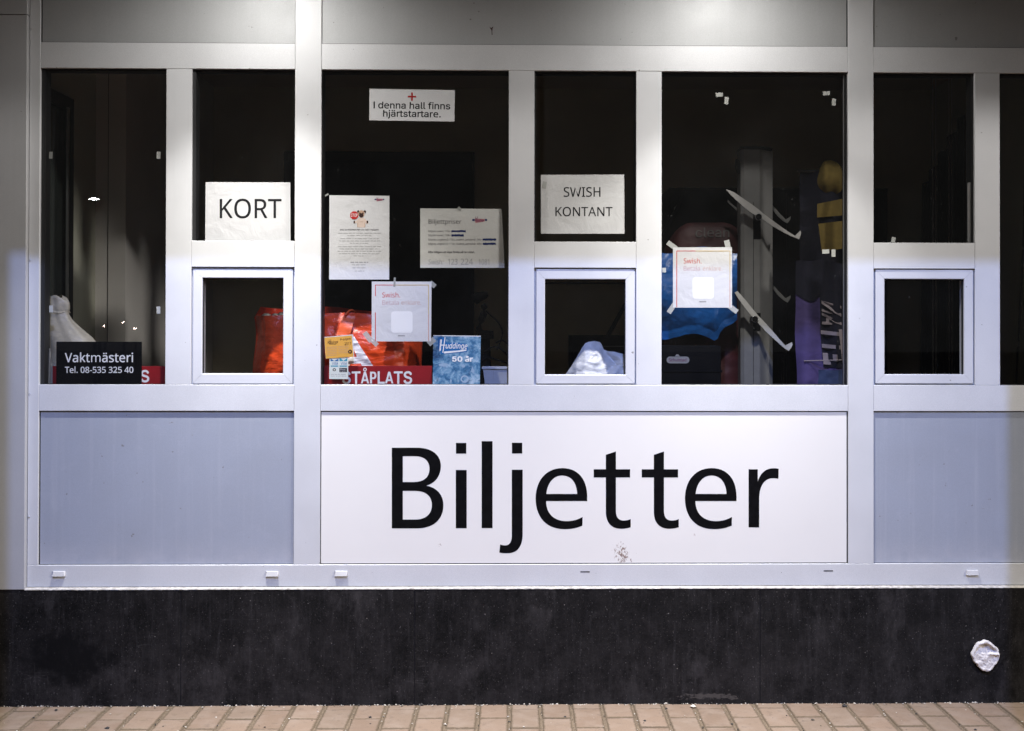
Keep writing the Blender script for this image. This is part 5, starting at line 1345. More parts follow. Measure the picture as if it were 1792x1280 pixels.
# defibrillator notice
t, s = sheet('wall_notice', 'white strip with red cross reading I denna hall finns hjärtstartare', 'notice',
             ((646.6, 155.8), (795.9, 158.1), (795.2, 213), (646.1, 210.9)), YP, M['paper_bright'], 0.0002, 2)
rot = dict(rot=R(0.85), pivot=(721, 184))
ink('lettering', line('I denna hall finns', 'I', 653, 190.6, 11.4, 135.5, bold=24, **rot) + line('hjärtstartare.', 'I', 669.5, 204.9, 11.2, 103, bold=24, **rot), s, M['ink_black'], t)
ink('red_cross', [rect(713.8, 168, 728.3, 171), rect(719.6, 162.2, 722.5, 176.6)], lambda x, y: s(x, y, 1.0 if y not in (162.2, 176.6) else 1.4), M['ink_red'], t)


def greek(x0, x1, y, seed, h=1.4, align='c'):
    """a line of print too small to read: word-long dashes"""
    r = random.Random(seed)
    out, x = [], x0
    while x < x1 - 1.5:
        w = min(r.uniform(2.5, 9.5), x1 - x)
        out.append(rect(x, y - h * 0.5, x + w, y + h * 0.5))
        x += w + 1.5
    return out


def logo(cx, cy, w, s, t):
    """the club's little word mark: a script word on a banner between two dark bars"""
    k = w / 27.0
    ink('logo_banner', [[[(cx - 9 * k, cy - 1.5 * k), (cx - 4 * k, cy - 2.6 * k), (cx + 4 * k, cy - 2.4 * k), (cx + 9.5 * k, cy - 1.8 * k), (cx + 9 * k, cy + 2.6 * k), (cx + 3 * k, cy + 3.6 * k), (cx - 7.5 * k, cy + 5.4 * k), (cx - 8.6 * k, cy + 2.5 * k)]]], lambda x, y: s(x, y, 1), M['ink_pink'], t)
    for x0, x1 in ((-13.5, -9.2), (9.7, 13.5)):
        ink('logo_bar', [rect(cx + x0 * k, cy - 2.0 * k, cx + x1 * k, cy + 1.6 * k)], lambda x, y: s(x, y, 1), M['ink_navy'], t)
    ink('logo_word', line('Huddinge', 'N', cx - 8.6 * k, cy + 1.9 * k, 3.4 * k, 17 * k, slant=0.25, bold=40) + line('H', 'N', cx - 9.4 * k, cy + 1.8 * k, 8.2 * k, 5 * k, slant=0.3, bold=20) + [rect(cx - 7 * k, cy + 2.7 * k, cx + 5 * k, cy + 3.4 * k)], lambda x, y: s(x, y, 2), M['ink_plum'], t)


# the STOP sheet with a dog
t, s = sheet('poster', 'tall white sheet with a pug holding a red STOP sign above small print', 'poster',
             ((576.5, 342), (681.5, 343), (681, 489.5), (576, 489.5)), YP + 0.0006, M['paper'], 0.0006, 3)
logo(664, 349.5, 17, s, t)
oc = [(619.8 + 7.6 * math.cos(R(22.5 + 45 * i)), 377 + 7.4 * math.sin(R(22.5 + 45 * i))) for i in range(8)]


def blob(cx, cy, rx, ry, n=14, ph=0):
    return [[(cx + rx * math.cos(2 * math.pi * i / n + ph), cy + ry * math.sin(2 * math.pi * i / n + ph)) for i in range(n)]]


ink('dog_body', [[[(624.5, 386), (629, 381.5), (637, 381.5), (641.5, 386), (645, 391), (643.5, 393), (639.3, 390.5), (639.5, 398.4), (625, 398.4), (624.8, 390), (620.6, 391.6), (620.2, 388.4)]]], lambda x, y: s(x, y, 1), M['ink_skin'], t)
ink('dog_head', [blob(632.4, 374.6, 5.6, 6.4)], lambda x, y: s(x, y, 2), M['ink_tan'], t)
ink('dog_mask', [blob(632.2, 377.3, 4.0, 3.9), [[(624.2, 369.6), (627.4, 368.0), (629, 370), (626.2, 373.4)]], [[(636, 370), (638.2, 368), (640.6, 369.6), (640, 374)]], blob(629.8, 373.4, 1.3, 1.2, 8), blob(635, 373.4, 1.3, 1.2, 8), rect(618.9, 386.6, 621.0, 391.4), rect(641.6, 386.6, 644.2, 390.8)], lambda x, y: s(x, y, 3), M['ink_brown'], t)
ink('leg_shade', [rect(625.6, 390.8, 626.4, 398), rect(637.9, 390.8, 638.7, 398), rect(629.5, 388.2, 635.5, 388.8)], lambda x, y: s(x, y, 2), M['ink_tan'], t)
ink('stop_sign', [[oc]], lambda x, y: s(x, y, 4), M['ink_red'], t)
ink('stop_word', line('STOP', 'I', 619.8, 379.6, 5.4, 12, 'c', bold=20), lambda x, y: s(x, y, 5), M['ink_white'], t)
ink('heading', line('BARA 50 PERSONER FÅR VARA MED I PUBLIKEN', 'N', 629, 403.6, 2.3, 68, 'c', bold=30), s, M['ink_mid'], t)
gl = []
for i, (dy, w) in enumerate(((408.4, 76), (412.4, 42), (418, 68), (422, 72), (426.2, 34), (432, 76), (436, 70), (440, 76), (444.3, 72), (448.2, 20), (459.4, 31), (463.8, 27), (469, 25), (474.6, 17))):
    gl += greek(629 - w / 2, 629 + w / 2, dy, i, 0.95 if i != 10 else 1.5)
tag(ink('small_print', gl, s, M['ink_grey'], t), kind='stuff')
tape(t, 571.5, 341.5, 8, 3, -30, YP + 0.0003, 'tape_dim')

# price list
t, s = sheet('price_list', 'grey-white sheet headed Biljettpriser with struck-out prices and a handwritten number', 'price list',
             ((735.5, 365), (878, 366), (883, 469), (735.5, 469)), YP + 0.0006, M['paper_cream'], 0.0016, 4, 24, 18)
ink('heading', line('Biljettpriser', 'N', 749, 392.0, 7.6, 58.6), s, M['ink_black'], t)
logo(839.5, 385.5, 26, s, t)
rows = ((404.9, 'Sittplats vuxen: 115kr', 39.5), (412.2, 'Ståplats vuxen: 110kr', 39.5), (419.8, 'Sittplats ungdom (5-17år), student, pensionär: 90kr', 94), (427.2, 'Ståplats ungdom (5-17 år), student, pensionär: 60kr', 94))
g = []
for yy, tx, w in rows: g += line(tx, 'N', 749, yy + 1.5, 3.3, w)
ink('price_lines', g, s, M['ink_mid'], t)
ink('footer', line('Alltid billigare att köpa förköp på hemsidan.', 'N', 749, 443.2, 3.3, 82, bold=30), s, M['ink_black'], t)
st = []
rr = random.Random(5)
for x0, x1, yy in ((790, 815, 404.9), (790, 811.5, 412.2), (844.5, 868.5, 419.6), (845, 867.5, 427)):
    top = [(x0 + (x1 - x0) * i / 9, yy - 1.7 + rr.uniform(-.4, .4)) for i in range(10)]
    bo = [(x0 + (x1 - x0) * i / 9, yy + 1.7 + rr.uniform(-.4, .4)) for i in range(10)][::-1]
    st.append([top + bo])
for q_ in st: ink('marker_strike', [q_], lambda x, y: s(x, y, 2), M['ink_navy'], t)
for w_ in (line('Swish:', 'N', 749, 463, 8.6, 27, slant=0.12), line('123', 'N', 783, 463.4, 10, 18, slant=0.05), line('224', 'N', 806, 463.4, 10.2, 22, slant=-0.04), line('1081', 'N', 837, 463.2, 9.2, 21, slant=0.02)):
    ink('handwriting', w_, s, M['ink_grey'], t)
tape(t, 804, 365.6, 7, 5, 40, YP - 0.0006, 'tape_dim')

# SWISH KONTANT
t, s = sheet('paper_notice', 'greyish sheet with two lines of black capitals, lower one reading KONTANT', 'notice',
             ((946.5, 306.4), (1092.2, 305.8), (1092.8, 409.3), (946.7, 409.3)), YP + 0.0006, M['paper_grey'], 0.0022, 6, 30, 22)
ink('lettering', line('SWISH', 'N', 985.4, 344.6, 16.6, 67.4, bold=8) + line('KONTANT', 'N', 970, 378.6, 15.8, 102, bold=8), s, M['ink_black'], t)
tape(t, 953, 324, 6.5, 12, 8, YP - 0.0004, 'tape_white')


def pay_notice(lab, corners, dx, dy, name_seed, tapes):
    t, s = sheet('payment_notice', lab, 'notice', corners, YP + 0.0004, M['paper'], 0.0008, name_seed, 16, 16, 'square payment notices')
    o = lambda x, y: (x + dx, y + dy)
    def rr_(x0, y0, x1, y1): a = o(x0, y0); b = o(x1, y1); return rect(a[0], a[1], b[0], b[1])
    ink('left_border', [rr_(656.3, 498.6, 657.6, 597.2)], s, M['ink_swish'], t)
    ink('top_border', [rr_(657.6, 498.6, 690, 499.8)], s, M['ink_swish'], t)
    ink('top_border', [rr_(690, 498.6, 750.6, 499.8)], s, M['ink_gold'], t)
    ink('right_border', [rr_(749.4, 499.8, 750.6, 550)], s, M['ink_gold'], t)
    ink('right_border', [rr_(749.3, 550, 750.6, 597)], s, M['ink_peach'], t)
    a = o(668.4, 520.9)
    ink('heading', line('Swish.', 'N', a[0], a[1], 8.6, 32.6), s, M['ink_swish'], t)
    a = o(668, 533.9)
    ink('subheading', line('Betala', 'N', a[0], a[1], 8.2, 30.5, bold=-24), s, M['ink_pink'], t)
    a = o(702, 533.9)
    ink('subheading', line('enklare.', 'N', a[0], a[1], 8.2, 35.5, bold=-26), s, M['ink_peach'], t)
    c = o(703.2, 564); k, r_ = 18.8, 5
    pts = []
    for qx, qy, a0 in ((1, -1, -90), (1, 1, 0), (-1, 1, 90), (-1, -1, 180)):
        for i in range(6):
            th_ = R(a0 + 18 * i)
            pts.append((c[0] + qx * (k - r_) + r_ * math.cos(th_), c[1] + qy * (k - r_) + r_ * math.sin(th_)))
    ink('pale_square', [[pts]], s, M['ink_palegrey'], t)
    a = o(696.5, 588)
    ink('small_print', [rect(a[0], a[1] - 1.2, a[0] + 12, a[1] + 0.9)], s, M['ink_grey'], t)
    for q in tapes: tape(t, *q)
    return t


pay_notice('square payment notice taped above the blue leaflet, left of the middle',
           ((650.7, 493), (755.3, 493.2), (754.3, 597.8), (650.2, 597.8)), 0, 0, 7,
           ((644, 590, 9, 20, -38, YP + .0006), (656, 600.5, 12, 8, 45, YP + .0006), (757, 498, 12, 8, 40, YP + .0008, 'tape_dim'), (755, 598, 14, 10, -40, YP + .0008, 'tape_dim'), (690.5, 494, 3.5, 16, 4, YP - .0004, 'tape_dim')))
pay_notice('square payment notice held by four tape strips in front of the blue plastic',
           ((1177.7, 433.3), (1281, 433), (1281, 538.7), (1177.7, 538.7)), 527.4, -59.6, 8,
           ((1176, 430, 19, 8.5, 36, YP + .0006), (1273, 428, 9.5, 15, -12, YP + .0006), (1175.5, 540, 8.5, 19, 34, YP + .0006), (1283, 541, 18, 8.5, 37, YP + .0006)))

# yellow permit and card stickers
t, s = sheet('card_sticker', 'narrow pale sticker with card logos hanging under the orange card', 'sticker',
             ((576.8, 626), (609.6, 624), (609.2, 664), (576, 663.6)), YP + 0.0010, M['sticker'], 0.0002, 9)
ink('card_mark', [[[(578.6, 628), (585, 632), (592, 628), (592, 632.4), (578.6, 632.2)]]], s, M['ink_blue'], t)
ink('card_mark', [[[(594.2, 626), (601, 632), (607.6, 627), (607.6, 632.2), (594.2, 632.2)]]], s, M['ink_teal'], t)
ink('card_bar', [rect(578.7, 640, 591.9, 642), rect(594.3, 640, 607.6, 642)], s, M['ink_teal'], t)
ink('card_word', line('VISA', 'I', 580.4, 638.6, 4.2, 11, slant=.15) + line('VISA', 'I', 595.8, 638.6, 4.2, 11, slant=.15), s, M['ink_blue'], t)
ink('card_ring', [blob(585, 647.4, 2.9, 2.7) + blob(585, 647.4, 1.5, 1.4)], s, M['ink_brown'], t)
ink('card_block', [rect(594, 644.2, 607.2, 651.6)], s, M['ink_black'], t)
ink('card_block_word', line('First', 'N', 595.2, 648.2, 2.9, 9.4, bold=10) + line('Card', 'N', 595.2, 651.0, 2.0, 9.4), lambda x, y: s(x, y, 2), M['ink_white'], t)
tag(ink('small_print', greek(579, 606, 655.5, 41, .7) + greek(579, 606, 658.5, 42, .7), s, M['ink_grey'], t), kind='stuff')
t, s = sheet('permit_card', 'tilted orange-yellow card reading P-biljett, in the lower left corner of a window', 'card',
             ((567, 590.2), (618.2, 585.5), (619.8, 624.5), (570.2, 628.3)), YP, M['paper'], 0.0002, 10)
ink('yellow_face', [[[(567.4, 591.4), (615.6, 587.4), (618.6, 624.6), (570.3, 628.0)]]], s, M['card_yellow'], t)
s2 = lambda x, y: s(x, y, 2)
rt = dict(rot=R(-4.6), pivot=(593, 607))
ink('lettering', line('P-biljett', 'N', 596, 596.6, 3.6, 19, bold=10, **rt) + line('2017', 'N', 603, 605.2, 4.6, 12, bold=10, **rt), s2, M['ink_brown'], t)
ink('club_mark', line('Huddinge', 'N', 573.2, 600.4, 4.2, 19, slant=.2, bold=20, **rt) + line('H', 'N', 575, 600.2, 7.5, 5, slant=.25, **rt) + [rect(576, 602, 588, 602.9)], s2, M['ink_brown'], t)
ink('rules', [[[(572 + 20 * c, 608 + 2.9 * i - 1.5 * c), (590 + 20 * c, 606.6 + 2.9 * i - 1.5 * c), (590 + 20 * c, 607.2 + 2.9 * i - 1.5 * c), (572 + 20 * c, 608.6 + 2.9 * i - 1.5 * c)]] for i in range(6) for c in (0, 1)][:11], s2, M['ink_tan'], t)
ink('round_stamp', [blob(612.7, 615.8, 3.7, 3.6)], s2, M['ink_brown'], t)
ink('stamp_mark', [rect(611.2, 614.4, 612.4, 617.2), rect(613.2, 614.4, 614.2, 617.2)], lambda x, y: s(x, y, 3), M['card_yellow'], t)

# black caretaker sign
SG = 0.031
a, b_ = at(98.5, 598.2, SG), at(247.6, 672.6, SG)
t = thing('caretaker_sign', 'black plate reading Vaktmästeri in white, in the corner of the far left window', 'sign', ((a.x + b_.x) / 2, SG, b_.z))
MB().bbox(a.x, b_.x, SG, SG + 0.004, b_.z, a.z, 0.0006).build('plate', M['black_sign'], t)
sg = lambda x, y: at(x, y, SG - 0.0004)
ink('lettering', line('Vaktmästeri', 'N', 113.4, 634.0, 15.8, 121, bold=16), sg, M['ink_white'], t)
ink('lettering', line('Tel. 08-535 325 40', 'N', 113.4, 652.8, 10.4, 120.5, bold=18), sg, M['ink_white'], t)


def red_sign(lab, x0, x1, y0, y1, ty, tx, tw, cap):
    a, b_ = at(x0, y0, 0.046), at(x1, y1, 0.046)
    zb = GZ['m2'] + 0.0004
    t = thing('standing_sign', lab, 'sign', ((a.x + b_.x) / 2, 0.046, zb), 'red standing-place signs')
    MB().bbox(a.x, b_.x, 0.046, 0.050, zb, a.z, 0.0005).build('plate', M['red_sign'], t)
    ink('lettering', line('STÅPLATS', 'I', tx, ty, cap, tw, bold=36), lambda x, y: at(x, y, 0.0455), M['ink_white'], t)
    return t


red_sign('red sign reading STÅPLATS below the red bag at the foot of a wide window', 567.5, 756, 640.5, 674, 671.4, 598, 124, 20.5)
red_sign('red sign mostly hidden behind the black plate, only a white S showing', 92, 289, 641, 674, 668.6, 136, 126, 20)

# club leaflet
a = [at(*c, yy) for c, yy in (((758.2, 587), .060), ((841.5, 588), .060), ((839.8, 674.4), .036), ((757.3, 674.4), .036))]
zb = GZ['m2'] + 0.0004
a[2].z = a[3].z = zb
t = thing('club_leaflet', 'blue picture leaflet reading 50 år standing at the foot of a window', 'leaflet', ((a[2] + a[3]) / 2))


def leaf(x, y, off=0.0005):
    u = (x - 757.3) / 83.0; v = (y - 587.5) / 87.0
    p = a[0].lerp(a[1], u).lerp(a[3].lerp(a[2], u), v)
    return p + Vector((0, -off, off * 0.25))


mk('cover', [leaf(757.3, 587.5, 0), leaf(840.3, 587.5, 0), leaf(840.3, 674.5, 0), leaf(757.3, 674.5, 0)] + [leaf(757.3, 587.5, -.0022), leaf(840.3, 587.5, -.0022), leaf(840.3, 674.5, -.0022), leaf(757.3, 674.5, -.0022)],
   [(0, 3, 2, 1), (4, 5, 6, 7), (0, 1, 5, 4), (1, 2, 6, 5), (2, 3, 7, 6), (3, 0, 4, 7)], M['brochure'], t)
ink('top_edge', [rect(757.6, 587.6, 840, 588.9)], leaf, M['ink_palegrey'], t)
ink('title_ground', [[[(766, 592), (776, 590.5), (781, 600), (815, 602), (819, 611), (816, 617), (788, 620), (772, 621), (766, 611)]]], leaf, M['ink_blue'], t)
L2 = lambda x, y: leaf(x, y, 0.0011)
ink('title', line('uddinge', 'N', 778.2, 610.8, 9.3, 38.5, slant=0.22, bold=24) + [[[(769.2, 595.6), (771.4, 594.4), (772.6, 595.2), (770.4, 615.6), (768.2, 615.6)]], [[(777.2, 591), (778.6, 591), (775.4, 618.6), (773.6, 618.6)]], rect(769, 604.3, 779, 605.9), [[(776.6, 616.4), (803, 614.2), (816, 612.2), (815.4, 614.8), (803, 617), (776.4, 620)]]], L2, M['ink_white'], t)
ink('subtitle', line('50 år', 'I', 790, 633.8, 8.4, 37, bold=60), L2, M['ink_palegrey'], t)
ink('ring_mark', [blob(813.2, 665, 7, 6.6, 20) + blob(813.2, 665, 4.6, 4.2, 20)], leaf, print_('pale_blue_print', (0.36, 0.47, 0.60)), t)
ink('pale_spots', [blob(789, 668.6, 1.7, 3.4, 10), blob(802, 668.5, 1.2, 2.8, 8), blob(810.5, 642, 3.4, 2.8, 12), blob(776, 640, 9, 3, 12), [[(826, 642), (830, 650), (832, 645), (829, 655), (824, 652)]], [[(834, 623), (838.5, 631), (836, 630)]]], leaf, print_('ice_blue_print', (0.30, 0.42, 0.56)), t)

# loose squares of tape left on the panes
for px, py, w, h, an, mm, lab in (
        (89, 272, 6, 12, 2, 'tape_dim', 'dim square of tape high on the left edge of the far left window'),
        (277.5, 272, 6.5, 12.5, 2, 'tape_white', 'white square of tape high on the right edge of the far left window'),
        (277.3, 543, 6.5, 12.5, -2, 'tape_white', 'white square of tape low on the right edge of the far left window'),
        (89.5, 541, 6.5, 12, 0, 'tape_white', 'square of tape in front of the cloudy plastic bag'),
        (1258.8, 166, 12.5, 7, -4, 'tape_white', 'level piece of tape above the grey post, left of its upright neighbour'),
        (1271.3, 176.3, 6.8, 12.5, 5, 'tape_white', 'upright piece of tape above the grey post'),
        (1446.3, 163.6, 12.5, 6.6, -3, 'tape_white', 'level piece of tape in the top right corner of the wide right window'),
        (1459.2, 179, 6.8, 12.5, 4, 'tape_white', 'upright piece of tape in the top right corner of the wide right window'),
        (1445, 440.5, 12.3, 7.2, -2, 'tape_white', 'level piece of tape in front of the gold cloth'),
        (1458.6, 443.3, 7, 12.8, 0, 'tape_white', 'upright piece of tape in front of the gold cloth'),
        (1162.2, 473, 6.5, 8, -4, 'tape_white', 'scrap of tape at the window edge left of the taped payment notice'),
        (1563.5, 420, 7, 9.5, 14, 'tape_white', 'white scrap at the bottom edge of the narrow right window')):
    c, s_ = math.cos(R(an)), math.sin(R(an))
    q = [(px + i * w / 2 * c - j * h / 2 * s_, py + i * w / 2 * s_ + j * h / 2 * c) for i, j in ((-1, -1), (1, -1), (1, 1), (-1, 1))]
    y = 0.0238
    f_ = [at(x, yy, y) for x, yy in q]; k_ = [at(x, yy, y + 0.0003) for x, yy in q]
    o = mk('tape_scrap', f_ + k_, [(0, 3, 2, 1), (4, 5, 6, 7), (0, 1, 5, 4), (1, 2, 6, 5), (2, 3, 7, 6), (3, 0, 4, 7)], M[mm], None, at(px, py + h / 2, y))
    tag(o, lab, 'tape', 'scraps of tape on the panes')

# lump of white filler in the plinth
p = at(1723, 1148, WALL)
prof = [(0, 26.5), (25, 27.5), (45, 27), (60, 28.5), (78, 29.5), (92, 31), (105, 29), (125, 28), (150, 26.5), (180, 25.8), (205, 23.5), (222, 22.5), (240, 24.5), (260, 27.5), (278, 28.5), (295, 27), (315, 23.5), (338, 24.5)]


def rad(a):
    a %= 360
    for (a0, r0), (a1, r1) in zip(prof, prof[1:] + [(360, 26.5)]):
        if a0 <= a <= a1: return r0 + (r1 - r0) * (a - a0) / (a1 - a0)
    return 27


def put(u, v):
    a_ = u * 360
    r = rad(a_) / 500 * (0.93 + 0.07 * noise.noise((math.cos(R(a_)) * 3, math.sin(R(a_)) * 3, 1)))
    # v 0 at the wall, 1 at the middle; a raised lip round a pressed-in dish
    q = [(1.0, 0.0), (1.0, 0.009), (0.95, 0.0145), (0.88, 0.0152), (0.78, 0.0135), (0.55, 0.0125), (0.3, 0.0135), (0.0, 0.013)]
    i = min(len(q) - 2, int(v * (len(q) - 1))); f_ = v * (len(q) - 1) - i
    k, d = q[i][0] + (q[i + 1][0] - q[i][0]) * f_, q[i][1] + (q[i + 1][1] - q[i][1]) * f_
    x, z = r * k * math.cos(R(a_)), r * k * math.sin(R(a_))
    if v > 0.25: d += 0.004 * noise.noise((x * 70, z * 70, 2)) + 0.0025 * noise.noise((x * 160, z * 160, 5)) - 0.011 * max(0, min(1, (z - 0.010) / 0.012)) * max(0, min(1, (0.84 - k) / 0.08))
    d += 0.007 * max(0, 1 - abs(z - 0.010 + 0.1 * (x - .03)) / 0.006) * max(0, min(1, (x - 0.006) / 0.012)) * (k < 0.93)
    return Vector((p.x + x, WALL - 0.0004 - max(d, 0), p.z + z))


o = MB().grid(put, 72, 35).build('filler_lump', M['putty'], None, (p.x, WALL, p.z), True)
tag(o, 'rough lump of white filler stuck in the black plinth at the right', 'filler lump')

# ================================================================ inside the booth
CT = 1.07
t = thing('counter', 'dark counter running behind the ticket windows', 'counter', (0.2, 0.4, 0.02))
MB().box(RX0 + 0.002, RX1 - 0.002, FD + 0.034, 0.64, CT - 0.03, CT).build('counter_top', M['counter'], t)
MB().box(RX0 + 0.02, RX1 - 0.02, 0.56, 0.58, 0.021, CT - 0.031).build('counter_front', M['black'], t)


def fold(px, py, seed, k=1.0):
    """soft creases of slack plastic or cloth"""
    return k * (0.55 * noise.noise((px / 46, py / 20, seed)) + 0.3 * noise.noise((px / 18, py / 11, seed + 3)) + 0.22 * abs(noise.noise((px / 30 + py / 22, py / 15, seed + 7))))


# --- the big orange-red bag on the counter
BX0, BX1 = 447, 737
t = thing('red_bag', 'large orange-red shopping bag standing open behind the left windows', 'bag', at(600, 690, 0.24))


def bag_front(u, v):
    x = BX0 + (BX1 - BX0) * u
    top = 553 - 6 * u if u < 0.2 else 551.8 - 4 * (u - .2) + 3 * math.sin(u * 9)
    y = top + (700 - top) * v
    edge = min(u, 1 - u)
    d = 0.128 - 0.036 * math.sin(math.pi * min(1, max(0, v))) * min(1, edge * 6) + 0.10 * max(0, 1 - edge * 9) ** 2
    d += 0.012 * math.sin(u * 5 + 1)
    xx = x + (4 * math.sin(v * 7) if u < .05 else 0) + (-8 * v * v if u > .9 else 0)
    return at(xx, y, d + 0.011 * fold(x, y, 2.0) + 0.006 * fold(x * 0.5, y * 1.7, 5.0) + 0.003 * fold(x * 1.5, y * 2.4, 9.0))


MB().grid(bag_front, 150, 70).build('front', M['bag_red'], t, smooth=True)


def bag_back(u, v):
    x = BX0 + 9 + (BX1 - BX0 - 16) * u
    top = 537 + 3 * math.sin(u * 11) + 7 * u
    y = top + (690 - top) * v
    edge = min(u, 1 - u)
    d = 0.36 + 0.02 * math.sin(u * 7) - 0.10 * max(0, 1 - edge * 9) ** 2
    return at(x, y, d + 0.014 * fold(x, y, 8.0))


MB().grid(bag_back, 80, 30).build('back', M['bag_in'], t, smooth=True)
for sx in (0, 1):
    def side(u, v, sx=sx):
        return bag_front(sx, v).lerp(bag_back(sx, v), u) + Vector(((-1 if sx == 0 else 1) * 0.012 * math.sin(u * math.pi), 0, -0.02 * math.sin(u * math.pi) * (1 - v)))
    MB().grid(side, 16, 30).build('side', M['bag_red'], t, smooth=True)


def on_bag(px, py, off=0.004):
    u = (px - BX0) / (BX1 - BX0)
    top = 553 - 6 * u if u < 0.2 else 551.8 - 4 * (u - .2) + 3 * math.sin(u * 9)
    return bag_front(u, (py - top) / (700 - top)) + Vector((0, -off, 0))


def inside(p, poly):
    r, n = False, len(poly)
    for i in range(n):
        (x0, y0), (x1, y1) = poly[i], poly[(i + 1) % n]
        if (y0 > p[1]) != (y1 > p[1]) and p[0] < (x1 - x0) * (p[1] - y0) / (y1 - y0) + x0: r = not r
    return r


def bag_print(name, px0, px1, py0, py1, poly, m, step=0.6):
    nx, ny = int((px1 - px0) / step), int((py1 - py0) / step)
    mb = MB().grid(lambda u, v: on_bag(px0 + (px1 - px0) * u, py0 + (py1 - py0) * v, 0.0012), nx, ny,
                   lambda u, v: inside((px0 + (px1 - px0) * u, py0 + (py1 - py0) * v), poly))
    return mb.build(name, m, t, smooth=True)


bag_print('letter_print', 570, 656, 585, 646, [(612, 589), (620, 589), (631, 607), (654, 642), (634, 642), (631.5, 636.2), (613, 637), (611, 642), (592, 642), (612.5, 624.8), (624.6, 624.8), (617, 605), (600, 642), (575, 642)], M['bag_white'])
# webbing handle over the rim
MB().grid(lambda u, v: on_bag(600 + 23 * u - 10 * v, 553 + 34 * v, 0.007 + 0.006 * math.sin(math.pi * v)), 6, 16).build('handle', M['strap'], t, smooth=True)
hp = [at(604 + 22 * i / 10, 552 - 9 * math.sin(math.pi * i / 10), 0.10 + 0.008 * i) for i in range(11)]
MB().tube(hp, 0.0035, 6).build('handle', M['strap'], t, smooth=True)
# white goods showing in the mouth of the bag
for px, py, r, lab in ((466, 552, 9, 'pale wrapped bundle peeping out at the left corner of the red bag'), (482, 552, 8, 'smaller pale bundle in the middle of those peeping out of the red bag'), (493, 550, 8, 'pale bundle in the red bag nearest the frame of the left hatch')):
    q = at(px, py, 0.26)
    o = MB().lathe((q.x, q.y, q.z - 0.03), [(r / 480, 0), (r / 470, 0.02), (r / 560, 0.032), (r / 1200, 0.037)], 14).build('wrapped_bundle', M['bag_white'], None, (q.x, q.y, q.z - 0.03), True)
    tag(o, lab, 'bundle', 'bundles in the red bag')

# --- white carrier bag behind the middle hatch
t = thing('white_bag', 'crumpled white carrier bag behind the middle hatch', 'bag', at(1055, 680, 0.2))
prof_w = [(984, 662), (990, 655), (1000, 641), (1010, 624), (1018, 610), (1024, 601), (1030, 598.5), (1040, 597.2), (1050, 599), (1053, 603), (1056, 612), (1062, 614.5), (1075, 616), (1095, 621), (1120, 628), (1145, 650), (1152, 666)]


def topw(x):
    for (x0, y0), (x1, y1) in zip(prof_w, prof_w[1:]):
        if x0 <= x <= x1: return y0 + (y1 - y0) * (x - x0) / (x1 - x0)
    return 666


def wbag(u, v, back=False):
    x = 984 + 168 * u
    tp = topw(x)
    y = tp + (684 - tp) * v
    e = min(1, min(u, 1 - u) * 7)
    bul = (math.sin(min(1, v * 1.15 + 0.05) * math.pi * 0.6)) * e
    d = 0.145 + (0.12 * bul if back else -0.055 * bul)
    cr = 0.030 * max(0, 1 - abs((x - 1052) * 0.7 + (y - 606) * -0.55) / 11) * (y < 640) * (x > 1030)
    k = 0.009 * fold(x * 1.3, y * 1.1, 21 + back) + 0.005 * fold(x * 0.8 + y, y * 2.0 - x * 0.4, 27) + (0 if back else cr)
    k += 0.010 * noise.noise(((x + y) / 16, (y - x * 0.4) / 34, 4.0))
    return at(x, y, d + k * (0.3 + 0.7 * min(1, v * 5)))


MB().grid(wbag, 110, 64).build('front', M['bag_white'], t, smooth=True)
MB().grid(lambda u, v: wbag(1 - u, v, True), 60, 34).build('back', M['bag_white'], t, smooth=True)

# --- cloudy plastic bag in the far left window
t = thing('plastic_bag', 'tied cloudy plastic bag hanging beside the black plate', 'bag', at(118, 680, 0.14))
lv = [(519, 96, 13), (523, 99, 19), (532, 101, 20.5), (541, 101.5, 20.5), (547, 101.5, 19), (551, 102, 20), (560, 104, 24), (574, 110, 33), (590, 118, 43), (606, 124, 49), (624, 127, 52), (645, 128, 53), (664, 128, 52), (684, 128, 48)]


def lev(v):
    k = v * (len(lv) - 1); i = min(len(lv) - 2, int(k)); f_ = k - i
    return tuple(p + (q - p) * f_ for p, q in zip(lv[i], lv[i + 1]))


def pbag(u, v):
    py, cx, hw = lev(v)
    th_ = 2 * math.pi * u
    w = 1 + 0.10 * noise.noise((math.cos(th_) * 2.2, math.sin(th_) * 2.2, v * 3.0)) + 0.07 * noise.noise((th_ * 3.0, v * 2.0, 4)) * math.sin(math.pi * min(1, u * 1))
    px = cx + hw * math.cos(th_) * w
    dep = 0.14 - hw / 480 * 0.62 * math.sin(th_) * w
    return at(px, py + (2.5 * math.sin(th_ * 3) if v < .1 else 0), dep)


MB().grid(pbag, 72, 60).build('body', M['bag_beige'], t, smooth=True)
MB().grid(lambda u, v: at(79 + 9 * u + 5 * v, 610 + 66 * v, 0.060 + 0.006 * math.sin(u * 5 + v * 4)), 8, 20).build('loose_strip', M['bag_beige'], t, smooth=True)
MB().grid(lambda u, v: at(88 + 9 * u + 2 * v, 636 + 40 * v, 0.066 + 0.005 * math.sin(u * 6)), 6, 14).build('loose_strip', M['bag_beige'], t, smooth=True)
c = at(102, 546, 0.14)
MB().tube([c + Vector((0.0405 * math.cos(a_ * math.pi / 12), -0.030 * math.sin(a_ * math.pi / 12), 0.003 * math.sin(a_))) for a_ in range(25)], 0.0022, 6).build('tie', M['bag_beige'], t, smooth=True)

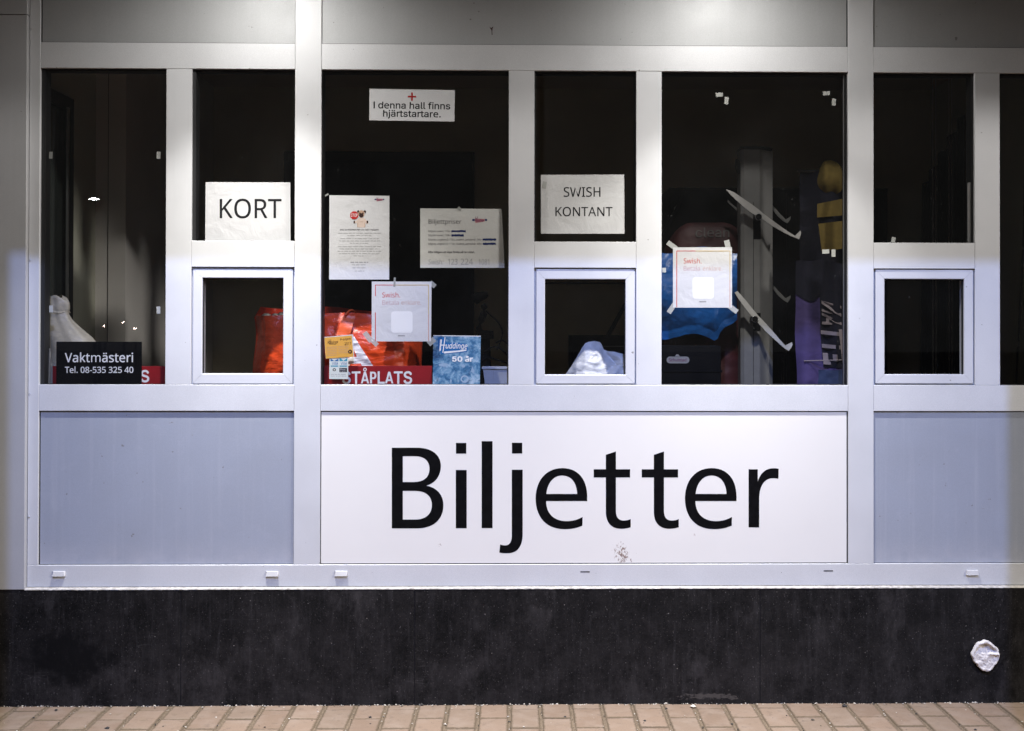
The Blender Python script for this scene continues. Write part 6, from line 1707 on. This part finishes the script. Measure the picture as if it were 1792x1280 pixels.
# --- white tub beside the leaflet
q = at(867, 643, 0.14)
t = thing('tub', 'white plastic tub with a rolled rim beside the blue leaflet', 'tub', (q.x + 0.028, 0.15, CT))
qx = q.x + 0.02
hb, ht = 0.052, 0.064
z0, z1_ = CT + 0.0005, q.z
v = []
for s_, z_ in ((hb, z0), (ht, z1_), (ht - 0.003, z1_), (hb - 0.003, z0 + 0.004)):
    v += [(qx - s_, 0.15 - s_ * .8, z_), (qx + s_, 0.15 - s_ * .8, z_), (qx + s_, 0.15 + s_ * .8, z_), (qx - s_, 0.15 + s_ * .8, z_)]
f = [(0, 3, 2, 1), (12, 13, 14, 15)]
for a_ in (0, 4, 8):
    for i in range(4):
        j = (i + 1) % 4
        f.append((a_ + i, a_ + j, a_ + 4 + j, a_ + 4 + i))
mk('body', v, f, M['tub'], t)
rim_ = MB()
for s0, s1, zz0, zz1 in ((ht + 0.004, ht - 0.002, z1_ - 0.005, z1_ + 0.001),):
    rim_.box(qx - s0, qx + s0, 0.15 - s0 * .8, 0.15 - s1 * .8, zz0, zz1).box(qx - s0, qx + s0, 0.15 + s1 * .8, 0.15 + s0 * .8, zz0, zz1)
    rim_.box(qx - s0, qx - s1, 0.15 - s1 * .8 + .0002, 0.15 + s1 * .8 - .0002, zz0, zz1).box(qx + s1, qx + s0, 0.15 - s1 * .8 + .0002, 0.15 + s1 * .8 - .0002, zz0, zz1)
rim_.build('rim', M['tub'], t)
a = at(863.6, 649, 0.098)
MB().box(a.x - 0.0008, a.x + 0.0008, 0.15 - 0.06 * .8 - 0.004, 0.15 - 0.052 * .8, a.z - 0.03, a.z).build('seam', M['cap'], t)

# --- black desk lamp and tangle of cables
t = thing('desk_lamp', 'black desk lamp silhouetted behind the blue leaflet', 'desk lamp', at(848, 700, 0.42))
ybl = 0.42
MB().tube([at(*p_, ybl) for p_ in ((846, 606), (841, 585), (838, 574), (842, 561), (847, 549), (848, 539), (845, 533))], [.013, .012, .012, .013, .014, .013, .010], 10).build('neck', M['black'], t, smooth=True)
q = at(845.5, 517, ybl)
hd = MB()
for i in range(9):
    pass
hd.tube([q + Vector((-0.034, -0.012, -0.018)), q + Vector((-0.015, -0.006, -0.006)), q + Vector((0.006, 0, 0)), q + Vector((0.018, 0, 0.004))], [0.022, 0.019, 0.015, 0.008], 14)
hd.build('head', M['black'], t, smooth=True)
q = at(848, 592, ybl)
MB().lathe((q.x, q.y, CT + 0.001), [(0.075, 0), (0.075, 0.02), (0.03, 0.035), (0.02, q.z - CT)], 20).build('base', M['black'], t, smooth=True)
q = at(849, 581, ybl - 0.02)
MB().box(q.x - 0.035, q.x + 0.032, q.y - 0.03, q.y + 0.03, q.z - 0.008, q.z + 0.005).build('clamp', M['black'], t)
q = at(850, 588, ybl - 0.02)
MB().box(q.x - 0.03, q.x + 0.03, q.y - 0.028, q.y + 0.028, q.z - 0.012, q.z + 0.006).build('clamp', M['black'], t)


def bezline(pts, n=26):
    out = []
    P = [pts[0]] + list(pts) + [pts[-1]]
    for i in range(1, len(P) - 2):
        p0, p1, p2, p3 = (Vector(x) for x in P[i - 1:i + 3])
        for k in range(8):
            t_ = k / 8
            out.append(0.5 * (2 * p1 + (p2 - p0) * t_ + (2 * p0 - 5 * p1 + 4 * p2 - p3) * t_ ** 2 + (3 * p1 - p0 - 3 * p2 + p3) * t_ ** 3))
    out.append(Vector(pts[-1]))
    return out


for pts, r, lab in ((((850, 544, .40), (860, 553, .39), (873, 566, .38), (879, 580, .37), (877, 594, .36), (870, 612, .33)), .0028, 'thin black cable arching from the desk lamp'),
                    (((842, 622, .36), (854, 612, .35), (866, 607, .34), (878, 612, .33), (890, 624, .32)), .003, 'black cable looping over the counter beside the white tub'),
                    (((842, 634, .33), (856, 626, .32), (870, 630, .31), (888, 636, .30)), .003, 'lowest black cable lying behind the white tub'),
                    (((868, 600, .34), (880, 596, .33), (892, 606, .32)), .003, 'short black cable at the window edge beside the desk lamp')):
    p_ = bezline([at(x, y, d) for x, y, d in pts])
    o = MB().tube(p_, r, 6).build('cable', M['black'], None, p_[-1], True)
    tag(o, lab, 'cable', 'cables on the counter')

# --- grey post with hooked arms
PY = 0.34
px_l, px_m, px_r = at(1297, 500, PY).x, at(1332, 500, PY).x, at(1352, 500, PY + .05).x
ztop = at(1320, 262, PY).z
t = thing('hook_stand', 'square grey post carrying slanting white hooked arms', 'hook stand', ((px_l + px_r) / 2, PY + .04, CT))
pts = [(px_l, PY + 0.012), (px_l + 0.012, PY), (px_m - .006, PY), (px_m, PY + .004), (px_r, PY + .05), (px_r, PY + .085), (px_r - .02, PY + .11), (px_l + .02, PY + .11), (px_l, PY + .09)]
n = len(pts)
v = [(x, y, CT + .0005) for x, y in pts] + [(x, y, ztop) for x, y in pts]
f = [tuple(range(n))[::-1], tuple(range(n, 2 * n))] + [(i, (i + 1) % n, n + (i + 1) % n, n + i) for i in range(n)]
mk('post', v, f, M['stand_grey'], t)
a = at(1318, 500, PY).x; b_ = at(1331, 500, PY).x
for y0, y1 in ((384, 419), (548, 579)):
    za, zb = at(1325, y0, PY).z, at(1325, y1, PY).z
    MB().box(a, b_, PY - 0.0015, PY - 0.0001, zb, za).build('slot', M['black'], t)
x_ = at(1318.5, 500, PY).x
MB().box(x_ - 0.0008, x_ + 0.0008, PY - 0.0012, PY - 0.0001, CT + .002, ztop - 0.20).build('groove', M['black'], t)
q = at(1324, 257, PY)
v = [(x, y, ztop + .0006) for x, y in pts] + [(x, y, ztop + .012) for x, y in pts]
mk('top_cap', v, f, M['black_gloss'], t)
q = at(1291, 288, PY + .03)
MB().prism([(q.x - .006, q.z + .02), (q.x + .012, q.z - .002), (q.x + .012, q.z - .04), (q.x - .002, q.z - .03), (q.x - .008, q.z - .004)], PY + .02, PY + .05).build('side_knob', M['black'], t)


def arm(pts, y, tt, name='hook_arm', m='arm_white'):
    w = [at(px, py, y) for px, py in pts]
    return MB().prism([(p_.x, p_.z) for p_ in w], y, y + tt).build(name, M[m], t)


def a1(*l): return [(1250 + x / 6.4, 240 + y / 6.4) for x, y in l]
def a2(*l): return [(1140 + x / 4.267, 400 + y / 4.267) for x, y in l]
def a3(*l): return [(1140 + x / 4.267, 100 + y / 4.267) for x, y in l]


Y1 = 0.29
arm(a1((130, 588), (170, 596), (225, 622), (330, 692), (430, 762), (500, 815), (550, 858), (640, 926), (740, 998), (830, 1062), (905, 1108), (935, 1080), (964, 1050), (973, 1074), (965, 1110), (949, 1146), (905, 1128), (850, 1105), (780, 1070), (640, 990), (540, 920), (450, 868), (400, 838), (320, 775), (240, 702), (180, 644)), Y1, 0.007)
arm(a2((605, 425), (612, 436), (650, 476), (700, 532), (750, 594), (800, 654), (850, 705), (900, 760), (950, 820), (1000, 876), (1028, 862), (1050, 852), (1054, 868), (1044, 892), (1026, 914), (1000, 900), (960, 866), (910, 820), (850, 765), (790, 700), (740, 645), (690, 582), (645, 518), (612, 462)), Y1, 0.007)
for cx, cy, r in ((1327.3, 380, 6.4), (1320.9, 558.7, 6.2)):
    q = at(cx, cy, Y1)
    MB().lathe((q.x, Y1, q.z), [(r / 540, -0.05), (r / 540, 0.004), (r / 680, 0.008)], 20, 'y').build('pivot', M['black_gloss'], t, smooth=False)
    MB().tube([q + Vector((r / 530 * math.cos(2 * math.pi * i / 28), -0.0045, r / 530 * math.sin(2 * math.pi * i / 28))) for i in range(29)], 0.0008, 6).build('pivot_ring', M['chrome'], t, smooth=True)
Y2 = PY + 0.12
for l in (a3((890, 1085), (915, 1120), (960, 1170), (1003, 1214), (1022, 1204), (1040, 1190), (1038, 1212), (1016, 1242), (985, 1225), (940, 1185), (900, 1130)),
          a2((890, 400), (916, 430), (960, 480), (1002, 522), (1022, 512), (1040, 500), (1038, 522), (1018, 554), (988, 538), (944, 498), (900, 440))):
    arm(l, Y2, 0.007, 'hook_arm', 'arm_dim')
arm(a1((150, 700), (180, 735), (260, 800), (330, 855), (330, 880), (240, 815), (150, 730)), Y2, 0.006, 'hook_arm', 'stand_grey')

# --- maroon sack with the word on it, blue plastic in front, black crate below
t = thing('maroon_sack', 'big dark maroon sack marked clean, standing behind the blue plastic', 'sack', at(1235, 690, 0.5))
Ys = 0.46


def sack(u, v):
    x = 1163 + 137 * u
    ttop = 390 + 46 * max(0, (0.36 - u) / 0.36) ** 2.2 + 20 * max(0, (u - .75) / .25) ** 2
    y = ttop + (690 - ttop) * v
    e = min(1, 5 * min(u, 1 - u)); e2 = min(1, v * 5)
    return at(x, y, Ys - 0.07 * math.sqrt(max(0, 1 - (1 - e) ** 2)) * (0.35 + 0.65 * math.sqrt(max(0, 1 - (1 - e2) ** 2))) + 0.008 * fold(x, y, 31))


MB().grid(sack, 60, 60).build('front', M['bag_maroon'], t, smooth=True)
MB().grid(lambda u, v: sack(1 - u, v) + Vector((0, 0.02 + 0.16 * min(1, 4 * min(u, 1 - u)) * min(1, v * 4), 0)), 30, 30).build('back', M['bag_maroon'], t, smooth=True)


def on_sack(px, py):
    u = (px - 1163) / 137
    ttop = 390 + 46 * max(0, (0.36 - u) / 0.36) ** 2.2 + 20 * max(0, (u - .75) / .25) ** 2
    return sack(u, (py - ttop) / (690 - ttop)) + Vector((0, -0.003, 0))


ink('lettering', line('clean', 'I', 1216, 415.4, 16.5, 62, bold=10), on_sack, print_('dim_grey_print', (0.10, 0.09, 0.085)), t)

t = thing('blue_plastic', 'crumpled blue plastic film hanging behind the taped payment notice', 'plastic film', at(1215, 600, 0.3))
prof_b = [(1140, 596), (1158, 590), (1180, 586), (1200, 586), (1220, 590), (1236, 595), (1250, 599), (1256, 594), (1260, 582), (1268, 570), (1283, 560), (1292, 552)]


def botb(x):
    for (x0, y0), (x1, y1) in zip(prof_b, prof_b[1:]):
        if x0 <= x <= x1: return y0 + (y1 - y0) * (x - x0) / (x1 - x0)
    return 590


def blue(u, v, back=0.0):
    x = 1140 + 150 * u
    y = 438 + 6 * math.sin(u * 8) + (botb(x) - 438) * v
    return at(x, y, 0.24 + back + 0.05 * (1 - math.sin(math.pi * min(1, v + .1))) + 0.03 * u + 0.030 * noise.noise((x / 95, y / 60, 41)) + 0.007 * abs(noise.noise(((x + y) / 30, (y - x) / 60, 2))) + 0.0012 * noise.noise((x / 9, y / 7, 5)))


MB().grid(blue, 90, 80).build('front', M['bag_blue'], t, smooth=True)
MB().grid(lambda u, v: blue(1 - u, v, 0.035), 40, 40).build('back', M['bag_blue'], t, smooth=True)

a = at(1140, 606, 0.17); b_ = at(1262, 606, 0.17)
t = thing('bread_crate', 'black crate with a small pale oval label at the foot of the wide right window', 'crate', ((a.x + b_.x) / 2, .28, CT))
MB().bbox(a.x, b_.x, 0.17, 0.40, CT + .0005, a.z, 0.004).build('crate_body', M['black_gloss'], t)
MB().bbox(a.x - .004, b_.x + .004, 0.166, 0.404, at(1200, 652, .166).z, at(1200, 648, .166).z, 0.0015).build('crate_rim', M['black_gloss'], t)
pts = []
for cx, a0 in ((1200.5, -90), (1172.5, 90)):
    for i in range(9): pts.append((cx + 6 * math.cos(R(a0 + 22.5 * i)), 630.3 + 6 * math.sin(R(a0 + 22.5 * i))))
lb = lambda x, y: at(x, y, 0.1695)
ink('label', [[pts], [[(1180, 625), (1184, 620.5), (1187, 620.5), (1191, 625)]]], lb, print_('dim_cream_label', (0.42, 0.40, 0.36)), t)
ink('lettering', line('Schulstad', 'N', 1170.5, 632.8, 5.2, 31, bold=16), lambda x, y: at(x, y, 0.1690), M['ink_plum'], t)

# --- cloths hanging at the right of the wide window
def hang(name, lab, cat, px0, px1, py0, py1, y, m, seed, k=0.02, nx=40, ny=50, wob=4, freq=7):
    t = thing(name, lab, cat, at((px0 + px1) / 2, py1, y), 'cloths hanging in the right-hand wide window')

    def s(u, v, off=0.0):
        x = px0 + (px1 - px0) * u + wob * noise.noise((v * 2.2, u, seed))
        yy = py0 + (py1 - py0) * v + wob * noise.noise((u * 3.0, v, seed + 4)) * (0.4 if v > .5 else 1)
        return at(x, yy, y + k * math.sin(u * freq + seed + v * 0.8) + 0.5 * k * noise.noise((u * 4, v * 3, seed)) - off)
    MB().grid(s, nx, ny).build('cloth', m, t, smooth=True)
    MB().grid(lambda u, v: s(1 - u, v, -0.006), 16, 16).build('lining', m, t, smooth=True)
    return t, s


t, s = hang('hanging_jacket', 'dark navy jacket with old gold shoulders hanging in the wide right window', 'jacket', 1400, 1496, 300, 478, 0.36, M['cloth_navy'], 1.0)
MB().grid(lambda u, v: at(1454 + (24 + 2 * math.sin(u * 19)) * v * math.cos(2 * math.pi * u), 311 + (31 + 2 * math.sin(u * 13)) * v * math.sin(2 * math.pi * u), 0.30 + 0.05 * v * v + 0.010 * math.sin(v * math.cos(6.28 * u) * 5 + 1)), 40, 12).build('hood', M['cloth_gold'], t, smooth=True)
MB().grid(lambda u, v: at(1430 + 46 * u, 357 - 9 * u + 24 * v + 5 * u * v, 0.318 + 0.010 * math.sin(u * 8 + v)), 20, 10).build('gold_band', M['cloth_gold'], t, smooth=True)
MB().grid(lambda u, v: at(1432 + 50 * u + 6 * v, 392 - 6 * u + 48 * v, 0.316 + 0.012 * math.sin(u * 8 + v)), 20, 16).build('gold_band', M['cloth_gold'], t, smooth=True)
t, s = hang('hanging_banner', 'purple banner with faded back-to-front lettering hanging in the wide right window', 'banner', 1392, 1492, 458, 690, 0.30, M['cloth_purple'], 2.3, 0.018, 60, 60, 9, 11)
MB().grid(lambda u, v: s(0.42 + 0.58 * u, 0.12 + 0.68 * v, 0.003), 40, 30).grid(lambda u, v: s(u, (0.26 + 0.05 * math.sin(u * 7)) * v, 0.0045), 40, 16).build('field_and_shade', M['cloth_navy'], t, smooth=True)  # navy field, plus a top band standing in for shade on the purple
g = line('ETTAN', 'I', 0, 0, 38, 112, bold=70)
g2 = []
for gl_ in g:
    # turned a quarter and seen from behind: reading upwards, mirrored
    g2.append([[(1437 - y, 640 - x) for x, y in p_] for p_ in gl_])
ink('lettering', g2, lambda x, y: s((x - 1392) / 100, (y - 458) / 232, 0.0065), M['cloth_letter'], t)
q0, q1 = at(1407, 632, 0.28), at(1492, 630, 0.28)
MB().tube([q0, q1], 0.0022, 6).build('seam', M['cloth_letter'], t)
t, s = hang('folded_cloth', 'dull blue folded cloth at the foot of the wide right window', 'cloth', 1432, 1496, 648, 692, 0.20, M['cloth_blue'], 3.1, 0.008, 20, 20, 2)
q = at(1396, 300, 0.37); q2 = at(1500, 298, 0.37)
o = MB().tube([q, q2], 0.006, 8).build('clothes_rail', M['dark_metal'], None, q, True)
tag(o, 'dark rail from which the jacket and banner hang', 'clothes rail')

# --- dark cabinet and leaning board at the back
a = at(1171, 322, 2.05); b_ = at(1553, 338, 2.05)
t = thing('tall_cabinet', 'black cabinet against the back wall behind the grey post', 'cabinet', ((a.x + b_.x) / 2, 2.2, 0.02))
MB().box(a.x, b_.x, 2.05, RY - .003, 0.0205, a.z - .02).build('cabinet_body', M['black'], t)
MB().box(a.x + .6, a.x + .603, 2.047, 2.0499, 0.05, a.z - .04).build('door_gap', M['slot'], t)
MB().box(a.x + .58, a.x + .588, 2.035, 2.0498, 1.0, 1.15).build('handle', M['dark_metal'], t)
a = at(1001, 588, 1.3); b_ = at(1150, 588, 1.3)
t = thing('low_cabinet', 'dark low cabinet behind the white carrier bag', 'cabinet', ((a.x + b_.x) / 2, 1.5, 0.02))
MB().box(a.x, b_.x, 1.3, 1.7, 0.0205, a.z).build('cabinet_body', M['black'], t)
MB().box(a.x + .1, b_.x - .1, 1.297, 1.2999, a.z - .05, a.z - .045).build('drawer_gap', M['slot'], t)
w = [at(*p_, 1.25) for p_ in ((1059, 590), (1096, 524), (1200, 330), (1204, 334), (1100, 530), (1066, 592))]
o = MB().prism([(p_.x, p_.z) for p_ in w], 1.25, 1.27).build('leaning_pole', M['black_gloss'], None, w[0])
tag(o, 'black pole leaning across the room behind the middle hatch', 'pole')
a = at(950, 495.5, 1.9); b_ = at(1100, 497, 1.9)
o = MB().box(a.x, b_.x, 1.9, 1.93, a.z - .004, a.z + .004).build('picture_rail', M['dark_metal'], None, (a.x, 1.9, a.z))
tag(o, 'thin dark rail across the back of the room behind the middle hatch', 'rail')

# curtain drawn aside against the right-hand wall
def curt(u, v):
    y = 1.72 + 0.60 * u
    top = 2.36 - 0.26 * u * 1.05
    return Vector((RX1 - 0.05 - 0.025 * math.sin(u * 26) - 0.02 * v, y, top + (0.06 - top) * v))


o = MB().grid(curt, 60, 20).build('curtain', M['curtain'], None, (RX1 - .06, 2.0, 0.06), True)
tag(o, 'black curtain drawn against the right-hand inner wall', 'curtain')
for px0, px1 in ((1631.5, 1633), (1637, 1638.2), (1660, 1661.3), (1665, 1666.2)):  # thin strips standing in for upright lines reflected in the panes
    a, b_ = at(px0, 130, 1.70), at(px1, 130, 1.70)
    MB().box(a.x, b_.x, 1.70, 1.703, 0.021, RZ - .002).build('reflection_strip', M['chrome'], BOOTH)
p_ = bezline([at(1794, 300, .5), at(1792, 400, .5), at(1788, 480, .5), at(1783, 580, .5), at(1777, 690, .5)])
o = MB().tube(p_, 0.004, 6).build('cord', M['black'], None, p_[-1], True)
tag(o, 'dark cord hanging in the window at the right edge', 'cord')

# ================================================================ the lamps
for lx, lab in zip(LAMP_X, ('round downlight in the canopy above the left windows', 'round downlight in the canopy above the right-hand wide window')):
    t = thing('downlight', lab, 'downlight', (lx, LAMP_Y, ZTOP), 'canopy downlights')
    MB().lathe((lx, LAMP_Y, ZTOP), [(0.055, 0.0005), (0.068, -0.004), (0.068, -0.008), (0.053, -0.010), (0.050, 0.0)], 32).build('trim_ring', M['cap'], t, smooth=False)
    n = 28
    v = [(lx + 0.048 * math.cos(2 * math.pi * i / n), LAMP_Y + 0.048 * math.sin(2 * math.pi * i / n), ZTOP - 0.003) for i in range(n)]
    mk('diffuser', v, [tuple(range(n))[::-1]], M['lamp_glow'], t)

# floodlight across the yard; unseen flaps added to cut its bluish patch
FA = FLOOD.y + 0.40
_t = 0.40 / -FLOOD.y
fx0, fx1 = FLOOD.x + (-1.779 - FLOOD.x) * _t, FLOOD.x + (1.747 - FLOOD.x) * _t
fzt, fzb = FLOOD.z + (1.558 - FLOOD.z) * _t, FLOOD.z + (-2.5 - FLOOD.z) * _t
t = thing('floodlight', 'unseen floodlight on a stand across the yard, flaps added to shape its beam', 'floodlight', (FLOOD.x, FLOOD.y, 0))
mb = MB()
mb.box(fx0 - .25, fx0, FA, FA + .003, FLOOD.z - .75, FLOOD.z + .3).box(fx1, fx1 + .25, FA, FA + .003, FLOOD.z - .75, FLOOD.z + .3)
mb.box(fx0, fx1, FA, FA + .003, fzt, FLOOD.z + .3).box(fx0, fx1, FA, FA + .003, FLOOD.z - .75, fzb)
mb.build('added_barn_doors', M['dark_metal'], t)
mb = MB()
mb.box(fx0 - .25, fx0 - .245, FLOOD.y - .15, FA, FLOOD.z - .75, FLOOD.z + .3).box(fx1 + .245, fx1 + .25, FLOOD.y - .15, FA, FLOOD.z - .75, FLOOD.z + .3)
mb.box(fx0 - .245, fx1 + .245, FLOOD.y - .15, FA, FLOOD.z + .295, FLOOD.z + .3).box(fx0 - .245, fx1 + .245, FLOOD.y - .15, FA, FLOOD.z - .75, FLOOD.z - .745)
mb.box(fx0 - .25, fx1 + .25, FLOOD.y - .16, FLOOD.y - .151, FLOOD.z - .75, FLOOD.z + .3)
mb.build('housing', M['dark_metal'], t)
mb = MB().tube([(FLOOD.x, FLOOD.y, FLOOD.z - .75), (FLOOD.x, FLOOD.y, 0.0)], 0.025, 10)
for a_ in (0, 2.1, 4.2): mb.tube([(FLOOD.x, FLOOD.y, 0.5), (FLOOD.x + .5 * math.cos(a_), FLOOD.y + .5 * math.sin(a_), -0.02)], 0.015, 8)
mb.build('stand', M['dark_metal'], t)


# lamps far across the yard, seen as glints in the left window
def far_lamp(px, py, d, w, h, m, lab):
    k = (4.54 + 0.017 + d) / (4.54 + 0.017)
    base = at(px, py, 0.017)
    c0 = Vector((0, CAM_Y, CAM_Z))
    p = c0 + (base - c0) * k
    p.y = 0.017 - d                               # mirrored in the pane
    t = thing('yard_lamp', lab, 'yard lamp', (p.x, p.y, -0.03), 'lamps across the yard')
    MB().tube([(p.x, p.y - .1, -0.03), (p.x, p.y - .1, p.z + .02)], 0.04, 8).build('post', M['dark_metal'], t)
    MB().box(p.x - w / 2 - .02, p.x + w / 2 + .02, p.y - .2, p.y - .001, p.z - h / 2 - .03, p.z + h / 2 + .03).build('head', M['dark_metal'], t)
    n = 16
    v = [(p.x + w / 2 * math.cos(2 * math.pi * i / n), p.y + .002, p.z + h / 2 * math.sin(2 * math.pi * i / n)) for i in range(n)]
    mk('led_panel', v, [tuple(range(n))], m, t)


t = thing('street_lamp', 'street lamp on a tall post across the yard', 'street lamp', (YARD.x, YARD.y - .35, -0.03))
MB().tube([(YARD.x, YARD.y - .35, -0.03), (YARD.x, YARD.y - .35, YARD.z + .10), (YARD.x, YARD.y - .2, YARD.z + .22), (YARD.x, YARD.y + .1, YARD.z + .24)], 0.05, 10).build('post', M['dark_metal'], t)
MB().box(YARD.x - .16, YARD.x + .16, YARD.y - .3, YARD.y + .3, YARD.z + .14, YARD.z + .22).build('head', M['dark_metal'], t)


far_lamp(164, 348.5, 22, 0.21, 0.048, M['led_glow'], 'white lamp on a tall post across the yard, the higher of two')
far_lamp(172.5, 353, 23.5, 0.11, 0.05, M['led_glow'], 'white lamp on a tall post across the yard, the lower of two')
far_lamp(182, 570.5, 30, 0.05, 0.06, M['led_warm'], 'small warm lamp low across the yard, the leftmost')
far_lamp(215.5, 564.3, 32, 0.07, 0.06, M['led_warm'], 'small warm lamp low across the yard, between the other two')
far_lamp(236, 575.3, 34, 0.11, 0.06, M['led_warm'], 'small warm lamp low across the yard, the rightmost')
